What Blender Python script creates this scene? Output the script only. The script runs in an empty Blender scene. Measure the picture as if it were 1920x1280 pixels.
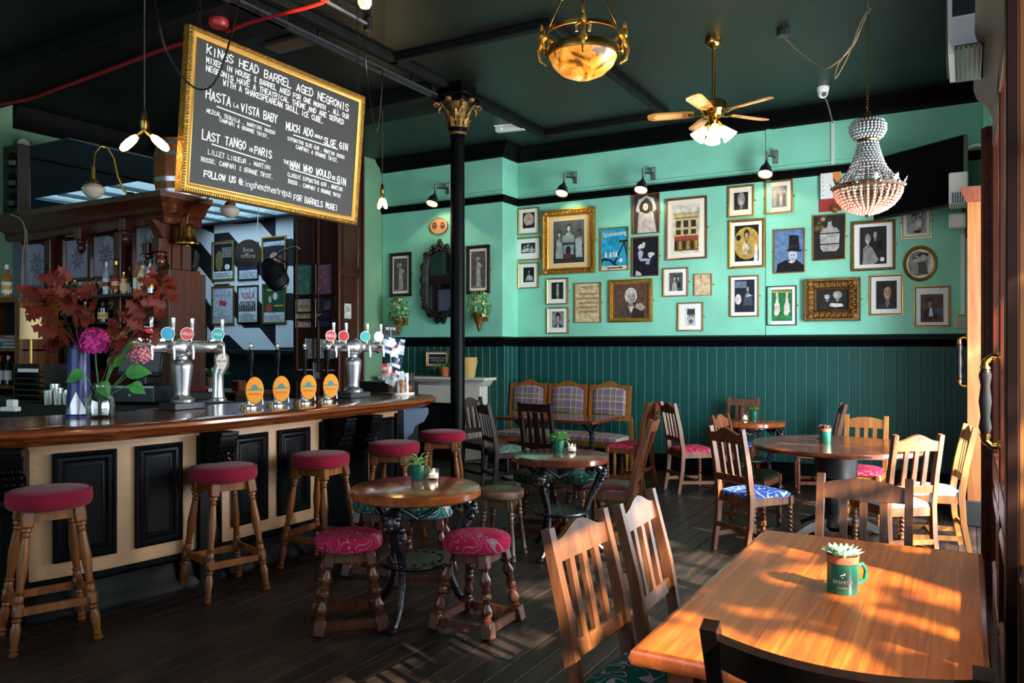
import bpy, bmesh, math, random
from mathutils import Vector, Matrix
sc = bpy.context.scene
COL = sc.collection
R = math.radians
random.seed(7)
# ------------------------------------------------------------------ camera, world, lights, exposure
CAM_H, F, YAW, HZ = 1.55, 1480.0, R(30), 650.0
cd = bpy.data.cameras.new('camera'); cam = bpy.data.objects.new('camera', cd); COL.objects.link(cam)
cam.location = (0, 0, CAM_H); cam.rotation_euler = (R(90), 0, YAW)
cd.sensor_width = 36; cd.lens = 36 * F / 1920; cd.shift_y = 10 / 1920; cd.clip_start = .05
sc.camera = cam
sc.view_settings.view_transform = 'Standard'; sc.view_settings.look = 'None'
sc.view_settings.exposure = 0.0; sc.view_settings.gamma = 1; sc.view_settings.use_curve_mapping = False
w = bpy.data.worlds.new('sky'); sc.world = w; w.use_nodes = True
w.node_tree.nodes['Background'].inputs[0].default_value = (.42, .74, 1.0, 1)
w.node_tree.nodes['Background'].inputs[1].default_value = 1.6
try:
    sc.cycles.max_bounces = 7; sc.cycles.diffuse_bounces = 3; sc.cycles.glossy_bounces = 3
    sc.cycles.transparent_max_bounces = 8; sc.cycles.transmission_bounces = 5
    sc.cycles.caustics_reflective = False; sc.cycles.caustics_refractive = False
    sc.cycles.sample_clamp_indirect = 4; sc.cycles.sample_clamp_direct = 15; sc.cycles.blur_glossy = .6
except Exception: pass
def light(name, kind, loc, energy, col=(1, 1, 1), rot=None, size=None, sizey=None, radius=.03, angle=None):
    l = bpy.data.lights.new(name, kind); l.energy = energy; l.color = col
    o = bpy.data.objects.new(name, l); COL.objects.link(o); o.location = loc
    if rot: o.rotation_euler = rot
    if kind == 'AREA':
        l.shape = 'RECTANGLE'; l.size = size; l.size_y = sizey
    elif kind == 'SUN': l.angle = angle
    else: l.shadow_soft_size = radius
    return o
SUN_DIR = Vector((-.78, .32, -.52)).normalized()
s = light('sun', 'SUN', (6, -6, 8), 58.0, (1, .91, .78), angle=R(.6)); s.rotation_euler = SUN_DIR.to_track_quat('-Z', 'Y').to_euler()
# daylight entering through the street front behind the camera and the glazed doors on the right
light('window_daylight', 'AREA', (-3.6, -2.45, 2.2), 90, (.95, .96, 1.0), (R(90), 0, 0), 6.4, 2.6)
light('door_daylight', 'AREA', (.75, 6.8, 1.5), 520, (.92, .96, 1.0), (R(90), 0, R(90)), 2.1, 2.6)
light('glazed_door_daylight', 'AREA', (.75, 3.2, 1.95), 230, (.93, .96, 1.0), (R(90), 0, R(90)), 4.4, 2.0)
light('skylight_daylight', 'AREA', (-10.78, 8.05, 3.80), 125, (.58, .82, 1.0), (0, 0, 0), 2.4, 2.8)

# ------------------------------------------------------------------ survey helpers: a sight line of the camera met with a plane of the room
RT = Vector((math.cos(YAW), math.sin(YAW), 0)); FW = Vector((-math.sin(YAW), math.cos(YAW), 0))
def ray(px, py): return FW + RT * ((px - 960) / F) + Vector((0, 0, (HZ - py) / F))
def G(px, py, h=0.):
    d = ray(px, py); t = (h - CAM_H) / d.z
    return Vector((d.x * t, d.y * t, h))
def VY(px, py, Y):
    d = ray(px, py); t = Y / d.y
    return Vector((d.x * t, Y, CAM_H + d.z * t))
def VX(px, py, X):
    d = ray(px, py); t = X / d.x
    return Vector((X, d.y * t, CAM_H + d.z * t))
def VD(px, py, z):
    d = ray(px, py); return Vector((d.x * z, d.y * z, CAM_H + d.z * z))

# ------------------------------------------------------------------ mesh building
ID = Matrix.Identity(4)
def T(x, y=0, z=0): return Matrix.Translation((x, y, z)) if not isinstance(x, Vector) else Matrix.Translation(x)
def RZ(a): return Matrix.Rotation(a, 4, 'Z')
def RX(a): return Matrix.Rotation(a, 4, 'X')
def RY(a): return Matrix.Rotation(a, 4, 'Y')
def FR(o, x, y, z):
    return Matrix(((x[0], y[0], z[0], o[0]), (x[1], y[1], z[1], o[1]), (x[2], y[2], z[2], o[2]), (0, 0, 0, 1)))
def AX(p0, p1, xh=(1, 0, 0)):
    p0, p1 = Vector(p0), Vector(p1); z = (p1 - p0).normalized(); x = Vector(xh); x = (x - z * x.dot(z))
    if x.length < 1e-4: x = Vector((0, 1, 0)); x = x - z * x.dot(z)
    x.normalize(); y = z.cross(x)
    return FR(p0, x, y, z)
class MB:
    def __init__(s): s.v = []; s.f = []; s.c = []; s.m = []; s.col = None; s.mi = 0
    def add(s, vs, fs, M=None):
        b = len(s.v)
        s.v += [tuple(M @ Vector(p)) if M is not None else tuple(p) for p in vs]
        for f in fs:
            s.f.append(tuple(b + i for i in f)); s.c.append(s.col); s.m.append(s.mi)
        return s
    def box(s, x0, x1, y0, y1, z0, z1, M=None, c=0.):
        hx, hy, hz = (x1 - x0) / 2, (y1 - y0) / 2, (z1 - z0) / 2; cx, cy, cz = (x0 + x1) / 2, (y0 + y1) / 2, (z0 + z1) / 2
        if c <= 0:
            vs = [(cx + i * hx, cy + j * hy, cz + k * hz) for i in (-1, 1) for j in (-1, 1) for k in (-1, 1)]
            return s.add(vs, [(0, 1, 3, 2), (4, 6, 7, 5), (0, 4, 5, 1), (2, 3, 7, 6), (0, 2, 6, 4), (1, 5, 7, 3)], M)
        c = min(c, hx * .9, hy * .9, hz * .9); bm = bmesh.new()
        r = bmesh.ops.create_cube(bm, size=1)
        for v in bm.verts: v.co = Vector((cx + v.co.x * 2 * hx, cy + v.co.y * 2 * hy, cz + v.co.z * 2 * hz))
        bmesh.ops.bevel(bm, geom=bm.edges[:], offset=c, segments=1, affect='EDGES', profile=.5)
        bm.verts.index_update()
        vs = [v.co.copy() for v in bm.verts]; fs = [[v.index for v in f.verts] for f in bm.faces]; bm.free()
        return s.add(vs, fs, M)
    def lathe(s, prof, n=20, M=None, cap=True, a0=0, a1=2 * math.pi):
        full = abs(a1 - a0 - 2 * math.pi) < 1e-6; k = n if full else n + 1
        vs = []; fs = []
        for r, z in prof:
            for i in range(k):
                a = a0 + (a1 - a0) * i / n; vs.append((r * math.cos(a), r * math.sin(a), z))
        for j in range(len(prof) - 1):
            for i in range(n):
                i2 = (i + 1) % k; fs.append((j * k + i, j * k + i2, (j + 1) * k + i2, (j + 1) * k + i))
        if cap and full:
            if prof[0][0] > 1e-5: fs.append(tuple(range(k - 1, -1, -1)))
            if prof[-1][0] > 1e-5: fs.append(tuple((len(prof) - 1) * k + i for i in range(k)))
        return s.add(vs, fs, M)
    def tube(s, pts, r, n=8, M=None, closed=False, cap=True):
        pts = [Vector(p) for p in pts]; m = len(pts); rs = r if isinstance(r, (list, tuple)) else [r] * m
        vs = []; fs = []; up = None
        for i, p in enumerate(pts):
            a = pts[(i - 1) % m] if (closed or i > 0) else p; b = pts[(i + 1) % m] if (closed or i < m - 1) else p
            t = (b - a).normalized()
            if up is None:
                up = Vector((0, 0, 1)) if abs(t.z) < .9 else Vector((1, 0, 0))
            up = up - t * up.dot(t)
            if up.length < 1e-5: up = t.orthogonal()
            up.normalize(); q = t.cross(up)
            for k in range(n):
                an = 2 * math.pi * k / n; vs.append(p + (up * math.cos(an) + q * math.sin(an)) * rs[i])
        for j in range(m if closed else m - 1):
            j2 = (j + 1) % m
            for i in range(n):
                i2 = (i + 1) % n; fs.append((j * n + i, j * n + i2, j2 * n + i2, j2 * n + i))
        if cap and not closed:
            fs.append(tuple(range(n - 1, -1, -1))); fs.append(tuple((m - 1) * n + i for i in range(n)))
        return s.add(vs, fs, M)
    def bar(s, pts, side, w_, t_, M=None):
        pts = [Vector(p) for p in pts]; sd = Vector(side).normalized(); m = len(pts); vs = []; fs = []
        for i, p in enumerate(pts):
            t = (pts[min(i + 1, m - 1)] - pts[max(i - 1, 0)]).normalized(); n_ = t.cross(sd).normalized()
            ww = w_[i] if isinstance(w_, (list, tuple)) else w_; tt = t_[i] if isinstance(t_, (list, tuple)) else t_
            for a, b in ((-1, -1), (1, -1), (1, 1), (-1, 1)): vs.append(p + sd * a * ww / 2 + n_ * b * tt / 2)
        for j in range(m - 1):
            for i in range(4):
                i2 = (i + 1) % 4; fs.append((j * 4 + i, j * 4 + i2, j * 4 + 4 + i2, j * 4 + 4 + i))
        fs.append((3, 2, 1, 0)); fs.append(tuple(4 * (m - 1) + i for i in range(4)))
        return s.add(vs, fs, M)
    def prism(s, poly, z0, z1, M=None):
        n = len(poly); vs = [(x, y, z0) for x, y in poly] + [(x, y, z1) for x, y in poly]
        fs = [tuple(range(n - 1, -1, -1)), tuple(range(n, 2 * n))] + [(i, (i + 1) % n, n + (i + 1) % n, n + i) for i in range(n)]
        return s.add(vs, fs, M)
    def stack(s, rings, M=None, cap=True):
        n = len(rings[0]); vs = [p for r_ in rings for p in r_]; fs = []
        for j in range(len(rings) - 1):
            for i in range(n): fs.append((j * n + i, j * n + (i + 1) % n, (j + 1) * n + (i + 1) % n, (j + 1) * n + i))
        if cap: fs.append(tuple(range(n - 1, -1, -1))); fs.append(tuple((len(rings) - 1) * n + i for i in range(n)))
        return s.add(vs, fs, M)
    def ell(s, c, rx, ry=None, rz=None, n=12, m=7, M=None):
        ry = ry or rx; rz = rz or rx; vs = []; fs = []
        for j in range(m + 1):
            ph = -math.pi / 2 + math.pi * j / m
            for i in range(n):
                a = 2 * math.pi * i / n; vs.append((c[0] + rx * math.cos(ph) * math.cos(a), c[1] + ry * math.cos(ph) * math.sin(a), c[2] + rz * math.sin(ph)))
        for j in range(m):
            for i in range(n): fs.append((j * n + i, j * n + (i + 1) % n, (j + 1) * n + (i + 1) % n, (j + 1) * n + i))
        return s.add(vs, fs, M)
    def frame(s, w_, h_, prof, M=None):
        rings = []; k = len(prof); vs = []; fs = []
        for i, z in prof:
            a, b = w_ / 2 - i, h_ / 2 - i; vs += [(-a, -b, z), (a, -b, z), (a, b, z), (-a, b, z)]
        for j in range(k):
            j2 = (j + 1) % k
            for i in range(4): fs.append((j * 4 + i, j * 4 + (i + 1) % 4, j2 * 4 + (i + 1) % 4, j2 * 4 + i))
        return s.add(vs, fs, M)
    def sweep(s, prof, path, M=None, closed=False, cap=True):
        """prof (out, z) swept along an XY path; out is to the right of the travel direction"""
        m = len(path); k = len(prof); vs = []; fs = []
        P = [Vector((p[0], p[1])) for p in path]
        for i in range(m):
            a = P[(i - 1) % m] if (closed or i > 0) else None; b = P[(i + 1) % m] if (closed or i < m - 1) else None
            d1 = (P[i] - a).normalized() if a is not None else None; d2 = (b - P[i]).normalized() if b is not None else None
            d1 = d1 if d1 is not None else d2; d2 = d2 if d2 is not None else d1
            n1 = Vector((d1.y, -d1.x)); n2 = Vector((d2.y, -d2.x)); nn = (n1 + n2).normalized(); sc_ = 1 / max(.35, nn.dot(n1))
            for o_, z in prof: q = P[i] + nn * o_ * sc_; vs.append((q.x, q.y, z))
        for j in range(m if closed else m - 1):
            j2 = (j + 1) % m
            for i in range(k): fs.append((j * k + i, j2 * k + i, j2 * k + (i + 1) % k, j * k + (i + 1) % k))
        if cap and not closed: fs.append(tuple(range(k))); fs.append(tuple((m - 1) * k + i for i in range(k - 1, -1, -1)))
        return s.add(vs, fs, M)
    def poly(s, pts, M=None): return s.add(pts, [tuple(range(len(pts)))], M)
    def build(s, name, mat, parent=None, smooth=38, label=None, M=None):
        me = bpy.data.meshes.new(name); me.from_pydata(s.v, [], s.f)
        for m_ in (mat if isinstance(mat, (list, tuple)) else [mat]): me.materials.append(m_)
        if any(s.m): me.polygons.foreach_set('material_index', s.m)
        if any(c is not None for c in s.c):
            at = me.color_attributes.new('Col', 'FLOAT_COLOR', 'CORNER'); data = []
            for p, c in zip(me.polygons, s.c): data += (list(c or (.5, .5, .5)) + [1.]) * p.loop_total
            at.data.foreach_set('color', data)
        if smooth:
            me.polygons.foreach_set('use_smooth', [True] * len(me.polygons)); me.set_sharp_from_angle(angle=R(smooth))
        me.update()
        o = bpy.data.objects.new(name, me); COL.objects.link(o)
        if parent is not None: o.parent = parent
        if M is not None: o.matrix_basis = M
        if label: o['label'] = label
        return o
def tag(o, label=None, cat=None, group=None, kind=None):
    if label: o['label'] = label
    if cat: o['category'] = cat
    if group: o['group'] = group
    if kind: o['kind'] = kind
    return o
def thing(name, label, cat, loc=(0, 0, 0), rz=0, group=None, M=None):
    o = bpy.data.objects.new(name, None); COL.objects.link(o); o.empty_display_size = .1
    if M is not None: o.matrix_basis = M
    else: o.location = loc; o.rotation_euler = (0, 0, rz)
    return tag(o, label, cat, group)
def struct(o): o['kind'] = 'structure'; return o
WALLB = lambda p: T(Vector(p)) @ RX(R(90))                     # facing -Y
WALLR = lambda p: T(Vector(p)) @ RZ(R(90)) @ RX(R(90))         # facing +X

# ------------------------------------------------------------------ materials
def S(h):
    h = h.lstrip('#'); c = [int(h[i:i + 2], 16) / 255 for i in (0, 2, 4)]
    return tuple(x / 12.92 if x <= .04045 else ((x + .055) / 1.055) ** 2.4 for x in c)
MATS = {}
def nt(name):
    m = bpy.data.materials.new(name); m.use_nodes = True; n = m.node_tree
    return m, n, n.nodes['Principled BSDF']
def L(n, a, b): n.links.new(a, b)
def nd(n, t, **k):
    x = n.nodes.new(t)
    for a, b in k.items():
        if hasattr(x, a): setattr(x, a, b)
        else: x.inputs[a.replace('_', ' ')].default_value = b
    return x
def coords(n, sc3=(1, 1, 1), kind='Object'):
    tc = nd(n, 'ShaderNodeTexCoord'); mp = nd(n, 'ShaderNodeMapping'); mp.inputs['Scale'].default_value = sc3
    L(n, tc.outputs[kind], mp.inputs['Vector']); return mp.outputs[0]
def ramp(n, fac, stops):
    r = nd(n, 'ShaderNodeValToRGB'); e = r.color_ramp.elements
    while len(e) < len(stops): e.new(.5)
    for x, (p, c) in zip(e, stops): x.position = p; x.color = tuple(c) + (1,)
    L(n, fac, r.inputs[0]); return r.outputs[0]
def bumpn(n, b, h, st, d=.01):
    x = nd(n, 'ShaderNodeBump'); x.inputs['Strength'].default_value = st; x.inputs['Distance'].default_value = d
    L(n, h, x.inputs['Height']); L(n, x.outputs[0], b.inputs['Normal'])
def mat(name, col, rough=.5, metal=0., var=None, bump=None, coat=0., spec=None, emit=None, es=0., alpha=None, trans=None, sheen=0):
    if isinstance(col, str): col = S(col)
    m, n, b = nt(name); b.inputs['Base Color'].default_value = tuple(col) + (1,); b.inputs['Roughness'].default_value = rough
    b.inputs['Metallic'].default_value = metal; b.inputs['Coat Weight'].default_value = coat; b.inputs['Coat Roughness'].default_value = .12
    if spec is not None: b.inputs['Specular IOR Level'].default_value = spec
    if sheen: b.inputs['Sheen Weight'].default_value = sheen
    if emit: b.inputs['Emission Color'].default_value = (S(emit) if isinstance(emit, str) else emit) + (1,); b.inputs['Emission Strength'].default_value = es
    if trans: b.inputs['Transmission Weight'].default_value = trans; b.inputs['IOR'].default_value = 1.45
    if var:
        x = nd(n, 'ShaderNodeTexNoise'); x.inputs['Scale'].default_value = var[0]; x.inputs['Detail'].default_value = 5
        L(n, coords(n), x.inputs['Vector']); a = var[1]
        L(n, ramp(n, x.outputs[0], [(.3, [c * (1 - a) for c in col]), (.7, [min(1, c * (1 + a)) for c in col])]), b.inputs['Base Color'])
    if bump:
        x = nd(n, 'ShaderNodeTexNoise'); x.inputs['Scale'].default_value = bump[0]; x.inputs['Detail'].default_value = 4
        L(n, coords(n), x.inputs['Vector']); bumpn(n, b, x.outputs[0], bump[1])
    MATS[name] = m; return m
def wood(name, c0, c1, c2=None, ax=2, rough=.35, coat=.3, sc_=1., knots=1., bump=.15, rnd=0., xs=14, spec=.32):
    c0, c1 = S(c0), S(c1); c2 = S(c2) if c2 else tuple((a + b) / 2 for a, b in zip(c0, c1))
    m, n, b = nt(name); s3 = [xs * sc_] * 3; s3[ax] = .9 * sc_
    v = coords(n, s3)
    if rnd:
        oi = nd(n, 'ShaderNodeObjectInfo'); ad = nd(n, 'ShaderNodeVectorMath', operation='ADD')
        cx = nd(n, 'ShaderNodeCombineXYZ'); mu = nd(n, 'ShaderNodeMath', operation='MULTIPLY'); mu.inputs[1].default_value = 37
        L(n, oi.outputs['Random'], mu.inputs[0]); L(n, mu.outputs[0], cx.inputs[0]); L(n, mu.outputs[0], cx.inputs[1]); L(n, v, ad.inputs[0]); L(n, cx.outputs[0], ad.inputs[1]); v = ad.outputs[0]
    x = nd(n, 'ShaderNodeTexNoise'); x.inputs['Scale'].default_value = 1.3; x.inputs['Detail'].default_value = 7; x.inputs['Roughness'].default_value = .62; x.inputs['Distortion'].default_value = .5 * knots
    L(n, v, x.inputs['Vector'])
    colr = ramp(n, x.outputs[0], [(.28, c0), (.5, c2), (.72, c1)])
    if rnd:
        hs = nd(n, 'ShaderNodeHueSaturation'); ma = nd(n, 'ShaderNodeMath', operation='MULTIPLY_ADD'); ma.inputs[1].default_value = rnd; ma.inputs[2].default_value = 1 - rnd / 2
        L(n, oi.outputs['Random'], ma.inputs[0]); L(n, ma.outputs[0], hs.inputs['Value']); L(n, colr, hs.inputs['Color']); colr = hs.outputs[0]
    L(n, colr, b.inputs['Base Color'])
    b.inputs['Roughness'].default_value = rough; b.inputs['Coat Weight'].default_value = coat; b.inputs['Coat Roughness'].default_value = .15
    b.inputs['Specular IOR Level'].default_value = spec
    if bump: bumpn(n, b, x.outputs[0], bump, .004)
    MATS[name] = m; return m
def swirl(name, bg, fg, fg2=None, sc_=8.5, w_=.075):
    m, n, b = nt(name); v = coords(n)
    x = nd(n, 'ShaderNodeTexNoise'); x.inputs['Scale'].default_value = sc_; x.inputs['Detail'].default_value = 0; x.inputs['Distortion'].default_value = 1.1
    L(n, v, x.inputs['Vector'])
    mu = nd(n, 'ShaderNodeMath', operation='MULTIPLY'); mu.inputs[1].default_value = 6; L(n, x.outputs[0], mu.inputs[0])
    fr = nd(n, 'ShaderNodeMath', operation='PINGPONG'); fr.inputs[1].default_value = .5; L(n, mu.outputs[0], fr.inputs[0])
    c = ramp(n, fr.outputs[0], [(0, S(fg)), (w_, S(fg2 or fg)), (w_ + .03, S(bg)), (1, S(bg))]); L(n, c, b.inputs['Base Color'])
    b.inputs['Roughness'].default_value = .95; b.inputs['Specular IOR Level'].default_value = .08
    y = nd(n, 'ShaderNodeTexNoise'); y.inputs['Scale'].default_value = 400; L(n, v, y.inputs['Vector']); bumpn(n, b, y.outputs[0], .25, .003)
    MATS[name] = m; return m
def printmat(name, rough=.45, coat=0., grain=False):
    m, n, b = nt(name); a = nd(n, 'ShaderNodeVertexColor', layer_name='Col'); x = nd(n, 'ShaderNodeTexNoise'); x.inputs['Scale'].default_value = 16; x.inputs['Detail'].default_value = 4; L(n, coords(n), x.inputs['Vector'])
    mx = nd(n, 'ShaderNodeMix', data_type='RGBA', blend_type='MULTIPLY'); mx.inputs[0].default_value = .75 if grain else 0; L(n, a.outputs[0], mx.inputs[6]); L(n, ramp(n, x.outputs[0], [(.3, (.4, .4, .4)), (.65, (1.15, 1.15, 1.15))]), mx.inputs[7]); L(n, mx.outputs[2], b.inputs['Base Color'])
    b.inputs['Roughness'].default_value = rough; b.inputs['Coat Weight'].default_value = coat; b.inputs['Coat Roughness'].default_value = .03; b.inputs['Specular IOR Level'].default_value = .25
    MATS[name] = m; return m
def glassmat(name, tint=(1, 1, 1), gl=.12, rough=.02):
    m, n, b = nt(name); n.nodes.remove(b); out = n.nodes['Material Output']
    t = nd(n, 'ShaderNodeBsdfTransparent'); t.inputs[0].default_value = tint + (1,); g = nd(n, 'ShaderNodeBsdfGlossy'); g.inputs['Roughness'].default_value = rough
    lw = nd(n, 'ShaderNodeLayerWeight'); lw.inputs[0].default_value = .25; mu = nd(n, 'ShaderNodeMath', operation='MULTIPLY_ADD'); mu.inputs[1].default_value = .7; mu.inputs[2].default_value = gl
    L(n, lw.outputs['Facing'], mu.inputs[0]); mx = nd(n, 'ShaderNodeMixShader'); L(n, mu.outputs[0], mx.inputs[0]); L(n, t.outputs[0], mx.inputs[1]); L(n, g.outputs[0], mx.inputs[2]); L(n, mx.outputs[0], out.inputs[0])
    MATS[name] = m; return m
PRINT = printmat('print', .7, .04, True); PAINT = printmat('paint_print', .6)
MINT = mat('mint_paint', '#82d2ba', .5, var=(1.6, .16), bump=(9, .12))
SAGE = mat('sage_paint', '#6f9c7e', .55, var=(2, .12), bump=(9, .1))
TEAL = mat('teal_gloss', '#104542', .5, var=(3, .15), bump=(25, .05), spec=.3)
TEALB = mat('teal_black', '#0d1f22', .32, var=(3, .2))
BLKG = mat('black_gloss', '#050608', .38, bump=(60, .06), spec=.07)
CEIL = mat('ceiling_gloss', '#0b120f', .42, var=(2, .35), bump=(70, .35))
CEILD = mat('ceiling_dark', '#08090b', .6, var=(2, .3), spec=.2)
IRON = mat('cast_iron', '#0a0d12', .25, bump=(90, .35), coat=.3)
FLOORW = wood('floor_boards', '#0e0a08', '#33231a', '#1c1410', ax=1, rough=.42, coat=.06, sc_=1.2, bump=.5, rnd=.7)
OAK = wood('brown_wood', '#3c1c05', '#874a12', '#65360c', ax=2, rough=.42, coat=.08)
OAKX = wood('brown_wood_x', '#4a2a12', '#8a5426', '#6b3d1a', ax=0, rough=.42, coat=.08)
OAKL = wood('light_brown_wood', '#5c3616', '#9a662e', '#7a4c20', ax=2, rough=.42, coat=.08)
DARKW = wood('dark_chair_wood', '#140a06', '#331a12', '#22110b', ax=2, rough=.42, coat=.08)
WALN = wood('walnut_wood', '#361a0b', '#704020', '#522c14', ax=2, rough=.42, coat=.08)
MAHO = wood('mahogany', '#2c110a', '#5c2a16', '#421c0f', ax=2, rough=.28, coat=.4)
MAHOX = wood('mahogany_x', '#2c110a', '#5c2a16', '#421c0f', ax=0, rough=.28, coat=.4)
BARTOP = wood('bar_top', '#4e230f', '#8d4a1f', '#6e3516', ax=1, rough=.16, coat=.7)
PANELW = wood('panelling', '#27130b', '#4d2a18', '#3a1d10', ax=2, rough=.35, coat=.25)
TTOP = wood('round_table_top', '#5a2a12', '#9a5226', '#7a3e1b', ax=0, rough=.16, coat=.6, sc_=.8, bump=0)
TTOPD = wood('dark_table_top', '#3f1c12', '#6e3420', '#552819', ax=0, rough=.16, coat=.6, sc_=.8, bump=0)
PINE = wood('pine_table_top', '#6a2707', '#b8621a', '#8f420e', ax=1, rough=.36, coat=0, sc_=1.1, knots=2.6, rnd=.2, xs=30, bump=0, spec=.5)
CREAMW = mat('cream_crackle', '#96714f', .5, var=(3, .14), bump=(30, .3))
GOLD = mat('gilt', '#b98a3a', .34, .85, var=(30, .25), bump=(60, .5))
GOLDP = mat('gilt_plain', '#b58a44', .36, .8, bump=(40, .1))
GOLDD = mat('gilt_antique', '#7d5c30', .42, .7, var=(40, .35), bump=(70, .8))
BRASS = mat('brass', '#c79a4b', .2, 1.)
BRASSA = mat('antique_brass', '#8d7038', .3, 1., bump=(30, .2))
CHROME = mat('chrome', '#e4e4e6', .24, .92)
STEEL = mat('steel', '#b4b6ba', .32, .95)
BLACK = mat('black_satin', '#0b0b0c', .4)
BLACKM = mat('black_matt', '#0a0a0a', .7)
WHITE = mat('white_plastic', '#e6e9ea', .35)
CARD = mat('mount_card', '#ece5d2', .7)
CARDW = mat('mount_card_white', '#eef0ee', .7)
CARDC = mat('mount_card_cream', '#dcc38b', .7)
FRB = mat('frame_black', '#100e0d', .35)
FRW = wood('frame_wood', '#4a2b16', '#7a4a26', ax=1, rough=.35)
VELV = mat('crimson_velvet', '#6c0e22', .9, var=(8, .2), bump=(160, .2), spec=.1, sheen=.08)
SWR = swirl('red_swirl_fabric', '#8f1636', '#6e545e', '#8a6a76'); SWG = swirl('green_swirl_fabric', '#0f4a42', '#8a7780', '#a08c92')
SWB = swirl('blue_swirl_fabric', '#2c4486', '#8fa6d4', '#a8bce6'); SWN = swirl('navy_swirl_fabric', '#25275c', '#5c63a8', '#7078b8')
SWP = swirl('pale_swirl_fabric', '#b9c3dc', '#6d86bd', '#8aa0cc'); SWT = swirl('teal_swirl_fabric', '#2fa3b8', '#dfeff2', '#ffffff', w_=.2)
SWD = swirl('dark_green_fabric', '#1a2118', '#333c26', '#3d4730'); SWS = swirl('sage_pattern_fabric', '#43605a', '#8aa79c', '#9fb8ae', sc_=14)
LEATH = mat('brown_leather', '#6b4d36', .4, var=(6, .3), bump=(40, .2)); LEATG = mat('worn_green_leather', '#4a5a3c', .4, var=(7, .35), bump=(40, .2))
OXBL = mat('oxblood_leather', '#4c1a1e', .35, var=(6, .2), bump=(40, .15))
PAPER = mat('paper_white', '#dfe2e6', .6); GLASS = glassmat('clear_glass'); WGLASS = glassmat('window_glass', (.93, .97, .97), .06)
GRNG = mat('green_enamel', '#0d5a49', .18, coat=.5); TERRA = mat('terracotta', '#a4502f', .7, var=(20, .15))
LEAFG = mat('leaf_green', '#3f8a3c', .45, var=(12, .3)); LEAFV = mat('leaf_pale', '#9dbb9c', .5, var=(30, .3)); LEAFD = mat('leaf_dark', '#24502a', .45, var=(12, .3))
BULB = mat('glowing_bulb', '#ffd9a0', .3, emit='#ffb861', es=14.); WARMG = mat('warm_lamp_face', '#ffe2ae', .4, emit='#ffca7a', es=5.)
MIRROR = mat('mirror', '#c8ccce', .03, 1.)
# ------------------------------------------------------------------ the room shell
WY, BY, BX0, BX1, CH, LX = 9.55, 9.13, -7.48, -5.42, 4.28, -9.46
def sbox(name, m, *b, parent=None):
    o = MB().box(*b).build(name, m, parent, 0); return struct(o) if parent is None else o
floor = sbox('floor', mat('subfloor', '#0c0908', .6), -13.4, 1.2, -2.7, 10.0, -.12, -.022)
rng = random.Random(3)
pl_mesh = {}
for i in range(41):
    x = -4.75 + i * .125; y = 1.0 - rng.random() * 2
    while y < 9.55:
        ln = rng.choice((1.6, 2.1, 2.6, 3.2)); ye = min(y + ln, 9.56); k = round(ye - y, 2)
        if ye > 1.2:
            if k not in pl_mesh:
                o = MB().box(-.0598, .0598, 0, k - .004, -.02, 0, c=.0008).build('floor_board', FLOORW, floor, 0); pl_mesh[k] = o.data
            else:
                o = bpy.data.objects.new('floor_board', pl_mesh[k]); COL.objects.link(o); o.parent = floor
            o.location = (x, y, rng.uniform(-.0025, 0))
        y = ye
sbox('wall_upper_sun_block', mat('sun_block_brick', '#6a4a3a', .9), LX - .2, .4, -2.75, 9.7, CH + .16, 9.5)  # unseen block above the ceiling, added to keep the sun off the skylight
ceiling = struct(MB().box(LX - .2, .4, -2.8, 9.7, CH, CH + .15).build('ceiling', CEIL, None, 0))
def cbeam(name, *b): return MB().box(*b, c=.008).build(name, CEILD, ceiling, 0)
px0, px1, py0, py1 = -4.65, -3.05, 5.87, 8.85
for b in ((px0 - .07, px0 + .03, 0, 9.0), (px1 - .03, px1 + .05, py0, py1)): cbeam('ceiling_batten', b[0], b[1], b[2], b[3], CH - .07, CH)
for b in ((px0 - .05, px1 + .05, py0 - .05, py0 + .03), (px0, px1, py1 - .04, py1 + .06)): cbeam('ceiling_batten', b[0], b[1], b[2], b[3], CH - .07, CH)
cbeam('ceiling_beam', LX, px0 - .1, 4.05, 4.62, CH - .16, CH); cbeam('ceiling_beam', LX, px0 - .1, 6.6, 7.1, CH - .16, CH); cbeam('ceiling_beam', LX, px0 - .1, 1.6, 2.1, CH - .16, CH)
# back wall with chimney breast
wb = MB(); wb.box(BX1, .35, WY, WY + .2, 1.6, CH); wb.box(BX0, BX1, BY, WY + .2, 1.6, CH)
wall_back = struct(wb.build('wall_back', MINT, None, 0))
sbox('wall_back_lower', BLKG, BX0, .35, WY + .015, WY + .2, 0, 1.6, parent=wall_back); sbox('chimney_breast_lower', BLKG, BX0, BX1, BY + .015, WY + .02, 0, 1.6, parent=wall_back)
MB().box(-2.06, -2.0, WY - .012, WY, 1.68, CH - .1, c=.004).build('wall_joint_cover', MINT, wall_back, 0)
bd = MB().box(-.0545, .0545, -.018, 0, .2, 1.58, c=.004); bd.mi = 1; bd.tube([(.0545, -.0165, .2), (.0545, -.0165, 1.57)], .0042, 6)
TEALL = mat('teal_bead', '#3c7d78', .4)  # lighter teal puts the bead's highlight and worn edge into its colour
bdm = None
def board(x, y, rz=0):
    global bdm
    if bdm is None: o = bd.build('wainscot_board', [TEAL, TEALL], wall_back, 30); bdm = o.data
    else: o = bpy.data.objects.new('wainscot_board', bdm); COL.objects.link(o); o.parent = wall_back
    o.location = (x, y, 0); o.rotation_euler = (0, 0, rz)
x = BX1 + .08
while x < .08: board(x, WY + .015); x += .115
x = BX0 + .08
while x < BX1 - .02: board(x, BY + .015); x += .115
for y in (BY + .07, BY + .185, BY + .3, BY + .4): board(BX1 - .005, y, R(90))
path = [(BX0, BY), (BX1, BY), (BX1, WY), (.3, WY)]
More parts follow.
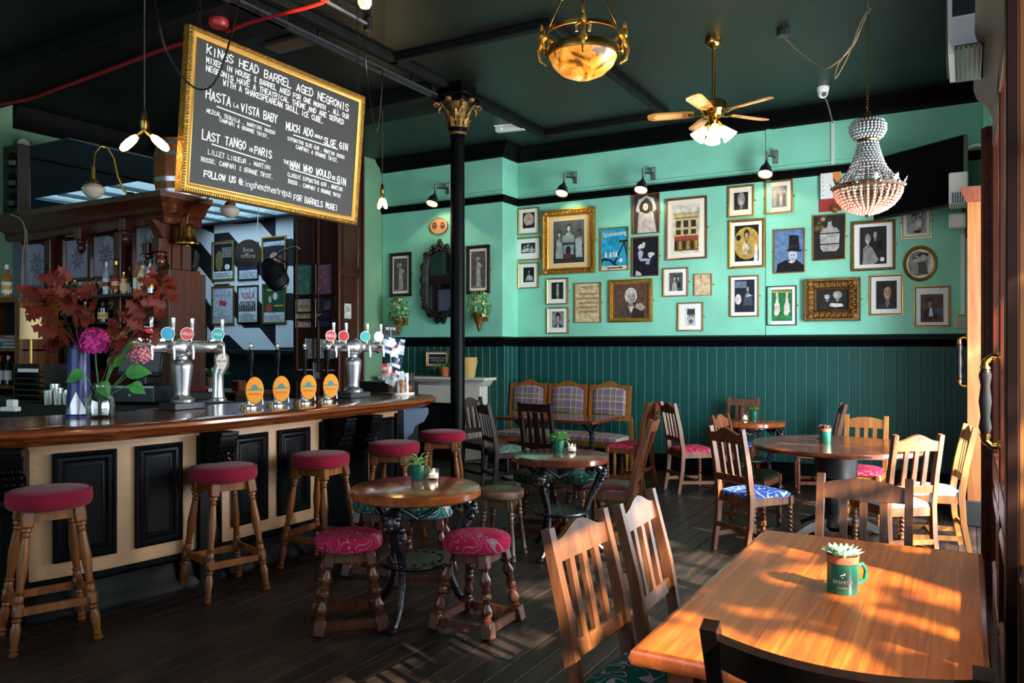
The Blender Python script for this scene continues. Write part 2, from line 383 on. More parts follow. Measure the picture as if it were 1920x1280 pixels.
def trim(name, prof, m, path=path): return struct(MB().sweep(prof, path).build(name, m))
trim('trim_dado', [(0, 1.55), (.02, 1.56), (.035, 1.6), (.06, 1.63), (.06, 1.67), (.03, 1.685), (0, 1.69)], BLKG)
trim('trim_picture_rail', [(0, 3.50), (.02, 3.51), (.03, 3.55), (.05, 3.57), (.05, 3.59), (0, 3.60)], BLKG)
trim('trim_upper_bead', [(0, 3.63), (.012, 3.64), (.012, 3.655), (0, 3.66)], MINT)
trim('trim_cornice', [(0, 4.10), (.03, 4.11), (.05, 4.17), (.12, 4.22), (.16, 4.275), (0, 4.275)], BLKG)
trim('baseboard_back', [(0, 0), (.04, 0), (.04, .17), (.025, .20), (0, .21)], BLKG)
# panelled pier, short green wall beside it
PY, PX0, PX1 = 8.2, -8.36, -7.48
pier = struct(MB().box(PX0, PX1 - .02, PY + .02, 9.1, 0, CH).build('wall_pier', PANELW, None, 0))
sbox('wall_pier_return', SAGE, PX1 - .3, PX1 - .01, 8.72, 9.2, 0, CH, parent=pier)
def pframe(xa, xb, za, zb): MB().frame(xb - xa, zb - za, [(0, 0), (0, .02), (.02, .02), (.035, .006), (.035, 0)], WALLB(((xa + xb) / 2, PY + .02, (za + zb) / 2))).build('panel_moulding', PANELW, pier)
for xa, xb in ((PX0 + .06, PX0 + .41), (PX0 + .47, PX0 + .82)):
    for za, zb in ((.3, 1.1), (1.2, 1.95), (2.02, 3.36), (3.45, 4.1)): pframe(xa, xb, za, zb)
for za, zb in ((.3, 1.5), (1.6, 2.55), (2.65, 3.7)):
    MB().frame(.34, zb - za, [(0, 0), (0, .02), (.02, .02), (.035, .006), (.035, 0)], WALLR((PX1 - .02, 8.46, (za + zb) / 2))).build('panel_moulding', PANELW, pier)
MB().tube([(PX1 - .01, PY + .01, 0), (PX1 - .01, PY + .01, CH)], .016, 8).build('corner_bead', MAHO, pier)
MB().tube([(PX1 - .005, 8.71, 0), (PX1 - .005, 8.71, CH)], .02, 8).build('corner_bead', MAHO, pier)
# left side: upper bulkhead, pier, wall towards the street
sbox('wall_left', SAGE, LX - .2, LX, 4.9, 9.4, 3.8, CH)
wl2 = sbox('wall_left_near', SAGE, LX - .2, LX + .12, -2.7, 4.9, 0, CH)
struct(MB().sweep([(0, 3.74), (.05, 3.75), (.07, 3.8), (0, 3.82)], [(LX, 4.9), (LX, 9.2)]).build('trim_bulkhead', BLKG))
struct(MB().sweep([(0, 4.05), (.06, 4.08), (.14, 4.2), (.2, 4.275), (0, 4.275)], [(LX, 4.92), (LX, 9.2)]).build('trim_bulkhead_cornice', CEILD))
# rear extension with skylight and harlequin wall
HY, EH = 9.7, 3.75
DTEAL = mat('dark_teal_wall', '#173137', .55, var=(2, .15))
sbox('wall_extension_left', DTEAL, -13.6, -13.4, 4.9, HY + .2, 0, EH); sbox('wall_extension_near', DTEAL, -13.4, LX - .2, 4.7, 4.9, 0, CH)
sx0, sx1, sy0, sy1 = -12.0, -9.55, 6.6, 9.5
ec = MB()
for b in ((-13.4, sx0, 4.9, HY), (sx1, PX0 + .1, 4.9, HY), (sx0, sx1, 4.9, sy0), (sx0, sx1, sy1, HY)): ec.box(b[0], b[1], b[2], b[3], EH, EH + .02)
ext = struct(ec.build('ceiling_extension', DTEAL, None, 0))
sky = thing('skylight', 'glazed rooflight with dark bars in the ceiling of the rear extension', 'skylight', (0, 0, 0)); sky['kind'] = 'structure'
for i in range(4):
    for ya_, yb_ in ((sy0, 7.6), (7.68, sy1)): MB().box(sx0 + .6125 * i + .02, sx0 + .6125 * (i + 1) - .02, ya_, yb_, EH + .006, EH + .012).build('pane', WGLASS, sky, 0)
for i in range(4): MB().box(sx0 + .6125 * i - .02, sx0 + .6125 * i + .02, sy0, sy1, EH - .012, EH + .03).build('glazing_bar', DTEAL, sky, 0)
MB().box(sx0, sx1, 7.6, 7.68, EH - .02, EH + .03).build('glazing_bar', DTEAL, sky, 0)
hq = MB(); cw = .39; x0 = -13.4; k = 0; PH = .46; SH = .34; off = 0.
while x0 < -8.4:
    dz = SH if k % 2 else 0.; z = .6 - (off % (2 * PH)); j = 0
    while z < 4.4:
        cl = lambda v: min(max(v, 1.5), EH)
        pts = [(x0, HY - .002, cl(z)), (x0 + cw, HY - .002, cl(z - dz)), (x0 + cw, HY - .002, cl(z - dz + PH)), (x0, HY - .002, cl(z + PH))]
        if pts[0][2] < pts[3][2] or pts[1][2] < pts[2][2]:
            hq.col = (.72, .74, .80) if j % 2 else (.008, .009, .012); hq.poly(pts)
        z += PH; j += 1
    x0 += cw; k += 1; off += dz + (PH if k % 4 == 0 else 0)
wall_h = struct(MB().box(-13.4, PX0 + .3, HY, HY + .2, 0, EH).build('wall_harlequin', BLKG, None, 0))
hq.build('harlequin_paint', PAINT, wall_h, 0)
MB().box(-13.0, PX0 + .2, HY - .16, HY, 1.42, 1.5, c=.01).build('dado_shelf', TEALB, wall_h, 0)
MB().box(-13.0, PX0 + .2, HY - .03, HY - .001, 0, 1.42).build('lower_panelling', TEALB, wall_h, 0)
# street front behind the camera
wf = MB(); wf.box(LX, .4, -2.75, -2.6, 0, .75); wf.box(LX, .4, -2.75, -2.6, 3.6, CH); wf.box(LX, -7.0, -2.75, -2.6, .75, 3.6); wf.box(-.3, .4, -2.75, -2.6, .75, 3.6)
struct(wf.build('wall_street', MAHO, None, 0))
# right-hand wall: solid end, header, glazed door bays
REDW = wood('red_brown_door', '#32140b', '#632a17', '#491e10', ax=2, rough=.35, coat=0, spec=.2)
sbox('wall_right', MINT, .12, .35, 8.0, WY, 1.6, CH); sbox('wall_right_lower', TEAL, .11, .35, 8.0, WY, 0, 1.6)
sbox('wall_right_header', MINT, .16, .35, -2.6, 8.0, 2.98, CH)
HB = wood('lintel_wood', '#2a1008', '#5c2a16', '#431b0d', ax=1, rough=.4, coat=0, spec=.12)
struct(MB().sweep([(0, 2.86), (.035, 2.86), (.04, 2.92), (.07, 2.95), (.09, 3.02), (.15, 3.08), (.17, 3.14), (0, 3.16)], [(.2, 5.68), (.2, -2.5)]).build('trim_lintel', HB))
PILW = wood('pilaster_wood', '#4a2810', '#855228', '#683c1a', ax=2, rough=.4, coat=.2)
pil = struct(MB().box(-.005, .14, 7.9, 8.02, .0, 2.82, c=.004).build('trim_door_pilaster', PILW, None, 0))
MB().sweep([(0, 2.80), (.012, 2.81), (.02, 2.85), (.045, 2.88), (.05, 2.93), (0, 2.93)], [(.15, 7.9), (-.005, 7.9), (-.005, 8.0)][::-1]).build('pilaster_cap', MAHO, pil)
MB().box(-.02, .14, 7.88, 8.03, 0, .22, c=.008).build('pilaster_plinth', BLACK, pil, 0)
def pull(parent, p, ln, M=None):
    """brass-mounted wooden pull handle, p = centre on the door face, standing out to -X"""
    h = MB(); x = p[0] - .055; z0, z1 = p[2] - ln / 2, p[2] + ln / 2
    for z, s_ in ((z0, -1), (z1, 1)):
        h.tube([(p[0], p[1], z + s_ * .03), (p[0] - .03, p[1], z + s_ * .035), (x, p[1], z + s_ * .012), (x, p[1], z - s_ * .02)], [.018, .014, .016, .024], 10)
        h.lathe([(.03, -.004), (.03, .004), (.02, .01)], 14, T(p[0], p[1], z + s_ * .03) @ RY(R(-90)))
    a = h.build('pull_bracket', BRASS, parent)
    MB().lathe([(.018, z0 + .02), (.027, z0 + .05), (.019, z0 + .10), (.027, (z0 + z1) / 2), (.019, z1 - .10), (.027, z1 - .05), (.018, z1 - .02)], 14, T(x, p[1], 0)).build('pull_grip', mat('ebony', '#160c0a', .35, spec=.3), a)
pull(pil, (-.006, 7.95, 1.42), .36)
pst = struct(MB().box(.085, .24, 5.55, 5.68, 0, 2.88, c=.008).build('trim_door_post', HB, None, 0))
MB().box(.07, .1, 5.58, 5.65, 0, 2.88, c=.008).build('post_bead', REDW, pst, 0)
dl = thing('door_1', 'red-brown glazed door leaf with brass and ebony pull handle', 'door'); dl['kind'] = 'structure'
Y0, Y1, DX0, DX1 = 3.12, 5.54, .125, .17
for a in ((DX0, DX1, Y0, Y0 + .1, .02, 2.86), (DX0, DX1, Y1 - .1, Y1, .02, 2.86), (DX0, DX1, 4.28, 4.38, .02, 2.86), (DX0, DX1, Y0, Y1, 2.72, 2.86), (DX0, DX1, Y0, Y1, .78, .93), (DX0, DX1, Y0, Y1, .02, .22)): MB().box(*a, c=.006).build('door_rail', REDW, dl, 0)
for a in ((Y0 + .1, 4.28), (4.38, Y1 - .1)):
    MB().box(DX0 + .015, DX1 - .015, a[0], a[1], .22, .78).build('lower_panel', REDW, dl, 0)
    MB().frame(a[1] - a[0] - .1, .46, [(0, 0), (0, .01), (.03, .02), (.05, .004), (.05, 0)], T(DX0 + .016, sum(a) / 2, .5) @ RZ(R(-90)) @ RX(R(90))).build('panel_moulding', REDW, dl)
    MB().box(DX0 + .02, DX0 + .025, a[0], a[1], .93, 2.72).build('pane', WGLASS, dl, 0)
pull(dl, (DX0, 4.33 - .1, 1.30), .34)
struct(MB().box(.105, .14, 2.94, 3.1, 0, 2.88, c=.004).build('trim_window_post', mat('very_dark_wood', '#24100a', .5, spec=.1), None, 0))  # post in plain, very dark brown wood
struct(MB().box(.14, .34, 2.98, 3.1, 0, 2.88, c=.004).build('trim_window_reveal', PILW, None, 0))
struct(MB().box(.13, .30, 2.2, 2.28, .86, 2.86, c=.006).build('trim_window_mullion', PILW, None, 0))
struct(MB().box(.13, .30, .4, .48, .86, 2.86, c=.006).build('trim_window_jamb', PILW, None, 0))
sbox('wall_right_near', MAHO, .14, .35, -2.7, .4, 0, 3.0)
stall = struct(MB().box(.16, .3, -2.6, 2.94, 0, .84, c=.008).build('wall_right_stallriser', MAHO, None, 0))
MB().box(.14, .34, -2.6, 2.94, .84, .87, c=.006).build('window_sill', MAHO, stall, 0)
wn = thing('window_1', 'street window pane in mahogany frame beside the foreground table', 'window'); wn['kind'] = 'structure'
MB().box(.2, .205, .48, 2.94, .87, 2.86).build('pane', WGLASS, wn, 0); MB().box(.17, .24, .48, 2.94, 2.15, 2.21).build('transom_bar', MAHO, wn, 0)
# outside: pavement and a street tree that throws dappled shade through the window
sbox('ground_pavement', mat('pavement', '#8a8784', .85, var=(6, .15)), 1.2, 14, -14, 16, -.2, -.1)
aw = thing('sunshade', 'unseen dark green canvas shade added over the street windows to cut the high sun', 'sunshade', (.36, 0, 3.05)); MB().prism([(0, 0), (1.15, -.3), (1.15, -.36), (1.14, -.36), (1.14, -.31), (0, -.02)], -8.6, 3.0, RX(R(90))).build('canvas', mat('sunshade_canvas', '#12332c', .8), aw, 0)  # unseen canopy, added to stop high sun reaching deep into the room
for y in (-2.6, 2.9, 8.2): MB().tube([(0, y, -.6), (1.12, y, -.32)], .015, 6).build('sunshade_arm', BLACK, aw)
BARK = mat('bark', '#4a3b2e', .9, bump=(20, .6))
for lb, tx, ty, nl in (('leafy street tree standing outside the window by the pine table', 4.6, 1.3, 300), ('leafy street tree standing outside the open doorway', 4.8, 5.3, 800)):
    st = thing('street_tree', lb, 'tree', (tx, ty, -.1), 0, 'street trees')
    MB().tube([(0, 0, 0), (.05, 0, 1.5), (0, .05, 3.2), (-.1, .1, 4.6)], [.14, .12, .1, .05], 10).build('trunk', BARK, st)
    lv = MB(); rl = random.Random(nl)
    for i in range(nl):
        while True:
            p = Vector((rl.uniform(-1, 1), rl.uniform(-1, 1), rl.uniform(-1, 1)))
            if p.length < 1: break
        p = Vector((p.x * 1.3, p.y * 1.75, 4.2 + p.z * 1.5)) if ty < 3 else Vector((p.x * 1.5, p.y * 2.2, 4.6 + p.z * 1.8)); s_ = rl.uniform(.1, .24)
        Mx = T(p) @ RZ(rl.uniform(0, 6.3)) @ RX(rl.uniform(-1, 1)); lv.add([(0, -s_, 0), (s_ * .6, 0, .015), (0, s_, 0), (-s_ * .6, 0, .015)], [(0, 1, 2), (0, 2, 3)], Mx)
    lf = lv.build('leaves', LEAFG, st, 0); lf['kind'] = 'stuff'
# ------------------------------------------------------------------ furniture builders
def rrect(w_, d_, r, n=5, wb=None):
    """rounded trapezoid outline; wb = width at the back (-y)"""
    wb = wb or w_; pts = []
    for cx, cy, a in ((w_ / 2 - r, d_ / 2 - r, 0), (-w_ / 2 + r, d_ / 2 - r, 90), (-wb / 2 + r, -d_ / 2 + r, 180), (wb / 2 - r, -d_ / 2 + r, 270)):
        for i in range(n + 1):
            t = R(a + 90 * i / n); pts.append((cx + r * math.cos(t), cy + r * math.sin(t)))
    return pts
def pad(o, z0, h, dome, steps=6):
    rings = [[(x, y, z0) for x, y in o], [(x * 1.0, y * 1.0, z0 + h * .5) for x, y in o]]
    for i in range(1, steps + 1):
        a = i / steps * math.pi / 2 * .93; k = math.cos(a); rings.append([(x * k, y * k, z0 + h * .5 + h * .5 * math.sin(a) + dome * (1 - k * k)) for x, y in o])
    return MB().stack(rings)
TURN = [(0, .9), (.02, 1.1), (.05, 1.1), (.07, .75), (.10, .75), (.12, 1.0), (.14, .75), (.2, .85), (.5, 1.15), (.8, .8), (.86, .75), (.88, 1.05), (.91, .75), (.94, 1.0), (1, .95)]
FOOT = [(0, .8), (.06, 1.05), (.12, .8), (.3, 1.15), (.55, .95), (.75, .7), (.8, 1.0), (.88, .7), (.93, 1.1), (1, .85)]
BULB_P = [(0, .8), (.05, 1.05), (.1, .75), (.2, .7), (.45, 1.25), (.65, 1.2), (.85, .7), (.92, 1.0), (1, .9)]
def turned(mb, p0, p1, r, prof, n=12):
    ln = (Vector(p1) - Vector(p0)).length; mb.lathe([(q * r, t * ln) for t, q in prof], n, AX(p0, p1))
def lerp(a, b, t): return Vector(a) * (1 - t) + Vector(b) * t
def block(mb, p0, p1, w_, c=.006, xh=(1, 0, 0)):
    ln = (Vector(p1) - Vector(p0)).length; mb.box(-w_ / 2, w_ / 2, -w_ / 2, w_ / 2, 0, ln, AX(p0, p1, xh), c)
def chair(label, loc, face, wd, seat, legs='twist', crest='hump', H=.95, w_=.42, d_=.40, sh=.44, rake=.10, slats=3, name='wooden_chair', mid=False, group='slat-back pub chairs', bow=0., padh=.045):
    """loc: floor point under the seat centre; face: (x, y) the sitter looks towards"""
    t = thing(name, label, 'chair', (loc[0], loc[1], 0), math.atan2(-face[0], face[1]), group)
    wb = w_ - .05; yb = -d_ / 2 + .01; px = wb / 2 - .016
    u = Vector((0, -rake, H - sh)); UL = u.length; u.normalize(); nrm = Vector((0, u.z, -u.y))
    for s in (-1, 1):
        MB().bar([(s * px, yb - .055, 0), (s * px, yb - .012, sh * .55), (s * px, yb, sh), (s * px, yb - rake * .35, sh + (H - sh) * .45), (s * px, yb - rake, H)], (1, 0, 0), .034, [.034, .04, .046, .042, .034]).build('back_post', wd, t)
    B = FR((0, yb, sh), (1, 0, 0), u, -nrm)
    ce = px - .012; n = 15; mb = MB(); vs = []
    for i in range(n):
        q = -1 + 2 * i / (n - 1); a = abs(q)
        hump = (.5 + .5 * math.cos(math.pi * min(1, a * 1.12))) if crest == 'hump' else (1 - q * q if crest == 'arch' else (1 if crest == 'flat' else 1 - .35 * q * q))
        top = UL - .045 + (.045 if crest == 'hump' else .03) * hump if crest != 'flat' else UL - .015
        bot = UL - (.115 if crest in ('hump', 'arch') else .095); bw = bow * (1 - q * q)
        for tz in (-.011 - bw, .011 - bw):
            vs += [(q * ce, bot, -tz), (q * ce, top, -tz)]
    fs = []
    for i in range(n - 1):
        a, b = i * 4, i * 4 + 4; fs += [(a, a + 1, b + 1, b), (a + 2, b + 2, b + 3, a + 3), (a + 1, a + 3, b + 3, b + 1), (a, b, b + 2, a + 2)]
    fs += [(0, 2, 3, 1), ((n - 1) * 4, (n - 1) * 4 + 1, (n - 1) * 4 + 3, (n - 1) * 4 + 2)]
    mb.add(vs, fs, B).build('crest_rail', wd, t)
    lo = .10 if not bow else .05
    MB().box(-ce, ce, lo, lo + .055, -.011, .011, B, .003).build('lower_rail', wd, t, 0)
    for i in range(slats):
        x = (-1 + 2 * (i + 1) / (slats + 1)) * ce * .96; sw = .032 if slats < 5 else .022
        if mid and i == slats // 2: sw = .06
        bz = bow * .9
        MB().bar([(x, lo + .05, 0), (x, UL * .5, -bz * .55), (x, UL - .10, -bz)], (1, 0, 0), sw, .018, B).build('back_slat', wd, t, 0)
    ap = MB(); fx, fy = w_ / 2 - .02, d_ / 2 - .02
    for a, b in (((-px, yb + .01), (-fx, fy)), ((px, yb + .01), (fx, fy)), ((-fx, fy), (fx, fy)), ((-px, yb), (px, yb))):
        ap.bar([(a[0], a[1], sh - .035), (b[0], b[1], sh - .035)], (0, 0, 1), .06, .02)
    ap.build('seat_rail', wd, t)
    pd = pad(rrect(w_ - .01, d_ - .01, .04, 4, wb - .04), sh - .012, padh, .022); pd.build('seat_pad', seat, t, 60)
    for s in (-1, 1):
        x, y = s * fx, fy; m = MB(); block(m, (x, y, sh), (x, y, sh - .07), .042)
        if legs == 'twist':
            z0, z1, N, K = sh - .07, .15, 44, 10; vs = []; fs = []
            for j in range(N + 1):
                z = z0 + (z1 - z0) * j / N; e = min(1, j / 3, (N - j) / 3)
                for k in range(K):
                    an = 2 * math.pi * k / K; r = .013 + .010 * e * (.5 + .5 * math.cos(2 * (an - s * j * .47))) ** .7; vs.append((x + r * math.cos(an), y + r * math.sin(an), z))
            for j in range(N):
                for k in range(K): fs.append((j * K + k, j * K + (k + 1) % K, (j + 1) * K + (k + 1) % K, (j + 1) * K + k))
            m.add(vs, fs); block(m, (x, y, .15), (x, y, .05), .04); m.lathe([(.012, 0), (.02, .015), (.02, .03), (.014, .05)], 10, T(x, y, 0))
        elif legs == 'turned':
            turned(m, (x, y, sh - .07), (x, y, 0), .02, TURN)
        else: m.bar([(x, y, sh - .06), (x, y, 0)], (1, 0, 0), [.04, .03], [.04, .03])
        m.build('leg', wd, t)
    for s in (-1, 1): MB().bar([(s * px, yb - .03, .12), (s * fx, fy, .11)], (0, 0, 1), .035, .016).build('stretcher', wd, t, 0)
    MB().bar([(-(px + fx) / 2, 0, .115), ((px + fx) / 2, 0, .115)], (0, 0, 1), .03, .016).build('stretcher', wd, t, 0)
    MB().bar([(-px, yb - .03, .2), (px, yb - .03, .2)], (0, 0, 1), .035, .016).build('stretcher', wd, t, 0)
    return t
def stool(label, loc, rz, H, Rs, wd, seatm, kind='bar', name='bar_stool', group='', pipe=None):
    t = thing(name, label, 'stool', (loc[0], loc[1], 0), rz, group)
    th = {'bar': .095, 'low': .085, 'leather': .075}[kind]; zs = H - th
    pr = [(0, zs), (Rs * .93, zs), (Rs * .985, zs + .012), (Rs, zs + th * .4), (Rs, zs + th * .62), (Rs * .975, zs + th * .8), (Rs * .9, zs + th * .92), (Rs * .6, H), (.001, H + .004)]
    st_ = MB().lathe(pr, 36).build('seat_cushion', seatm, t, 60)
    if kind == 'bar': MB().tube([((Rs * .965) * math.cos(a * math.pi / 18), (Rs * .965) * math.sin(a * math.pi / 18), zs + th * .84) for a in range(36)], .0055, 6, closed=True).build('piping', seatm, st_)
    if kind == 'leather': MB().lathe([(.001, H + .006), (Rs * .5, H + .004), (Rs * .7, H - .003)], 30).build('seat_top_panel', LEATG, st_, label='worn green centre of the seat')
    a0 = Rs * .56; a1 = {'bar': Rs * .95, 'low': Rs * .92, 'leather': Rs * .82}[kind]
    for i, (sx, sy) in enumerate(((-1, -1), (1, -1), (1, 1), (-1, 1))):
        A = Vector((sx * a0, sy * a0, zs)); Bp = Vector((sx * a1, sy * a1, 0)); m = MB(); xh = (1, 0, 0)
        if kind == 'bar':
            block(m, A, lerp(A, Bp, .115), .056); turned(m, lerp(A, Bp, .115), lerp(A, Bp, .63), .0235, TURN); block(m, lerp(A, Bp, .63), lerp(A, Bp, .74), .05, .012); turned(m, lerp(A, Bp, .74), Bp, .022, FOOT)
        elif kind == 'low':
            block(m, A, lerp(A, Bp, .18), .054); turned(m, lerp(A, Bp, .18), lerp(A, Bp, .44), .0255, BULB_P); block(m, lerp(A, Bp, .44), lerp(A, Bp, .56), .05, .014); turned(m, lerp(A, Bp, .56), lerp(A, Bp, .80), .0245, BULB_P); block(m, lerp(A, Bp, .80), Bp, .062)
        else:
            block(m, A, lerp(A, Bp, .2), .045); turned(m, lerp(A, Bp, .2), Bp, .02, [(0, .9), (.02, 1.15), (.06, 1.15), (.08, .85), (.11, 1.15), (.15, 1.15), (.17, .85), (.2, 1.1), (.23, .9), (.6, .95), (.85, .8), (.88, 1.15), (.93, .85), (1, 1.1)])
        m.build('leg', wd, t)
    cs = ((-1, -1), (1, -1), (1, 1), (-1, 1))
    for i in range(4):
        p, q = cs[i], cs[(i + 1) % 4]; A, Bp = Vector((p[0] * a0, p[1] * a0, zs - .03)), Vector((q[0] * a0, q[1] * a0, zs - .03))
        MB().bar([A, Bp], (0, 0, 1), .055, .02).build('apron_rail', wd, t, 0)
        if kind != 'leather':
            f = {'bar': .67 if i % 2 else .70, 'low': .9}[kind]; r_ = a0 + (a1 - a0) * f; z = zs * (1 - f)
            MB().bar([(p[0] * r_, p[1] * r_, z), (q[0] * r_, q[1] * r_, z)], (0, 0, 1), .04 if kind == 'bar' else .045, .02).build('stretcher', wd, t, 0)
    return t
def iron_table(label, loc, r, h, top, rz=0., nlegs=3, group='cast-iron round tables'):
    t = thing('round_table', label, 'table', (loc[0], loc[1], 0), rz, group); th = .055
    MB().lathe([(.001, h - th), (r - .012, h - th), (r, h - th + .01), (r, h - .012), (r - .008, h - .002), (r - .014, h), (.001, h)], 56).build('table_top', top, t, 30)
    MB().lathe([(.05, h - th - .02), (r * .72, h - th - .02), (r * .72, h - th), (.05, h - th)], 28).build('top_plate', IRON, t)
    for k in range(nlegs):
        a = 2 * math.pi * k / nlegs; Mx = RZ(a); m = MB()
        pts = [(r * .74, 0, h - th - .03), (r * .86, 0, h * .82), (r * .78, 0, h * .7), (r * .60, 0, h * .54), (r * .52, 0, h * .42), (r * .54, 0, h * .28), (r * .66, 0, h * .13), (r * .82, 0, h * .05), (r * .9, 0, .02)]
        m.tube(pts, [.03, .038, .036, .026, .022, .022, .023, .024, .026], 9, Mx)
        for i in range(22):
            f = i / 21 * (len(pts) - 1.01); j = int(f); p = lerp(pts[j], pts[j + 1], f - j); m.ell((p.x + .02, p.y, p.z), .0085, n=6, m=4, M=Mx)
        m.ell((r * .88, 0, h * .80), .038, .044, .055, 10, 7, Mx); m.ell((r * .93, 0, h * .77), .022, .02, .022, 8, 5, Mx)
        for s in (-1, 1):
            m.ell((r * .90, s * .03, h * .84), .02, n=8, m=5, M=Mx); m.ell((r * .84, s * .045, h * .75), .022, n=8, m=5, M=Mx)
            m.tube([(r * .7, s * .03, h - th - .03), (r * .62, s * .1, h * .82), (r * .5, s * .16, h * .86), (r * .5, s * .2, h * .9)], .014, 7, Mx)
        for j in range(6):
            an = j * math.pi / 3; m.ell((r * .72 + .02, .04 * math.cos(an), h * .68 + .03 * math.sin(an)), .012, n=6, m=4, M=Mx)
        m.ell((r * .9, 0, .02), .04, .03, .022, 10, 5, Mx); m.build('leg', IRON, t)
    MB().lathe([(r * .28, h * .42 - .012), (r * .56, h * .42 - .012), (r * .58, h * .42), (r * .56, h * .42 + .012), (r * .28, h * .42 + .012)], 30).build('shelf_ring', IRON, t)
    m = MB()
    for k in range(18):
        a = k * math.pi / 9; m.ell((r * .42 * math.cos(a), r * .42 * math.sin(a), h * .42 + .012), .018, .018, .008, 6, 4)
    m.build('shelf_ornament', IRON, t)['kind'] = 'stuff'
    return t
def mug(label, loc, rz, s, leafm, terra=True, kind='rosette', text=False):
    t = thing('plant_mug', label, 'plant pot', loc, rz, 'green enamel mugs with plants'); r, h = .043 * s, .085 * s
    mg = MB().lathe([(.001, 0), (r * .96, 0), (r, .005 * s), (r, h - .004), (r * 1.03, h), (r * .95, h), (r * .93, .01), (.001, .01)], 28).build('mug', GRNG, t)
    MB().tube([(r * .98, 0, h * .85), (r * 1.45, 0, h * .9), (r * 1.72, 0, h * .68), (r * 1.62, 0, h * .36), (r * .98, 0, h * .22)], .006 * s, 8).build('handle', GRNG, mg)
    zt = h
    if terra: MB().lathe([(r * .7, h * .5), (r * .88, h), (r * 1.0, h + .001), (r * 1.04, h + .022 * s), (r * .95, h + .022 * s), (r * .9, h + .01), (.001, h + .008)], 26).build('inner_pot', TERRA, t); zt = h + .015 * s
    m = MB(); rr = random.Random(int(loc[0] * 100) + 3)
    if kind == 'rosette':
        for c_ in range(3):
            a0 = c_ * 2.1; cx, cy = (.018 * s * math.cos(a0), .018 * s * math.sin(a0))
            for ring, (nl, el, ln) in enumerate(((9, .3, .044), (8, .75, .038), (5, 1.15, .028))):
                for i in range(nl):
                    a = 2 * math.pi * i / nl + ring * .4; L_ = ln * s; Mx = T(cx, cy, zt) @ RZ(a) @ RY(-el)
                    m.add([(0, 0, 0), (L_ * .55, -L_ * .3, .006), (L_ * .55, 0, -.003), (L_ * .55, L_ * .3, .006), (L_ * 1.1, 0, .006)], [(0, 1, 2), (0, 2, 3), (1, 4, 2), (2, 4, 3)], Mx)
    else:
        for i in range(26 if kind == 'leafy' else 60):
            a = rr.uniform(0, 6.28); el = rr.uniform(.1, 1.4); ln = (rr.uniform(.05, .085) if kind == 'leafy' else rr.uniform(.05, .08)) * s; wd_ = .36 if kind == 'leafy' else .12
            p = Vector((rr.uniform(-.02, .02) * s, rr.uniform(-.02, .02) * s, zt)); e = p + Vector((math.cos(a) * math.cos(el), math.sin(a) * math.cos(el), math.sin(el))) * ln * .6
            Mx = T(e) @ RZ(a) @ RY(-el + .5); L_ = ln * .6
            m.tube([p, e], .0012 * s, 4); m.add([(0, 0, 0), (L_ * .5, -L_ * wd_, .003), (L_ * .5, 0, -.004), (L_ * .5, L_ * wd_, .003), (L_, 0, -.004)], [(0, 1, 2), (0, 2, 3), (1, 4, 2), (2, 4, 3)], Mx)
    f = m.build('foliage', leafm, t, 60)
    return t, mg, r, h
def candle(label, loc):
    t = thing('candle_glass', label, 'candle', loc, 0, 'tealights on tables')
    MB().lathe([(.001, 0), (.036, 0), (.038, .006), (.038, .062), (.035, .062), (.035, .01), (.001, .01)], 20).build('glass', GLASS, t)
    c = MB().lathe([(.001, .011), (.03, .011), (.03, .034), (.001, .034)], 16).build('wax', mat('wax', '#efe6d2', .5, emit='#ffdca0', es=.4), t)
    MB().ell((0, 0, .046), .006, .006, .013, 8, 6).build('flame', BULB, c)
    light('candle_light', 'POINT', (loc[0], loc[1], loc[2] + .075), .25, (1, .6, .25), radius=.01)

# ------------------------------------------------------------------ furniture placed
LOWW = wood('stool_dark_wood', '#2a130a', '#5c3019', '#432111', ax=2, rough=.3, coat=.15)
TB1, TB2 = G(780, 911, .74), G(1051, 851, .74); TB4, TB5 = G(1406, 788, .74), G(1567, 832, .76)
for lb, px, py, rz in (('crimson velvet bar stool in front of the curved left end of the bar', 93, 917, R(70)), ('crimson velvet bar stool second from the left along the bar', 420, 873, R(75)), ('crimson velvet bar stool in the middle of the row along the bar', 601, 850, R(6)),
                       ('crimson velvet bar stool behind the nearest round table', 739, 829, R(20)), ('crimson velvet bar stool farthest along, beside the black column', 830, 808, R(28))):
    p = G(px, py, .79); stool(lb, p, rz, .80, .205, OAK if px > 100 else OAK, VELV, 'bar', 'bar_stool', 'crimson bar stools along the bar')
for lb, px, py, rz, sm in \
        (('low stool with red swirl fabric seat, nearer the bar', 654, 1000, R(45.5), SWR), ('low stool with red swirl fabric seat right of the iron table leg', 895, 1002, R(1.5), SWR), ('low stool with green swirl seat half hidden behind the nearest round table', 797, 944, .5, SWG), ('low stool with green swirl seat in shadow behind the iron leg of the nearest table', 712, 934, .3, SWG),
         ('low green seated stool behind the second round table', 1096, 886, .4, SWG), ('dark low stool left of the second round table', 1004, 884, .2, SWD)):
    p = G(px, py, .5); stool(lb, p, rz, .51, .188, LOWW, sm, 'low', 'low_stool', 'low fabric stools')
stool('worn brown leather stool with green top beside the nearest round table', G(941, 915, .5), .2, .51, .165, mat('greyed_wood', '#4a3422', .4, var=(9, .3)), LEATH, 'leather', 'leather_stool')
iron_table('round cast-iron pub table nearest the bar with mug plant and tealight', TB1, .378, .74, TTOP, R(-75))
iron_table('second round cast-iron table, behind the near one, with mug plant', TB2, .365, .74, TTOPD, R(-90))
iron_table('round cast-iron table by the panelled wall with white-lit chair behind', TB4, .375, .74, TTOP, R(-100))
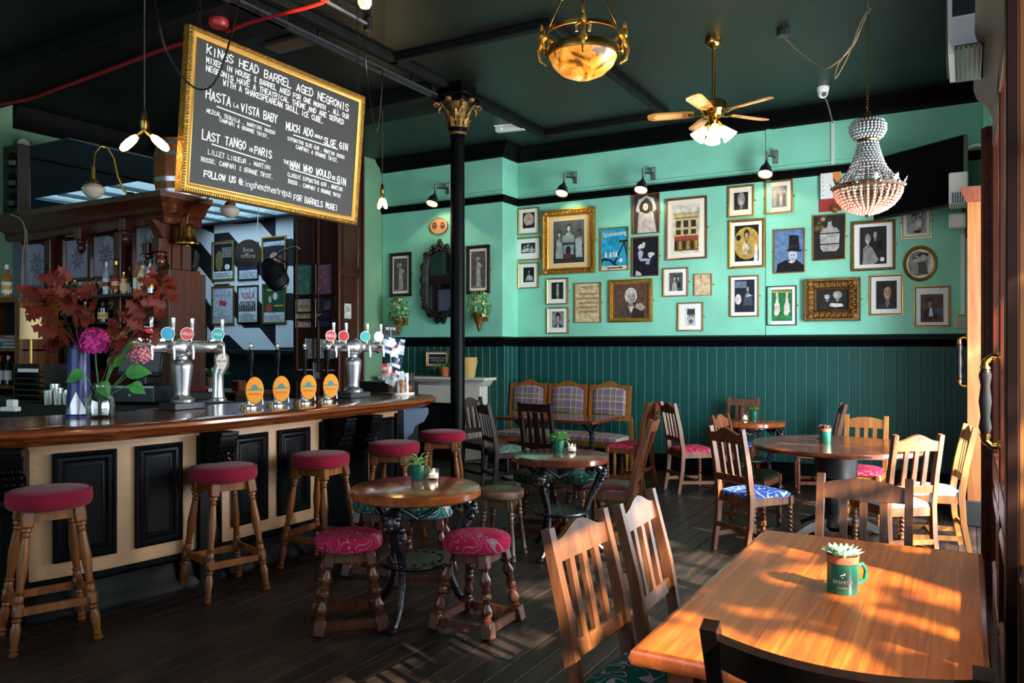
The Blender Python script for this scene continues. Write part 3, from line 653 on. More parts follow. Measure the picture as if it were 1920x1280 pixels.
# big round pedestal table
t = thing('pedestal_table', 'large round dark table on black pedestal among the sunlit chairs', 'table', (TB5.x, TB5.y, 0)); r = .66
MB().lathe([(.001, .722), (r - .01, .722), (r, .735), (r, .75), (r - .01, .76), (.001, .76)], 64).build('table_top', TTOPD, t, 30)
MB().lathe([(.2, .72), (.17, .66), (.16, .5), (.12, .47), (.125, .44), (.09, .42), (.085, .2), (.11, .17), (.12, .1), (.08, .06)], 28).build('pedestal', BLACK, t)
for k in range(4):
    a = R(45 + 90 * k); MB().bar([(.06 * math.cos(a), .06 * math.sin(a), .12), (.25 * math.cos(a), .25 * math.sin(a), .10), (.42 * math.cos(a), .42 * math.sin(a), .025)], (-math.sin(a), math.cos(a), 0), [.07, .06, .06], [.1, .07, .05]).build('foot', BLACK, t)
# foreground pine table
t = thing('pine_table', 'sunlit varnished pine table in the foreground with succulent mug', 'table'); X0, X1, Y0, Y1 = -.75, .035, 1.955, 3.50
for i, (a, b) in enumerate(((X0, -.49), (-.49, -.235), (-.235, X1))):
    MB().box(a + .0002, b - .0002, Y0, Y1, .718, .76).build('top_plank', PINE, t, 0)
EDG = wood('table_edge', '#4a1d0c', '#84401c', '#672e13', ax=1, rough=.2, coat=.5)
e = MB(); e.sweep([(0, .718), (.012, .72), (.018, .738), (.012, .757), (0, .7605)], [(X0, Y0), (X0, Y1), (X1, Y1), (X1, Y0)][::-1], closed=True); e.build('edge_nosing', EDG, t)
for s in (X0 + .06, X1 - .13):
    for y in (Y0 + .1, Y1 - .17): MB().bar([(s + .035, y, .7), (s + .035, y, 0)], (1, 0, 0), [.07, .05], [.07, .05]).build('leg', EDG, t, 0)
for y in (Y0 + .12, Y1 - .15): MB().box(X0 + .1, X1 - .1, y - .012, y + .012, .62, .718).build('apron', EDG, t, 0)
for x in (X0 + .1, X1 - .1): MB().box(x - .012, x + .012, Y0 + .12, Y1 - .15, .62, .718).build('apron', EDG, t, 0)
# dark table in front of the plaid bench
t = thing('rectangular_table', 'dark rectangular table in front of the plaid bench', 'table', (-4.0, 7.95, 0))
MB().box(-.6, .6, -.36, .36, .73, .765, c=.006).build('table_top', TTOPD, t, 0)
for s in (-1, 1):
    m = MB(); m.tube([(s * .42, -.28, .01), (s * .42, -.2, .06), (s * .42, 0, .16), (s * .42, 0, .6), (s * .42, -.2, .72)], .022, 8); m.tube([(s * .42, .28, .01), (s * .42, .2, .06), (s * .42, 0, .16), (s * .42, 0, .6), (s * .42, .2, .72)], .022, 8)
    for i in range(9): m.ell((s * .42 + .0, 0, .18 + .05 * i), .034, .034, .02, 8, 5)
    m.build('leg', IRON, t)
def tc(p): return Vector((p.x, p.y))
def toward(p, q): v = Vector((q[0] - p[0], q[1] - p[1])); return v.normalized()
def seat_from_back(b, f, d=.2): return (b[0] + f[0] * d, b[1] + f[1] * d)
C = chair
C('lit wooden chair nearest left of the pine table with green swirl seat', (-.88, 2.47), (1, -.06), WALN, SWG, 'turned', H=.955, w_=.47, rake=.11, padh=.05)
C('wooden chair second along the left of the pine table with navy seat', (-.86, 3.0), (1, .02), WALN, SWN, 'turned', H=.95, w_=.46, rake=.11)
C('near-black chair seen from behind in the bottom right foreground', (-.215, 1.98), (0, 1), wood('ebonised_wood', '#070403', '#150b07', ax=2, rough=.3, coat=.1), OXBL, 'square', crest='bowed', H=.985, w_=.56, slats=4, bow=.05, rake=.2)
C('wooden chair at the far end of the pine table', (-.42, 3.74), (0, -1), WALN, SWG, 'turned', crest='arch', H=.945, w_=.46, rake=.10)
b = (-1.52, 5.96); f = toward(b, (TB5.x, TB5.y)); C('wooden chair with bright blue seat at the left of the large round table', seat_from_back(b, f), f, WALN, SWB, H=.95, rake=.09)
b = (-.34, 6.12); f = toward(b, (TB5.x, TB5.y)); C('wooden chair with pale blue seat, back towards the camera, right of the large round table', seat_from_back(b, f), f, OAK, SWP, H=.95, rake=.09)
b = (-.03, 6.95); f = (-.95, -.18); C('sunlit pale wooden chair beside the open doorway', seat_from_back(b, f, .24), f, OAKL, SWP, 'square', H=.95, rake=.09)
b = VD(1621, 780, 7.2); f = toward(b, (TB5.x, TB5.y)); C('honey coloured chair with red seat behind the large round table', seat_from_back(b, f, .17), f, OAKL, SWR, 'turned', crest='arch', H=.92, rake=.06)
b = (-1.83, 7.0); f = toward(b, (TB5.x, TB5.y)); C('chair with dark green seat behind the blue-seated chair', seat_from_back(b, f), f, WALN, SWD, H=.95)
b = (-2.27, 9.36); C('chair against the panelled wall behind the farthest round table', (b[0], b[1] - .24), (0, -1), WALN, SWB, 'square', crest='flat', H=.955, w_=.42, slats=3, mid=True, rake=.05)
b = (-2.72, 8.22); f = toward(b, (TB4.x, TB4.y)); C('wooden chair with pink swirl seat left of the farthest round table', seat_from_back(b, f), f, WALN, SWR, H=.955)
b = (-1.22, 9.02); f = (-1, -.25); C('chair with turquoise and white seat between the round tables by the wall', seat_from_back(b, f), f, WALN, SWT, 'turned', H=.95)
b = (-2.24, 5.86); f = (-.97, -.2); C('tall curved-back chair with oxblood leather seat at the second round table', seat_from_back(b, f, .22), f, WALN, OXBL, 'turned', crest='bowed', H=1.0, slats=4, bow=.03, rake=.16, w_=.46)
b = (-3.08, 8.3); f = (-1, .05); C('wooden chair with pink seat right of the plaid bench table', seat_from_back(b, f), f, WALN, SWR, H=.95)
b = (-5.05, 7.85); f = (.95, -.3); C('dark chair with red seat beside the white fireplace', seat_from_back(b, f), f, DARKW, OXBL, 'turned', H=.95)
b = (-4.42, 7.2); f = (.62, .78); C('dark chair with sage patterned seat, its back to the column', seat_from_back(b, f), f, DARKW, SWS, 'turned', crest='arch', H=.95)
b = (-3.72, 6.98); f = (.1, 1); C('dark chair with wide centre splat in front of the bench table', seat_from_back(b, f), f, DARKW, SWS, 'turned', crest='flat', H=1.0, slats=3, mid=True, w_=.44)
# plaid bench
m, n, bs = nt('purple_plaid'); v = coords(n); sp = nd(n, 'ShaderNodeSeparateXYZ'); L(n, v, sp.inputs[0])
def stripes(out, k, cols):
    mu = nd(n, 'ShaderNodeMath', operation='MULTIPLY'); mu.inputs[1].default_value = k; L(n, out, mu.inputs[0]); fr = nd(n, 'ShaderNodeMath', operation='FRACT'); L(n, mu.outputs[0], fr.inputs[0])
    r_ = nd(n, 'ShaderNodeValToRGB'); r_.color_ramp.interpolation = 'CONSTANT'; e = r_.color_ramp.elements
    while len(e) < len(cols): e.new(.5)
    for x_, (p_, c_) in zip(e, cols): x_.position = p_; x_.color = S(c_) + (1,)
    L(n, fr.outputs[0], r_.inputs[0]); return r_.outputs[0]
PC = [(0, '#64526e'), (.3, '#b0a9a0'), (.38, '#6e6a50'), (.62, '#523f60'), (.7, '#b8b48c'), (.76, '#6b5c74')]
sz = nd(n, 'ShaderNodeMath', operation='ADD'); L(n, sp.outputs[1], sz.inputs[0]); L(n, sp.outputs[2], sz.inputs[1])
mx = nd(n, 'ShaderNodeMix', data_type='RGBA'); mx.inputs[0].default_value = .5; L(n, stripes(sp.outputs[0], 5.5, PC), mx.inputs[6]); L(n, stripes(sz.outputs[0], 5.5, PC), mx.inputs[7]); L(n, mx.outputs[2], bs.inputs['Base Color']); bs.inputs['Roughness'].default_value = .9; PLAID = m
xl, xr = VY(965, 750, 9.4).x, VY(1186, 750, 9.3).x
t = thing('plaid_bench', 'three-seat oak framed bench in purple plaid against the panelled wall', 'bench', ((xl + xr) / 2, 9.3, 0)); bw = (xr - xl) / 3
for i in range(3):
    cx = (i - 1) * bw; w2 = bw / 2 - .012; o = MB(); n_ = 16
    outer = [(-w2, 0), (w2, 0)] + [(w2 - 2 * w2 * k / n_, .42 + .06 * (math.sin(math.pi * k / n_) ** .7) + (.02 * math.cos(4 * math.pi * k / n_))) for k in range(n_ + 1)]
    inner = [(-w2 + .06, .07), (w2 - .06, .07)] + [((w2 - .06) * (1 - 2 * k / n_), .37 + .05 * (math.sin(math.pi * k / n_) ** .7)) for k in range(n_ + 1)]
    k_ = len(outer); vs = [(x, -.02, z) for x, z in outer] + [(x, -.02, z) for x, z in inner] + [(x, .03, z) for x, z in outer] + [(x, .03, z) for x, z in inner]; fs = []
    for j in range(k_):
        j2 = (j + 1) % k_; fs += [(j, j2, k_ + j2, k_ + j), (2 * k_ + j, 3 * k_ + j, 3 * k_ + j2, 2 * k_ + j2), (j, 2 * k_ + j, 2 * k_ + j2, j2), (k_ + j, k_ + j2, 3 * k_ + j2, 3 * k_ + j)]
    o.add(vs, fs, T(cx, -.06, .62) @ RX(R(-6))); bf = o.build('back_frame', OAKL, t)
    MB().stack([[(x * s_, y_, .22 + (z - .22) * s_) for x, z in inner] for s_, y_ in ((1.02, .02), (1.02, -.02), (.92, -.035), (.5, -.042))], T(cx, -.06, .62) @ RX(R(-6))).build('back_cushion', PLAID, bf, 60)
pad(rrect(bw * 3 - .03, .44, .04), .40, .08, .01).build('seat_cushion', PLAID, t, 60).location = (0, -.28, 0)
MB().box(-bw * 1.5, bw * 1.5, -.5, -.04, .33, .40, c=.006).build('seat_frame', OAKL, t, 0)
for s in (-1, 1):
    for y in (-.47, -.07): m = MB(); turned(m, (s * (bw * 1.5 - .05), y, .35), (s * (bw * 1.5 - .05), y, 0), .025, TURN); m.build('leg', OAKL, t)
    MB().bar([(s * bw * 1.49, .0, 0), (s * bw * 1.49, -.03, .64), (s * bw * 1.49, -.06, .66)], (1, 0, 0), .04, .04).build('back_post', OAKL, t)
# things on the tables
def top(px, py, h): return G(px, py, h)
mug('green enamel mug with leafy plant on the nearest round table', top(784, 897, .74), R(20), 1.0, mat('leaf_variegated', '#7fae74', .45, var=(40, .5)), False, 'leafy')
candle('lit tealight glass on the nearest round table', top(813, 898, .74))
mug('green mug with feathery plant on the second round table', top(1047, 846, .74), R(40), 1.05, LEAFG, False, 'fern')
candle('lit tealight glass on the second round table', top(1073, 847, .74))
mug('green mug with bright succulent on the farthest round table', top(1414, 785, .74), R(200), 1.1, LEAFG, False, 'rosette')
candle('tealight glass on the farthest round table', top(1397, 788, .74))
mug('green mug with reddish succulent on the large round table', top(1547, 829, .76), R(180), 1.1, mat('leaf_red', '#6d5a4c', .5, var=(40, .5)), True, 'rosette')
FGM = mug('green mug lettered SIPSMITH with terracotta pot of pale succulents on the pine table', top(1580, 1108, .76), R(40), 1.12, mat('leaf_succulent', '#a9c0a6', .45, var=(90, .35)), True, 'rosette', True)
# ------------------------------------------------------------------ lettering
def text(body, size, m, parent, M=ID, align='CENTER', name='lettering', ex=.0004, sx=1.):
    cu = bpy.data.curves.new('t', 'FONT'); cu.body = body; cu.size = size; cu.align_x = align; cu.align_y = 'CENTER'; cu.extrude = ex; cu.resolution_u = 2
    o = bpy.data.objects.new('t', cu); me = bpy.data.meshes.new_from_object(o); bpy.data.objects.remove(o)
    me.materials.clear(); me.materials.append(m)
    ob = bpy.data.objects.new(name, me); COL.objects.link(ob); ob.parent = parent; ob.matrix_basis = M @ Matrix.Diagonal((sx, 1, 1, 1)); return ob
STROKES = {'A': '00 26 40|12 32', 'B': '00 06|06 36 45 33 03|33 42 30 00', 'C': '45 26 04 02 20 41', 'D': '00 06|06 26 44 42 20 00', 'E': '46 06 00 40|03 33', 'F': '46 06 00|03 33', 'G': '45 26 04 02 20 40 43 23', 'H': '00 06|40 46|03 43', 'I': '20 26', 'J': '36 31 20 01', 'K': '00 06|45 02|13 40', 'L': '06 00 40', 'M': '00 06 22 46 40', 'N': '00 06 40 46', 'O': '26 04 02 20 42 44 26', 'P': '00 06 36 45 44 33 03', 'Q': '26 04 02 20 42 44 26|31 50', 'R': '00 06 36 45 44 33 03|23 40', 'S': '45 26 05 04 42 41 20 01', 'T': '06 46|26 20', 'U': '06 01 20 41 46', 'V': '06 20 46', 'W': '06 10 24 30 46', 'X': '06 40|00 46', 'Y': '06 23 46|23 20', 'Z': '06 46 00 40', '&': '45 25 14 23 12 20 41|26 20', '.': '20 21', ',': '21 10', '!': '26 22|20 21',
           'a': '34 14 02 10 31|34 30', 'b': '06 00 30 42 34 04', 'd': '46 40 10 02 14 44', 'e': '02 42 44 14 02 10 40', 'g': '44 14 02 10 40|44 4a 1a', 'h': '06 00|03 24 42 40', 'i': '24 20|26 26', 'k': '06 00|34 02 30', 'n': '04 00|03 24 43 40', 'p': '04 0a|04 34 42 30 00', 'r': '04 00|02 24 34', 's': '44 14 12 32 30 00', 't': '26 21 30|04 44', 'u': '04 01 20 40|44 40', '@': '31 21 12 14 24 34 31 42 44 26 04 02 20 40', '$': '45 14 33 13 02 20 41|26 20'}
def chalk(mb, s, x0, x1, y, h, slope=0., th=.011, rng=random.Random(2)):
    n = len(s); cw = (x1 - x0) / n
    for i, ch in enumerate(s):
        if ch not in STROKES: continue
        ox = x0 + i * cw; jy = rng.uniform(-.06, .06) * h; js = rng.uniform(.92, 1.08)
        for st_ in STROKES[ch].split('|'):
            P = []
            for q in st_.split():
                yy = -2 if q[1] == 'a' else int(q[1])
                P.append(Vector((ox + (int(q[0]) / 4 * .74 + .05) * cw, y + jy + yy / 6 * h * js + slope * (ox - x0), 0)))
            if len(P) == 2 and (P[0] - P[1]).length < 1e-4: P[1] = P[0] + Vector((th * .6, 0, 0))
            for a, b in zip(P, P[1:]):
                d = (b - a); 
                if d.length < 1e-5: continue
                d.normalize(); q = Vector((-d.y, d.x, 0)) * th / 2; a2, b2 = a - d * th * .4, b + d * th * .4
                mb.add([a2 - q, b2 - q, b2 + q, a2 + q], [(0, 1, 2, 3)])
# ------------------------------------------------------------------ bar counter
BH = 1.10
BP = [(-6.9, 1.62), (-6.2, 1.66), (-5.6, 1.76), (-5.1, 1.96), (-4.75, 2.2), (-4.53, 2.48), (-4.42, 2.82), (-4.36, 3.25), (-4.34, 3.7), (-4.34, 4.6), (-4.34, 5.45), (-4.38, 5.62), (-4.48, 5.74), (-4.65, 5.8), (-5.1, 5.82)]
bar = thing('bar_counter', 'curved pub bar with cream crackle front, black panels and polished wooden top', 'bar counter')
MB().sweep([(-.05, .2), (0, .2), (0, 1.03), (-.05, 1.03)], BP).build('bar_front', CREAMW, bar, 30)
MB().sweep([(-.08, 0), (.03, 0), (.03, .03), (.0, .07), (-.02, .18), (.005, .2), (.005, .235), (-.08, .235)], BP).build('plinth', BLKG, bar)
MB().sweep([(-.02, 1.02), (.03, 1.0), (.09, 1.0), (.11, 1.03), (.16, 1.035), (.19, 1.02), (.23, 1.03), (.25, 1.055), (.285, 1.06), (.3, 1.075), (.3, 1.092), (.285, 1.102), (.1, 1.104), (-.02, 1.1)], BP).build('counter_nosing', BARTOP, bar)
MB().sweep([(.01, .975), (.03, .975), (.03, 1.02), (.01, 1.02)], BP).build('under_moulding', CREAMW, bar)
oo = []
for i, p in enumerate(BP):
    a = Vector(BP[max(0, i - 1)]); b = Vector(BP[min(len(BP) - 1, i + 1)]); d = (b - a).normalized(); oo.append((p[0] + d.y * .12, p[1] - d.x * .12))
inner = [(-5.1, 5.25), (-5.08, 3.3), (-5.3, 2.75), (-5.8, 2.45), (-6.9, 2.3)]
MB().prism((oo + inner)[::-1], 1.05, BH).build('counter_top', BARTOP, bar, 0)
MB().prism([(x - .05, y) for x, y in inner] + [(-6.9, 2.28), (-5.83, 2.4), (-5.33, 2.7), (-5.13, 3.25), (-5.15, 5.25)], .0, 1.05).build('inner_face', BLACKM, bar, 0)
def bhit(px):
    best = None
    for a, b in zip(BP, BP[1:]):
        a, b = Vector(a), Vector(b); d = ray(px, HZ); d = Vector((d.x, d.y)); e = b - a; den = d.x * e.y - d.y * e.x
        if abs(den) < 1e-9: continue
        s_ = (a.x * d.y - a.y * d.x) / den
        p = a + e * s_
        if -1e-6 <= s_ <= 1.000001 and p.dot(d) > 0 and (best is None or p.length < best[0].length): best = (p, e.normalized())
    return best
def bframe(pa, pb):
    A, Bq = bhit(pa)[0], bhit(pb)[0]; tg = (Bq - A).normalized(); c = (A + Bq) / 2; w_ = (Bq - A).length
    return c, tg, Vector((tg.y, -tg.x)), w_
for pa, pb in ((97, 216), (252, 339), (433, 499), (519, 578), (693, 735)):
    c, tg, out, w_ = bframe(pa, pb); o = Vector((c.x + out.x * (.012 if pa < 230 else .002), c.y + out.y * (.012 if pa < 230 else .002), .635)); Mx = FR(o, (tg.x, tg.y, 0), (0, 0, 1), (out.x, out.y, 0))
    p = MB().box(-w_ / 2 + .01, w_ / 2 - .01, -.3, .3, -.02, .006, Mx).build('panel', BLKG, bar, 0)
    MB().frame(w_, .62, [(0, 0), (0, .022), (.015, .03), (.03, .02), (.045, .022), (.06, .008), (.06, 0)], Mx).build('panel_moulding', BLKG, p)
    MB().frame(w_ - .13, .49, [(0, .006), (.006, .010), (.014, .010), (.014, .006)], Mx).build('panel_field', BLKG, p)
def corbel(px_, wd_):
    h = bhit(px_); c, tg = h[0], h[1]; out = Vector((tg.y, -tg.x)); Mx = FR((c.x, c.y, 0), (out.x, out.y, 0), (0, 0, 1), (-tg.x, -tg.y, 0))
    pr = [(0, .62), (.035, .62), (.05, .66), (.04, .7), (.06, .72), (.10, .74), (.115, .79), (.095, .83), (.12, .85), (.18, .87), (.215, .92), (.215, .97), (.23, .98), (.23, 1.0), (0, 1.0)]
    m = MB().prism(pr, -wd_ / 2, wd_ / 2, Mx)
    for z in (.80, .84, .88):
        for j in range(4): m.ell((.07 + (z - .7) * .7, z, (-.375 + j * .25) * wd_), .018, n=7, m=5, M=Mx)
    m.tube([(.1, .79, -wd_ / 2 - .004), (.1, .79, wd_ / 2 + .004)], .03, 10, Mx); m.tube([(.175, .92, -wd_ / 2 - .004), (.175, .92, wd_ / 2 + .004)], .038, 10, Mx)
    m.build('corbel', BLKG, bar)
for pa, pb in ((2, 54), (368, 411), (598, 686), (739, 751)):
    c, tg, out, w_ = bframe(pa, pb); Mx = FR((c.x, c.y, 0), (tg.x, tg.y, 0), (0, 0, 1), (out.x, out.y, 0))
    MB().box(-w_ / 2, w_ / 2, .0, 1.0, -.02, .035, Mx, .006).build('pilaster', BLKG, bar, 0)
for px_, wd_ in ((28, .14), (390, .13), (618, .12), (668, .12)): corbel(px_, wd_)
h_ = Vector((-4.62, 5.78)); m = MB()
pr = [(0, .6), (.05, .62), (.07, .68), (.05, .74), (.10, .78), (.12, .84), (.2, .88), (.24, .95), (.24, 1.0), (0, 1.0)]
MB().prism(pr, -.06, .06, FR((-4.42, 5.66, 0), (.75, .66, 0), (0, 0, 1), (.66, -.75, 0))).build('corbel', mat('blue_grey_paint', '#4a5a70', .35), bar)
# ------------------------------------------------------------------ things on the bar
def beer_tower(label, p, ya, yb, taps):
    t = thing('beer_tower', label, 'beer tap', (p[0], p[1], BH)); la, lb = ya - p[1], yb - p[1]
    MB().box(-.09, .09, -.13, .13, 0, .05, c=.006).build('drip_block', mat('dark_slate', '#23262b', .5, bump=(80, .3)), t, 0)
    MB().lathe([(.085, .05), (.088, .07), (.06, .085), (.05, .10), (.052, .13), (.072, .29), (.074, .32), (.06, .345), (.04, .36), (.04, .38), (.06, .39), (.045, .41)], 24).build('pillar', STEEL, t)
    ln = lb - la; SC = Matrix.Diagonal((1.25, 1.25, 1, 1)); pr = [(.001, 0), (.034, .012), (.048, .04), (.048, .06), (.036, .09)]
    for f in (.16, .34): pr += [(.034, f * ln - .04), (.034, f * ln + .01)]
    pr += [(.036, .36 * ln), (.05, .39 * ln), (.042, .42 * ln), (.062, .47 * ln), (.062, .53 * ln), (.042, .58 * ln), (.05, .61 * ln), (.036, .64 * ln), (.034, .8 * ln)]
    pr += [(ln_r, ln - z) for ln_r, z in ((.036, .09), (.048, .06), (.048, .04), (.034, .012), (.001, 0))]
    MB().lathe(pr, 22, T(0, la, .45) @ RX(R(-90)) @ SC).build('cross_bar', CHROME, t)
    for f, colr, word, tc_ in taps:
        y = la + f * ln; k = MB(); k.tube([(.05, y, .45), (.1, y, .445), (.105, y, .40), (.105, y, .36)], [.016, .014, .011, .008], 8); k.build('nozzle', CHROME, t)
        MB().tube([(.04, y + .03, .48), (.05, y + .03, .54), (.035, y + .045, .60), (.03, y + .05, .655)], [.008, .009, .013, .015], 8).build('tap_handle', CHROME, t)
        Mx = T(.06, y - .02, .543) @ RZ(R(62)) @ RX(R(90)); b = MB().lathe([(.001, -.006), (.044, -.006), (.046, 0), (.042, .008), (.001, .010)], 26, Mx).build('badge', mat('badge_' + colr.strip('#'), colr, .5, spec=.3), t)
        MB().lathe([(.043, .004), (.047, .004), (.047, .011), (.043, .011)], 26, Mx, cap=False).build('badge_rim', mat('badge_rim', '#e8e4da', .4), b)
        if word: text(word, .031, WHITE if not tc_ else tc_, b, Mx @ T(0, 0, .012), sx=.9)
        MB().box(-.012, .012, y - .045, y - .005, .48, .51).build('badge_post', CHROME, t, 0)
p = G(341, 766, BH)
beer_tower('chrome beer tower with round badges behind the flower vase', (-4.93, 3.76), 3.33, 4.12, ((.14, '#c41a22', '', None), (.36, '#3aa0c4', '', None), (.56, '#d24a48', 'HELLS', None), (.9, '#2aa6a2', 'PALE', None)))
beer_tower('chrome beer tower with round badges beside the snack jar', (-4.72, 5.36), 4.98, 5.76, ((.06, '#cf3f42', 'HELLS', None), (.26, '#b3121f', '', None), (.62, '#2aa6a2', '', None), (.86, '#d8cfc6', '', None)))
t = thing('beer_font', 'single curved chrome beer font with pale oval plate', 'beer tap', VD(409, 735, 6.6)); t.location.z = BH
MB().tube([(0, 0, 0), (0, 0, .12), (.0, .0, .22), (.02, .02, .3), (.02, .02, .36), (0, -.0, .42)], [.055, .045, .045, .06, .062, .03], 16).build('column', CHROME, t); MB().lathe([(.07, 0), (.07, .02), (.05, .03)], 18).build('base', CHROME, t)
Mx = T(.065, -.02, .33) @ RZ(R(60)) @ RX(R(90)); b = MB().lathe([(.001, 0), (.05, 0), (.05, .006), (.001, .008)], 24, Mx @ Matrix.Diagonal((.85, 1.3, 1, 1))).build('badge', mat('badge_cream', '#d8cdc0', .4), t)
text('PERONI', .022, mat('badge_red_ink', '#b0202a', .5), b, Mx @ T(0, 0, .009))
ORG = mat('orange_badge', '#e08c10', .5, spec=.3); REDI = mat('badge_orange_ink', '#c8431c', .5); TEI = mat('badge_teal_ink', '#2f7a78', .5)
for lb, px in (('leftmost', 470), ('second', 520), ('third', 571), ('rightmost', 613)):
    q = VX(px, 745, -4.58); t = thing('hand_pump', lb + ' of the four black hand pumps with orange oval badges', 'hand pump', (q.x, q.y, BH), 0, 'hand pumps on the bar')
    MB().lathe([(.055, 0), (.055, .01), (.035, .02), (.026, .05), (.03, .07), (.022, .09), (.02, .13)], 18).build('base', CHROME, t)
    MB().lathe([(.014, .12), (.018, .2), (.013, .26), (.015, .3), (.024, .36), (.026, .40), (.02, .425), (.012, .43)], 16).build('handle', BLKG, t); MB().lathe([(.012, .43), (.016, .44), (.011, .45), (.014, .462), (.009, .475), (.001, .48)], 14).build('finial', CHROME, t)
    MB().tube([(.02, .03, .05), (.02, .07, .09), (.02, .09, .07), (.02, .095, .02)], .008, 8).build('spout', CHROME, t); MB().tube([(0, -.05, .0), (0, -.055, .03), (0, -.09, .02), (0, -.1, 0)], .007, 6).build('clip', BRASS, t)
    Mx = T(.04, .0, .13) @ RZ(R(60)) @ RX(R(90)); b = MB().lathe([(.001, 0), (.07, 0), (.072, .004), (.068, .009), (.001, .010)], 30, Mx @ Matrix.Diagonal((.92, 1.38, 1, 1))).build('badge', ORG, t)
    text('ORIGINAL', .022, REDI, b, Mx @ T(0, -.028, .0105), sx=.95)
    MB().box(-.056, .056, .0, .010, .0105, .0115, Mx).build('badge_band', TEI, b, 0); MB().prism([(-.03, .01), (.03, .01), (.015, .035), (0, .045), (-.015, .035)], .0105, .0113, Mx).build('badge_emblem', TEI, b, 0)
# glass jar of pastries, snack rack, small keg
q = G(752, 739, BH); t = thing('pastry_jar', 'round glass jar of pastries on the far end of the bar', 'jar', q)
MB().lathe([(.001, 0), (.125, 0), (.125, .02), (.001, .02)], 30).build('base', mat('jar_base', '#d8d2c4', .4), t)
MB().lathe([(.122, .02), (.124, .2), (.126, .205), (.118, .205), (.116, .022)], 30, cap=False).build('glass', GLASS, t)
PAS = mat('pastry', '#b56f33', .8, var=(20, .4), bump=(30, .6))
for i, (x, y, z) in enumerate(((-.05, -.03, .055), (.03, -.05, .055), (.0, .05, .055), (.01, -.01, .105), (.06, .03, .06))):
    o = tag(MB().ell((0, 0, 0), .045, .04, .034, 12, 8).build('pastry', PAS, None, 60), 'golden brown pastry in the glass jar, ' + ('left at the bottom', 'right at the bottom', 'back at the bottom', 'topmost of the pile', 'against the right glass')[i], 'pastry', 'pastries in the jar'); o.location = q + Vector((x, y, z))
t2 = thing('snack_rack', 'wire stand with clipped snack packets at the far end of the bar', 'rack', G(738, 741, BH) + Vector((-.12, .1, 0))); t2.location.z = BH
MB().tube([(0, 0, 0), (0, 0, .62)], .012, 8).build('pole', BLACK, t2); MB().box(-.1, .1, -.1, .1, 0, .015).build('base', BLACK, t2, 0); hd = MB().box(-.005, .005, -.11, .11, .56, .66).build('header_card', BLACKM, t2, 0)
text('BIG BOBS', .035, WHITE, hd, T(.007, 0, .62) @ RZ(R(90)) @ RX(R(90)))
rb = random.Random(8)
for i, (y, z, c1, c2) in enumerate(((-.09, .47, '#c9d3e0', '#2d3d63'), (.0, .44, '#dfe3ea', '#7d2030'), (.1, .45, '#aab6c8', '#1d2a44'), (.05, .30, '#26324a', '#d5dbe6'), (-.08, .22, '#8a8d92', '#b3202c'), (.0, .16, '#d7dde6', '#5a2030'), (.1, .14, '#b6c4d2', '#253a5a'))):
    m = MB(); N = 6; M_ = 5; vs = []
    for sd in (1, -1):
        for j in range(M_ + 1):
            for k in range(N + 1):
                u_, v_ = k / N, j / M_; vs.append((sd * .022 * math.sin(math.pi * u_) ** .6 * math.sin(math.pi * v_) ** .6 + rb.uniform(-.004, .004), (u_ - .5) * .11, (v_ - .5) * .15))
    for sd in (0, 1):
        o_ = sd * (N + 1) * (M_ + 1)
        for j in range(M_):
            for k in range(N):
                m.col = S(c2) if j == (i % 3) + 1 or (j == 4 and k < 3) else S(c1); a = o_ + j * (N + 1) + k; m.add([vs[a], vs[a + 1], vs[a + N + 2], vs[a + N + 1]], [(0, 1, 2, 3)])
    o = tag(m.build('snack_packet', printmat('foil_print%d' % i, .3, .3), None, 60), ('foil snack packet clipped high on the rack', 'foil snack packet clipped low on the rack')[i > 2] + (', left', ', middle', ', right', ', dark blue', ', red edged', ', white', ', pale blue')[i], 'packet', 'snack packets on the rack')
    o.matrix_basis = T(t2.location + Vector((.03, y, z))) @ RZ(R(-25)) @ RX(rb.uniform(-.5, .5))
def barrel(label, p, L_, r, staves=18, axis='Z', hoop=STEEL, wd=None, rz=0, name='wooden_barrel'):
    t = thing(name, label, 'barrel', M=T(Vector(p)) @ RZ(rz) @ (ID if axis == 'Z' else RX(R(90)) @ T(0, 0, -L_ / 2))); wd = wd or OAKL
    f = lambda z: r * (.84 + .16 * math.sin(math.pi * z / L_)); first = None
    for k in range(staves):
        a = 2 * math.pi * k / staves
        if first is None:
            hw = math.pi / staves * .96; m = MB(); m.stack([[(f(z) * math.cos(-hw), f(z) * math.sin(-hw), z), (f(z) * 1.0, 0, z), (f(z) * math.cos(hw), f(z) * math.sin(hw), z), ((f(z) - .02) * math.cos(hw), (f(z) - .02) * math.sin(hw), z), ((f(z) - .02) * math.cos(-hw), (f(z) - .02) * math.sin(-hw), z)] for z in [L_ * i / 8 for i in range(9)]]); o = m.build('stave', wd, t, 30); first = o
        else: o = bpy.data.objects.new('stave', first.data); COL.objects.link(o); o.parent = t; o.rotation_euler = (0, 0, a)
    for z0 in (.04, .24, .68, .88):
        MB().lathe([(f(L_ * (z0 + k * .02)) + .003 + e, L_ * (z0 + k * .02)) for k, e in ((0, 0), (0, .003), (4, .003), (4, 0))], 28, cap=False).build('hoop', hoop, t)
    for z in (.02 * L_, .96 * L_): MB().lathe([(.001, z), (f(z) - .012, z), (f(z) - .012, z + .012), (.001, z + .012)], 24).build('barrel_head', wd, t)
    return t
barrel('small wooden keg behind the snack rack', (-5.05, 6.3, 1.31), .2, .09, 12, 'Y', mat('dark_hoop', '#241a14', .5), OAKL, R(35), 'small_keg')
tag(MB().box(-5.35, -4.85, 6.14, 6.5, 0, 1.2, c=.01).build('snack_plinth', BLACK, None, 0), 'black stand behind the far end of the bar carrying a small keg', 'stand')
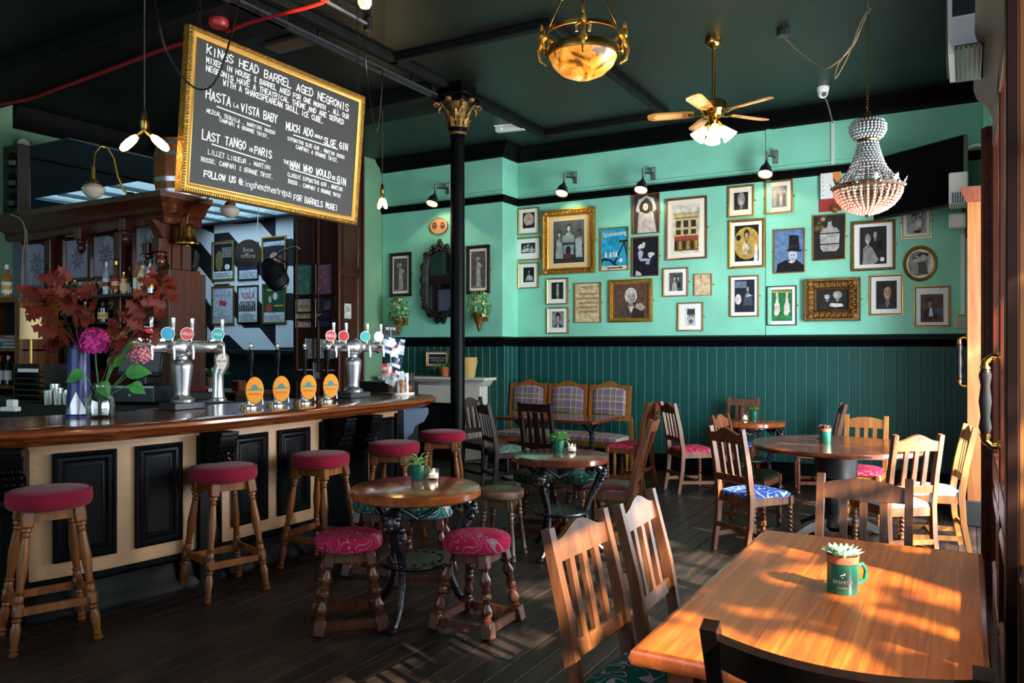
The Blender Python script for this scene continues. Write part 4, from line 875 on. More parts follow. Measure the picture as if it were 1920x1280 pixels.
# ------------------------------------------------------------------ flowers
FV = G(188, 783, BH)
t = thing('glass_vase', 'clear glass jar vase holding hydrangeas on the bar', 'vase', FV)
MB().lathe([(.001, 0), (.07, 0), (.082, .02), (.086, .07), (.078, .12), (.055, .17), (.038, .195), (.038, .215), (.043, .222), (.038, .222), (.033, .2), (.05, .17), (.074, .12), (.081, .07), (.077, .02), (.001, .008)], 28).build('jar', GLASS, t)
MB().lathe([(.001, .009), (.075, .02), (.079, .07), (.073, .11), (.001, .11)], 24).build('water', glassmat('water', (.9, .95, .9), .05), t)
t = thing('blue_vase', 'tall blue and silver tapered cooler vase on the bar', 'vase', G(148, 781, BH))
b = MB().lathe([(.001, 0), (.082, 0), (.082, .012), (.072, .022), (.068, .06), (.062, .48), (.058, .48), (.06, .05), (.001, .02)], 32).build('body', mat('blue_enamel', '#131f66', .35), t)
zz = MB(); N = 16; vs = []; fs = []
for k in range(N + 1):
    a = 2 * math.pi * k / N; vs += [(.0745 * math.cos(a), .0745 * math.sin(a), .02), (.0715 * math.cos(a), .0715 * math.sin(a), .165 if k % 4 == 2 else (.105 if k % 2 else .05))]
for k in range(N): fs.append((2 * k, 2 * k + 2, 2 * k + 3, 2 * k + 1))
zz.add(vs, fs).build('silver_zigzag', STEEL, b)
def rel(px, py, dz=0): return VD(px, py, ( -FV.x * .5 + FV.y * .866) + dz)
def flower(label, px, py, dz, r, c1, c2, n_=110, seed=1):
    c = rel(px, py, dz); t = thing('hydrangea', label, 'flower', FV + Vector((0, 0, .03)), 0, 'hydrangeas in the glass vase'); c = c - t.location
    MB().tube([(.0, .0, 0), (c.x * .3, c.y * .3, .16), (c.x * .8, c.y * .8, c.z * .7), c], .006, 7).build('stem', LEAFD, t)
    rr = random.Random(seed); m = MB(); MB().ell(c, r * .72, n=12, m=8).build('flower_core', mat('core_%d' % seed, c2, .8), t)
    for i in range(n_):
        z = 1 - 1.75 * (i + .5) / n_; a = i * 2.39996; q = Vector((math.sqrt(max(0, 1 - z * z)) * math.cos(a), math.sqrt(max(0, 1 - z * z)) * math.sin(a), z)); Mx = AX(c + q * r * rr.uniform(.78, .95), c + q * r * 2) @ RZ(rr.uniform(0, 6)); s_ = r * .2; m.col = S(c1) if rr.random() < .7 else S(c2)
        for k in range(4):
            Mk = Mx @ RZ(k * math.pi / 2); m.add([(0, 0, 0), (s_ * .5, -s_ * .42, .004), (s_ * 1.05, 0, s_ * .28), (s_ * .5, s_ * .42, .004)], [(0, 1, 2, 3)], Mk)
    p_ = m.build('petals', printmat('petal_%d' % seed, .7), t, 60); p_['kind'] = 'stuff'
flower('large magenta hydrangea head in the glass vase', 178, 641, .0, .098, '#d43c93', '#9c1f6c', 130, 1)
flower('dusty pink hydrangea head at the right of the bouquet', 262, 664, .02, .072, '#d98288', '#8a5560', 90, 2)
flower('faded green hydrangea head at the back of the bouquet', 218, 630, .12, .065, '#9a8a3f', '#6d4a2c', 80, 3)
lt = thing('hydrangea_leaves', 'broad green leaves rising from the glass vase', 'leaves', FV + Vector((0, 0, .12)))
def leafp(L_, W_, n_=7, lob=0):
    pts = []
    for i in range(n_ + 1):
        f = i / n_; w_ = W_ * math.sin(math.pi * f ** .75) * (1 if not lob else (1.15 if i % 2 else .45)); pts.append((f * L_, w_))
    return pts
def leafmesh(m, Mx, L_, W_, lob=0, droop=.25, n_=7):
    pp = leafp(L_, W_, n_, lob); vs = []; fs = []
    for x, w_ in pp:
        z = -droop * (x / L_) ** 2 * L_; vs += [(x, -w_, z + w_ * .3), (x, 0, z), (x, w_, z + w_ * .3)]
    for i in range(len(pp) - 1):
        a = i * 3; fs += [(a, a + 3, a + 4, a + 1), (a + 1, a + 4, a + 5, a + 2)]
    m.add(vs, fs, Mx)
for px, py, L_, a in ((158, 700, .13, 200), (205, 690, .14, 60), (235, 700, .15, 10), (190, 715, .12, 300), (225, 655, .1, 40), (245, 720, .11, -30)):
    c = rel(px, py, 0) - lt.location; m = MB(); leafmesh(m, T(c) @ RZ(R(30)) @ RX(R(60)) @ RZ(R(a)), L_, L_ * .38, 0, .3, 9); m.tube([(0, 0, 0), c * .6, c], .003, 5); m.build('leaf', LEAFG, lt, 60)
RL = mat('autumn_leaf', '#581808', .6, var=(14, .5), spec=.2); RS = mat('twig', '#4a2418', .7)
for lb, px, py, ends in (('left spray of red oak leaves in the blue vase', 150, 655, ((95, 560), (110, 615), (85, 590), (135, 575), (165, 545), (120, 640), (100, 660), (150, 600), (175, 585), (118, 530))), ('right spray of red oak leaves above the beer tower', 200, 690, ((300, 540), (325, 555), (275, 560), (290, 590), (262, 590), (310, 575), (270, 620), (245, 600), (282, 530), (240, 640)))):
    base = G(148, 781, BH) if px == 150 else FV; t = thing('leaf_spray', lb, 'foliage', base + Vector((0, 0, .1))); rr = random.Random(px)
    for ex_, ey_ in ends:
        e = rel(ex_, ey_, rr.uniform(-.12, .25)) - t.location; st = rel(px, py) - t.location
        MB().tube([(0, 0, .1), st, (st + e) / 2 + Vector((0, 0, .03)), e], [.004, .004, .003, .002], 5).build('twig', RS, t)
        for k in range(3):
            L_ = rr.uniform(.1, .19); m = MB(); leafmesh(m, AX(e + Vector((rr.uniform(-.06, .06), rr.uniform(-.06, .06), rr.uniform(-.05, .05))), e + Vector((rr.uniform(-1, 1), rr.uniform(-1, .3), rr.uniform(-.5, .9)))) @ RY(R(-90)), L_, L_ * .34, 1, rr.uniform(0, .35), 9); m.build('leaf', RL, t, 60)
# ------------------------------------------------------------------ back bar
FB = 4.95
bb = thing('back_bar', 'tall carved mahogany back bar with canopy and etched glass panels', 'back bar')
MB().box(-9.42, -6.62, FB, 5.32, .0, 1.04, c=.01).build('base_cabinet', MAHOX, bb, 0)
MB().box(-9.42, -6.62, FB + .12, 5.32, 1.04, 2.27).build('carcass', PANELW, bb, 0)
for xa_, xb_ in ((-9.42, -9.37), (-8.84, -8.57), (-8.12, -8.06), (-7.6, -7.36), (-6.92, -6.62)): MB().box(xa_, xb_, FB + .1, FB + .2, 2.27, 2.82).build('upright', PANELW, bb, 0)
cp = [(-9.42, 4.86), (-6.62, 4.86), (-6.62, 5.24)]
MB().sweep([(0, 2.72), (.03, 2.73), (.05, 2.78), (.04, 2.8), (.10, 2.84), (.13, 2.9), (.2, 2.94), (.21, 2.99), (0, 3.0)], cp).build('cornice', MAHO, bb)
MB().box(-9.42, -6.62, 4.86, 5.24, 2.80, 2.99).build('canopy_top', MAHOX, bb, 0)
ETCH = bpy.data.materials.new('etched_glass'); ETCH.use_nodes = True; n = ETCH.node_tree; b_ = n.nodes['Principled BSDF']; b_.inputs['Base Color'].default_value = S('#c3c4d6') + (1,); b_.inputs['Roughness'].default_value = .35
tr = nd(n, 'ShaderNodeBsdfTranslucent'); tr.inputs[0].default_value = S('#d6d6e6') + (1,); mx = nd(n, 'ShaderNodeMixShader'); mx.inputs[0].default_value = .6; L(n, b_.outputs[0], mx.inputs[1]); L(n, tr.outputs[0], mx.inputs[2]); L(n, mx.outputs[0], n.nodes['Material Output'].inputs[0])
ETK = mat('etch_cut', '#3c3540', .25)
def etched(xa, xb, za, zb, arch=False):
    w_, h_ = xb - xa, zb - za; Mx = WALLB(((xa + xb) / 2, FB + .1, (za + zb) / 2))
    out = [(-w_ / 2, -h_ / 2), (w_ / 2, -h_ / 2)] + ([(w_ / 2 - w_ * .55 * (1 - math.cos(a * math.pi / 12)), h_ / 2 - h_ * .25 * (1 - math.sin(a * math.pi / 12))) for a in range(7)] if arch else [(w_ / 2, h_ / 2)]) + [(-w_ / 2, h_ / 2)]
    p = MB().prism(out, 0, .006, Mx).build('etched_pane', ETCH, bb, 0); m = MB()
    for k in range(16):
        a = k * math.pi / 8; r0, r1 = h_ * .07, h_ * (.36 if k % 2 else .25) ; r1 = min(r1, w_ * .42 / max(.3, abs(math.cos(a)))); q = Vector((math.cos(a), math.sin(a))); s_ = Vector((-q.y, q.x)) * .006
        m.prism([tuple(q * r0), tuple(q * (r0 + r1) / 2 + s_), tuple(q * r1), tuple(q * (r0 + r1) / 2 - s_)], .006, .009, Mx)
    m.lathe([(.012, .006), (.022, .006), (.022, .009), (.012, .009)], 12, Mx, cap=False)
    m.build('etched_star', ETK, p, 0)
    MB().frame(w_ + .07, h_ + .07, [(0, 0), (0, .03), (.02, .035), (.04, .012), (.04, 0)], Mx).build('pane_frame', MAHO, p)
    if arch: MB().prism([(w_ / 2 + .01, h_ / 2 + .01), (-w_ * .25, h_ / 2 + .01)] + [(w_ / 2 - w_ * .55 * (1 - math.cos(a * math.pi / 12)), h_ / 2 - h_ * .3 * (1 - math.sin(a * math.pi / 12))) for a in range(6, -1, -1)], .008, .028, Mx).build('arch_spandrel', MAHO, p)
    return p
etched(-9.36, -8.86, 2.22, 2.72, True); etched(-8.55, -8.13, 2.29, 2.71); etched(-8.05, -7.62, 2.29, 2.72, True); etched(-7.33, -6.94, 2.30, 2.76, True)
def bpost(x, w_=.1, z0=1.04, z1=2.75):
    m = MB().box(x - w_ / 2, x + w_ / 2, FB - .02, FB + .12, z0, z1, c=.008)
    for dx in (-.03, 0, .03): m.box(x + dx - .006, x + dx + .006, FB - .028, FB - .018, z0 + .1, z1 - .3)
    m.build('pilaster', MAHO, bb, 0)
for x in (-8.72, -7.48, -6.74): bpost(x, .12 if x != -6.74 else .2)
def drop(x, z, y=FB - .1, s_=1.):
    MB().box(x - .055 * s_, x + .055 * s_, y - .05 * s_, y + .05 * s_, z + .14 * s_, z + .26 * s_, c=.008).build('canopy_bracket', MAHO, bb, 0)
    MB().lathe([(.001, 0), (.02, .01), (.042, .04), (.046, .07), (.034, .1), (.05, .11), (.05, .125), (.035, .14)], 14, T(x, y, z) @ Matrix.Scale(s_, 4)).build('carved_drop', MAHO, bb)
drop(-7.85, 2.50, FB - .16); drop(-7.12, 2.54, FB - .16); drop(-6.88, 2.32, FB - .08, .9); drop(-6.68, 2.30, FB - .1, 1.1)
MB().prism([(0, 2.75), (0, 2.3), (.05, 2.36), (.06, 2.5), (.14, 2.66), (.22, 2.75)], -.06, .06, FR((-6.70, FB - .0, 0), (0, -1, 0), (0, 0, 1), (-1, 0, 0))).build('canopy_bracket', MAHO, bb)
MB().box(-6.80, -6.60, FB - .06, FB + .3, 1.04, 2.3, c=.01).build('end_post', MAHO, bb, 0)
SHM = mat('shelf_dark', '#1a0e0a', .3, coat=.4); SH1, SH2 = 2.06, 1.80
MB().box(-7.62, -6.84, FB - .28, FB + .12, SH1 - .03, SH1, c=.006).build('shelf', SHM, bb, 0); MB().box(-9.3, -7.5, FB - .1, FB + .12, SH1 - .02, SH1 + .0, c=.004).build('shelf', SHM, bb, 0)
MB().box(-9.3, -6.84, FB - .14, FB + .12, SH2 - .02, SH2, c=.004).build('shelf', SHM, bb, 0)
MB().box(-8.6, -7.6, FB + .105, FB + .115, 1.3, 2.26).build('mirror_panel', MIRROR, bb, 0)
tag(MB().box(-9.3, -5.75, 3.95, FB - .01, .0, 1.06, c=.01).build('work_counter', BLACK, None, 0), 'black work counter in front of the back bar', 'counter')
# barrel and lamps on the canopy
barrel('oak barrel standing on top of the back bar canopy', VD(334, 377, 7.75) * 1.0 - Vector((0, 0, 0)), .56, .225, 18)
bpy.data.objects['wooden_barrel'].location.z = 3.0
def bottle(label, p, h, r, glass, cap, lab=None, lab2=None, shape='std', liquid=None):
    t = thing('bottle', label, 'bottle', p, 0, 'bottles behind the bar'); nk = r * .34
    pr = {'std': [(.001, 0), (r * .95, 0), (r, .008), (r, h * .58), (r * .8, h * .66), (nk, h * .75), (nk, h * .92)], 'square': [(.001, 0), (r, 0), (r, h * .7), (nk * 1.2, h * .78), (nk * 1.1, h * .9)], 'round': [(.001, 0), (r * .8, 0), (r, h * .2), (r, h * .42), (nk, h * .66), (nk, h * .92)], 'wine': [(.001, 0), (r, .004), (r, h * .6), (nk * 1.1, h * .74), (nk, h * .88)]}[shape]
    MB().lathe(pr, 16).build('glass_body', glass, t); MB().lathe([(nk * 1.15, h * .86), (nk * 1.25, h * .87), (nk * 1.2, h * .99), (.001, h)], 12).build('cap', cap, t)
    if lab: MB().lathe([(r * 1.012, h * .16), (r * 1.02, h * .17), (r * 1.02, h * .48), (r * 1.012, h * .49)], 16, cap=False).build('paper_label', lab, t)
    if lab2: MB().lathe([(r * 1.024, h * .26), (r * 1.028, h * .27), (r * 1.028, h * .38), (r * 1.024, h * .39)], 16, cap=False).build('label_band', lab2, t)
def gm(name, c, r_=.06): return mat(name, c, r_, coat=.6)
BG = dict(clear=gm('clear_bottle', '#9fb4b8'), amber=gm('amber_bottle', '#5c2e10'), green=gm('green_bottle', '#14351c'), dark=gm('dark_bottle', '#14100c'), gold=gm('gold_spirit', '#a06a22'), cream=mat('cream_bottle', '#d8c7a8', .4), blue=gm('blue_bottle', '#2a4e78'))
CP = dict(w=WHITE, r=mat('red_cap', '#a81422', .35), k=BLACK, g=BRASS, s=STEEL); LBm = dict(w=PAPER, c=mat('label_cream', '#d9c79c', .6), y=mat('label_yellow', '#d4a53a', .6), r=mat('label_red', '#9c2320', .6), k=mat('label_black', '#151515', .6), b=mat('label_blue', '#2f5b84', .6))
B0 = FB - .18
for lb, px, y_, z, h, r, g, c_, l1, l2, sh in (
        ('clear white rum bottle with red and white label at the left end of the shelf', 200, B0, SH1, .335, .037, 'clear', 'w', 'w', 'r', 'std'), ('gold capped cognac bottle with long neck on the shelf', 218, B0, SH1, .335, .045, 'amber', 'g', 'r', 'c', 'round'), ('short amber bottle with cream label on the shelf', 232, B0, SH1, .22, .036, 'gold', 'g', 'c', None, 'square'),
        ('black capped amber whiskey bottle on the shelf', 243, B0 + .05, SH1, .275, .033, 'dark', 'k', None, None, 'std'), ('red capped bottle on the shelf', 256, B0, SH1, .31, .033, 'gold', 'r', 'w', None, 'std'), ('cream jug-shaped liqueur bottle with black cap on the shelf', 267, B0, SH1, .31, .046, 'cream', 'k', 'c', None, 'std'), ('clear gin bottle with yellow label at the right end of the shelf', 281, B0, SH1, .325, .036, 'clear', 'k', 'y', None, 'square'),
        ('amber spirit bottle with tan label on the lower shelf', 193, FB - .05, SH2, .21, .05, 'dark', 'k', 'c', 'y', 'square'), ('small dark bottle with white label on the lower shelf', 171, FB - .05, SH2, .2, .034, 'dark', 'k', 'w', None, 'std'), ('silver capped bottle on the lower shelf', 160, FB - .05, SH2, .22, .034, 'clear', 's', 'b', None, 'std'), ('green bottle on the back shelf under the left etched pane', 140, FB - .02, SH1, .2, .033, 'green', 'g', 'w', None, 'std'), ('red topped bottle under the left etched pane', 181, FB - .02, SH1, .2, .03, 'amber', 'r', 'r', None, 'std'), ('green capped bottle behind the left oak leaves', 125, FB - .02, SH1, .19, .034, 'green', 'g', 'y', None, 'std'), ('blue bottle behind the oak leaves', 150, FB - .02, SH1, .17, .032, 'blue', 's', 'w', None, 'std'), ('clear bottle behind the far left oak leaves', 97, FB - .02, SH2, .22, .036, 'clear', 's', 'w', None, 'std')):
    q = VY(px, 600, y_); bottle(lb, (q.x, y_, z), h, r, BG[g], CP[c_], LBm[l1] if l1 else None, LBm[l2] if l2 else None, sh)
# left display cabinet
cb = thing('display_cabinet', 'open wooden shelf cabinet at the far left holding books and wine', 'cabinet', (-8.75, 4.4, 0)); cw_ = .53
for b in ((-cw_, -cw_ + .04, 0, .39, 1.06, 2.02), (cw_ - .1, cw_, -.02, .39, 1.06, 2.02), (-cw_, cw_, -.03, .39, 2.0, 2.05), (-cw_, cw_, 0, .39, 1.5, 1.53), (-cw_, cw_, 0, .39, 1.12, 1.15)): MB().box(*b, c=.006).build('cabinet_board', OAK, cb, 0)
MB().box(-cw_, cw_, .37, .39, 1.06, 2.0).build('cabinet_back', BLACKM, cb, 0)
q = VY(13, 520, 4.5); bottle('golden spirit bottle with white cap on top of the left cabinet', (q.x, 4.5, 2.05), .36, .05, BG['gold'], CP['w'], LBm['w'], LBm['y'], 'std')
for i, (px, c_, lb) in enumerate(((2, 'r', 'red topped wine bottle in the left cabinet'), (16, 'w', 'wine bottle with white label and cap in the left cabinet'), (-9, 'k', 'dark wine bottle in the left cabinet'))):
    q = VY(px, 700, 4.55); bottle(lb, (q.x, 4.55, 1.15), .31, .037, BG['dark'], CP[c_], LBm['w'], None, 'wine')
for i, (c_, lb) in enumerate((('#3a8d90', 'teal book at the bottom of the small stack in the left cabinet'), ('#1f6b78', 'dark teal book second in the small stack in the left cabinet'), ('#79b4b0', 'pale teal book third in the small stack in the left cabinet'), ('#b03a36', 'red book on top of the small stack in the left cabinet'))):
    q = VY(6, 600, 4.5); o = thing('book', lb, 'book', (q.x, 4.52, 1.53 + .036 * i), .06 * (i - 1), 'books in the left cabinet'); MB().box(-.09, .09, -.07, .07, 0, .034, c=.003).build('cover', mat('book_%d' % i, c_, .6), o, 0); MB().box(-.085, .0905, -.066, .0715, .004, .03).build('page_block', PAPER, o, 0)
# cables
def cable(label, pts, r=.004, m=None, name='cable'):
    P = [Vector(p) for p in pts]; out = []
    for i in range(len(P) - 1):
        a, b, c_, d = P[max(0, i - 1)], P[i], P[i + 1], P[min(len(P) - 1, i + 2)]
        for k in range(5):
            u = k / 5; out.append(.5 * ((2 * b) + (c_ - a) * u + (2 * a - 5 * b + 4 * c_ - d) * u * u + (3 * b - a - 3 * c_ + d) * u ** 3))
    out.append(P[-1]); return tag(MB().tube(out, r, 6).build(name, m or BLACK), label, 'cable')
CAB = mat('cream_cable', '#9c8f74', .6)
cable('cream cable hanging down the left of the back bar', [VY(px, py, 4.63) for px, py in ((20, 402), (40, 412), (48, 440), (42, 490), (40, 555))], .008, CAB); cable('thin cream cable with inline switch hanging over the back bar', [VY(px, py, 4.63) for px, py in ((50, 430), (53, 480), (59, 540), (60, 565), (50, 610), (60, 650), (52, 672))], .005, CAB)
# till, trays, tins, sockets
q = VD(272, 748, 6.9); t = thing('till', 'black cash register with grey touch screen on a dark blue drawer', 'till', (q.x, q.y, 1.06), R(20))
MB().box(-.22, .22, -.2, .2, .02, .16, c=.006).build('cash_drawer', mat('till_blue', '#1a2232', .4), t, 0); MB().box(-.22, .22, -.205, -.2, .14, .158).build('drawer_lip', STEEL, t, 0); MB().lathe([(.001, 0), (.012, 0), (.012, .01), (.001, .01)], 12, T(0, -.2, .08) @ RX(R(90))).build('lock', STEEL, t)
MB().box(-.21, .21, -.02, .02, -.14, .14, T(0, -.05, .37) @ RX(R(-12)), .008).build('screen_body', BLACK, t); MB().box(-.19, .19, -.024, -.02, -.10, .125, T(0, -.05, .37) @ RX(R(-12))).build('screen', mat('screen_grey', '#5c6068', .25), t); MB().box(-.05, .05, -.06, .06, .16, .26, c=.01).build('stand', BLACK, t, 0)
q = VD(78, 735, 7.0); t = thing('paper_tray_tower', 'black stack of office trays behind the bar', 'tray', (q.x, q.y, 1.06), R(15))
for i in range(6): MB().box(-.17, .17, -.13, .13, .05 * i + .01, .05 * i + .022, c=.002).build('tray', BLACK, t, 0)
for s in (-.165, .165): MB().box(s - .006, s + .006, -.13, .13, 0, .34).build('tray_side', BLACK, t, 0)
MB().box(-.12, .1, -.135, -.131, .27, .30).build('paper_slip', PAPER, t, 0)
for i, (px, h) in enumerate(((92, .12), (103, .17), (110, .14), (120, .12), (127, .10), (98, .09))):
    q = VD(px, 742, 6.7 + (i % 2) * .1); tag(MB().lathe([(.001, 0), (.036, 0), (.04, h * .5), (.042, h), (.039, h), (.036, .01), (.001, .008)], 18).build('cocktail_tin', CHROME), 'polished steel bar tin, %s of the group behind the blue vase' % ('leftmost', 'tallest', 'middle back', 'right back', 'rightmost', 'front left')[i], 'tin', 'cocktail tins').location = (q.x, q.y, 1.06)
q = VD(20, 770, 6.0); t = thing('socket_adaptor', 'white plug adaptor with cable on the bar back', 'plug', (q.x, q.y, 1.06), .3); MB().box(-.07, .07, -.03, .03, 0, .035, c=.006).build('block', WHITE, t, 0); MB().box(-.02, .05, -.025, .025, .035, .09, c=.006).build('plug_top', WHITE, t, 0)
# brass swan-neck lamps
def swan(label, base, end, m=BRASSA, s=1., shade='#b8ab98'):
    t = thing('swan_neck_lamp', label, 'lamp', base); e = Vector(end) - Vector(base)
    h = e * .5 + Vector((0, 0, .22 * s)); MB().tube([(0, 0, 0), e * .18 + Vector((0, 0, .02 * s)), e * .35 + Vector((0, 0, .14 * s)), e * .45 + Vector((0, 0, .30 * s)), e * .62 + Vector((0, 0, .38 * s)), e * .82 + Vector((0, 0, .38 * s)), e * .97 + Vector((0, 0, .30 * s)), e + Vector((0, 0, .16 * s))], .011 * s, 8).build('arm', m, t)
    MB().lathe([(.035 * s, -.02 * s), (.045 * s, 0), (.03 * s, .02 * s)], 14).build('wall_mount', m, t); MB().lathe([(.018 * s, .17 * s), (.02 * s, .06 * s), (.05 * s, .045 * s), (.055 * s, .02 * s)], 16, T(e)).build('gallery', m, t)
    MB().lathe([(.05 * s, .02 * s), (.085 * s, -.005 * s), (.1 * s, -.03 * s), (.09 * s, -.065 * s), (.055 * s, -.10 * s), (.03 * s, -.112 * s), (.001, -.115 * s)], 20, T(e)).build('glass_shade', mat('shade' + shade.strip('#'), shade, .2, coat=.5), t)
swan('antique brass swan-neck lamp with ribbed glass shade left on the canopy', VD(245, 365, 7.45), VD(175, 348, 7.2)); swan('antique brass swan-neck lamp partly hidden by the chalkboard', VD(378, 378, 7.6), VD(431, 388, 7.45), s=.9, shade='#a89c92')
swan('small chrome swan-neck lamp with white shade beside the harlequin wall', VD(326, 548, 7.9), VD(346, 532, 8.0), CHROME, .55, '#e6e8ee')
t = thing('brass_bell', 'brass hand bell hanging from the end of the canopy', 'bell', VD(351, 458, 7.6)); MB().lathe([(.105, 0), (.108, .012), (.092, .03), (.078, .08), (.068, .14), (.062, .18), (.05, .195), (.001, .2), (.001, .19), (.045, .185), (.06, .13), (.09, .02)], 26, cap=False).build('bell_body', BRASS, t)
MB().tube([(0, 0, .19), (0, 0, .25), (0, .02, .3)], .008, 8).build('hanger', BRASSA, t); MB().ell((0, 0, -.012), .016, n=10, m=6).build('clapper', BRASS, t)
# ------------------------------------------------------------------ rear extension: door, posters, sign, stage lantern
d = thing('door_2', 'brown panelled door with framed notice in the rear wall', 'door'); d['kind'] = 'structure'
xa, xb = -13.32, -12.12
MB().box(xa, xb, HY - .06, HY - .02, 0, 2.2, c=.005).build('door_leaf', OAK, d, 0); MB().box(xa - .08, xb + .1, HY - .1, HY, 2.2, 2.42, c=.01).build('lintel', BLACK, d, 0)
for x in (xa - .04, xb + .05): MB().box(x - .05, x + .05, HY - .08, HY, 0, 2.2, c=.008).build('jamb', MAHO, d, 0)
MB().box(xa + .85, xb - .08, HY - .075, HY - .06, 2.06, 2.12).build('name_plate', STEEL, d, 0)

# smaller things behind the bar
t = thing('carved_post', 'black carved post rising from the left end of the canopy', 'post', (-9.12, 4.83, 2.99)); m = MB().box(-.15, .15, -.07, .07, 0, .78, c=.01); m.build('post_body', BLACK, t, 0)
for z in (.08, .3, .52): MB().lathe([(.03, 0), (.06, .02), (.075, .07), (.05, .12), (.03, .16)], 12, T(.05, -.08, z)).build('post_ornament', BLACK, t)
q = VD(386, 748, 6.75); t = thing('napkin_caddy', 'black bar caddy with dark red napkins behind the beer tower', 'caddy', (q.x, q.y, 1.06 if q.x < -5.75 else BH), .4)
MB().box(-.11, .11, -.07, .07, 0, .07, c=.006).build('caddy_box', BLACK, t, 0); MB().box(-.08, .02, -.05, .05, .05, .11, c=.004).build('napkin_stack', mat('napkin_red', '#6e1420', .8), t, 0); MB().box(.04, .09, -.04, .04, .05, .1, c=.004).build('stirrer_pot', STEEL, t, 0)
q = VD(58, 640, 7.15); t = thing('cream_lampshade', 'cream lampshade glowing dimly beside the left cabinet', 'lamp', (q.x, q.y, 1.06)); MB().lathe([(.1, 0), (.1, .02), (.02, .03), (.015, .62)], 16).build('lamp_stand', BRASSA, t)
MB().lathe([(.09, .56), (.085, .84), (.082, .84), (.087, .56)], 20, cap=False).build('lamp_shade', mat('lampshade_cream', '#c9b78a', .7, emit='#ffdf9c', es=.12), t)
# ------------------------------------------------------------------ pictures
def gr(c): return (c, c, c) if isinstance(c, (int, float)) else (S(c) if isinstance(c, str) else c)
def draw(spec, w_, h_, bg):
    m = MB(); m.col = gr(bg); z = 0.; m.poly([(-w_ / 2, -h_ / 2, 0), (w_ / 2, -h_ / 2, 0), (w_ / 2, h_ / 2, 0), (-w_ / 2, h_ / 2, 0)])
    for s in spec:
        z += .0003; k = s[0]; m.col = gr(s[-1]); cl = lambda v: min(max(v, 0), 1); q = lambda x, y: ((cl(x) - .5) * w_, (cl(y) - .5) * h_, z)
        if k == 'e': m.poly([q(s[1] + s[3] * math.cos(a * math.pi / 9), s[2] + s[4] * math.sin(a * math.pi / 9)) for a in range(18)])
        elif k == 'r': m.poly([q(s[1], s[2]), q(s[3], s[2]), q(s[3], s[4]), q(s[1], s[4])])
        else: m.poly([q(*p) for p in s[1]])
    return m
def bust(x, y, s, skin=.55, hair=.02, cloth=.15, hh=1.15, body=1.):
    sk, ck_ = gr(skin), gr(cloth); dk = [c * .45 for c in sk]; md = [c * .75 for c in sk]; cd_ = [c * .4 for c in ck_]
    return [('p', [(x - 1.5 * s * body, y - 4 * s), (x - 1.45 * s * body, y - 2.1 * s), (x - 1.1 * s * body, y - 1.7 * s), (x - .5 * s, y - 1.3 * s), (x + .5 * s, y - 1.3 * s), (x + 1.1 * s * body, y - 1.7 * s), (x + 1.45 * s * body, y - 2.1 * s), (x + 1.5 * s * body, y - 4 * s)], cloth),
            ('p', [(x + .1 * s, y - 4 * s), (x + .3 * s, y - 1.5 * s), (x + 1.1 * s * body, y - 1.8 * s), (x + 1.45 * s * body, y - 2.1 * s), (x + 1.5 * s * body, y - 4 * s)], cd_), ('e', x, y + .18 * s, .88 * s, hh * s, hair), ('p', [(x - .34 * s, y - 1.5 * s), (x - .3 * s, y - .6 * s), (x + .3 * s, y - .6 * s), (x + .34 * s, y - 1.5 * s), (x, y - 1.9 * s)], dk),
            ('e', x, y - .1 * s, .62 * s, .88 * s, dk), ('e', x - .08 * s, y - .1 * s, .52 * s, .84 * s, md), ('e', x - .16 * s, y - .08 * s, .38 * s, .72 * s, skin), ('p', [(x - .6 * s, y + .25 * s), (x - .5 * s, y + .75 * s), (x, y + .95 * s), (x + .5 * s, y + .75 * s), (x + .62 * s, y + .2 * s), (x + .3 * s, y + .55 * s), (x - .2 * s, y + .5 * s)], hair),
            ('e', x - .24 * s, y + .03 * s, .12 * s, .06 * s, .03), ('e', x + .22 * s, y + .03 * s, .12 * s, .06 * s, .02), ('r', x - .38 * s, y + .14 * s, x - .12 * s, y + .19 * s, dk), ('r', x + .1 * s, y + .14 * s, x + .36 * s, y + .19 * s, .03), ('p', [(x - .1 * s, y - .3 * s), (x + .1 * s, y - .32 * s), (x + .02 * s, y + .0 * s)], dk), ('e', x - .02 * s, y - .54 * s, .2 * s, .06 * s, dk)]
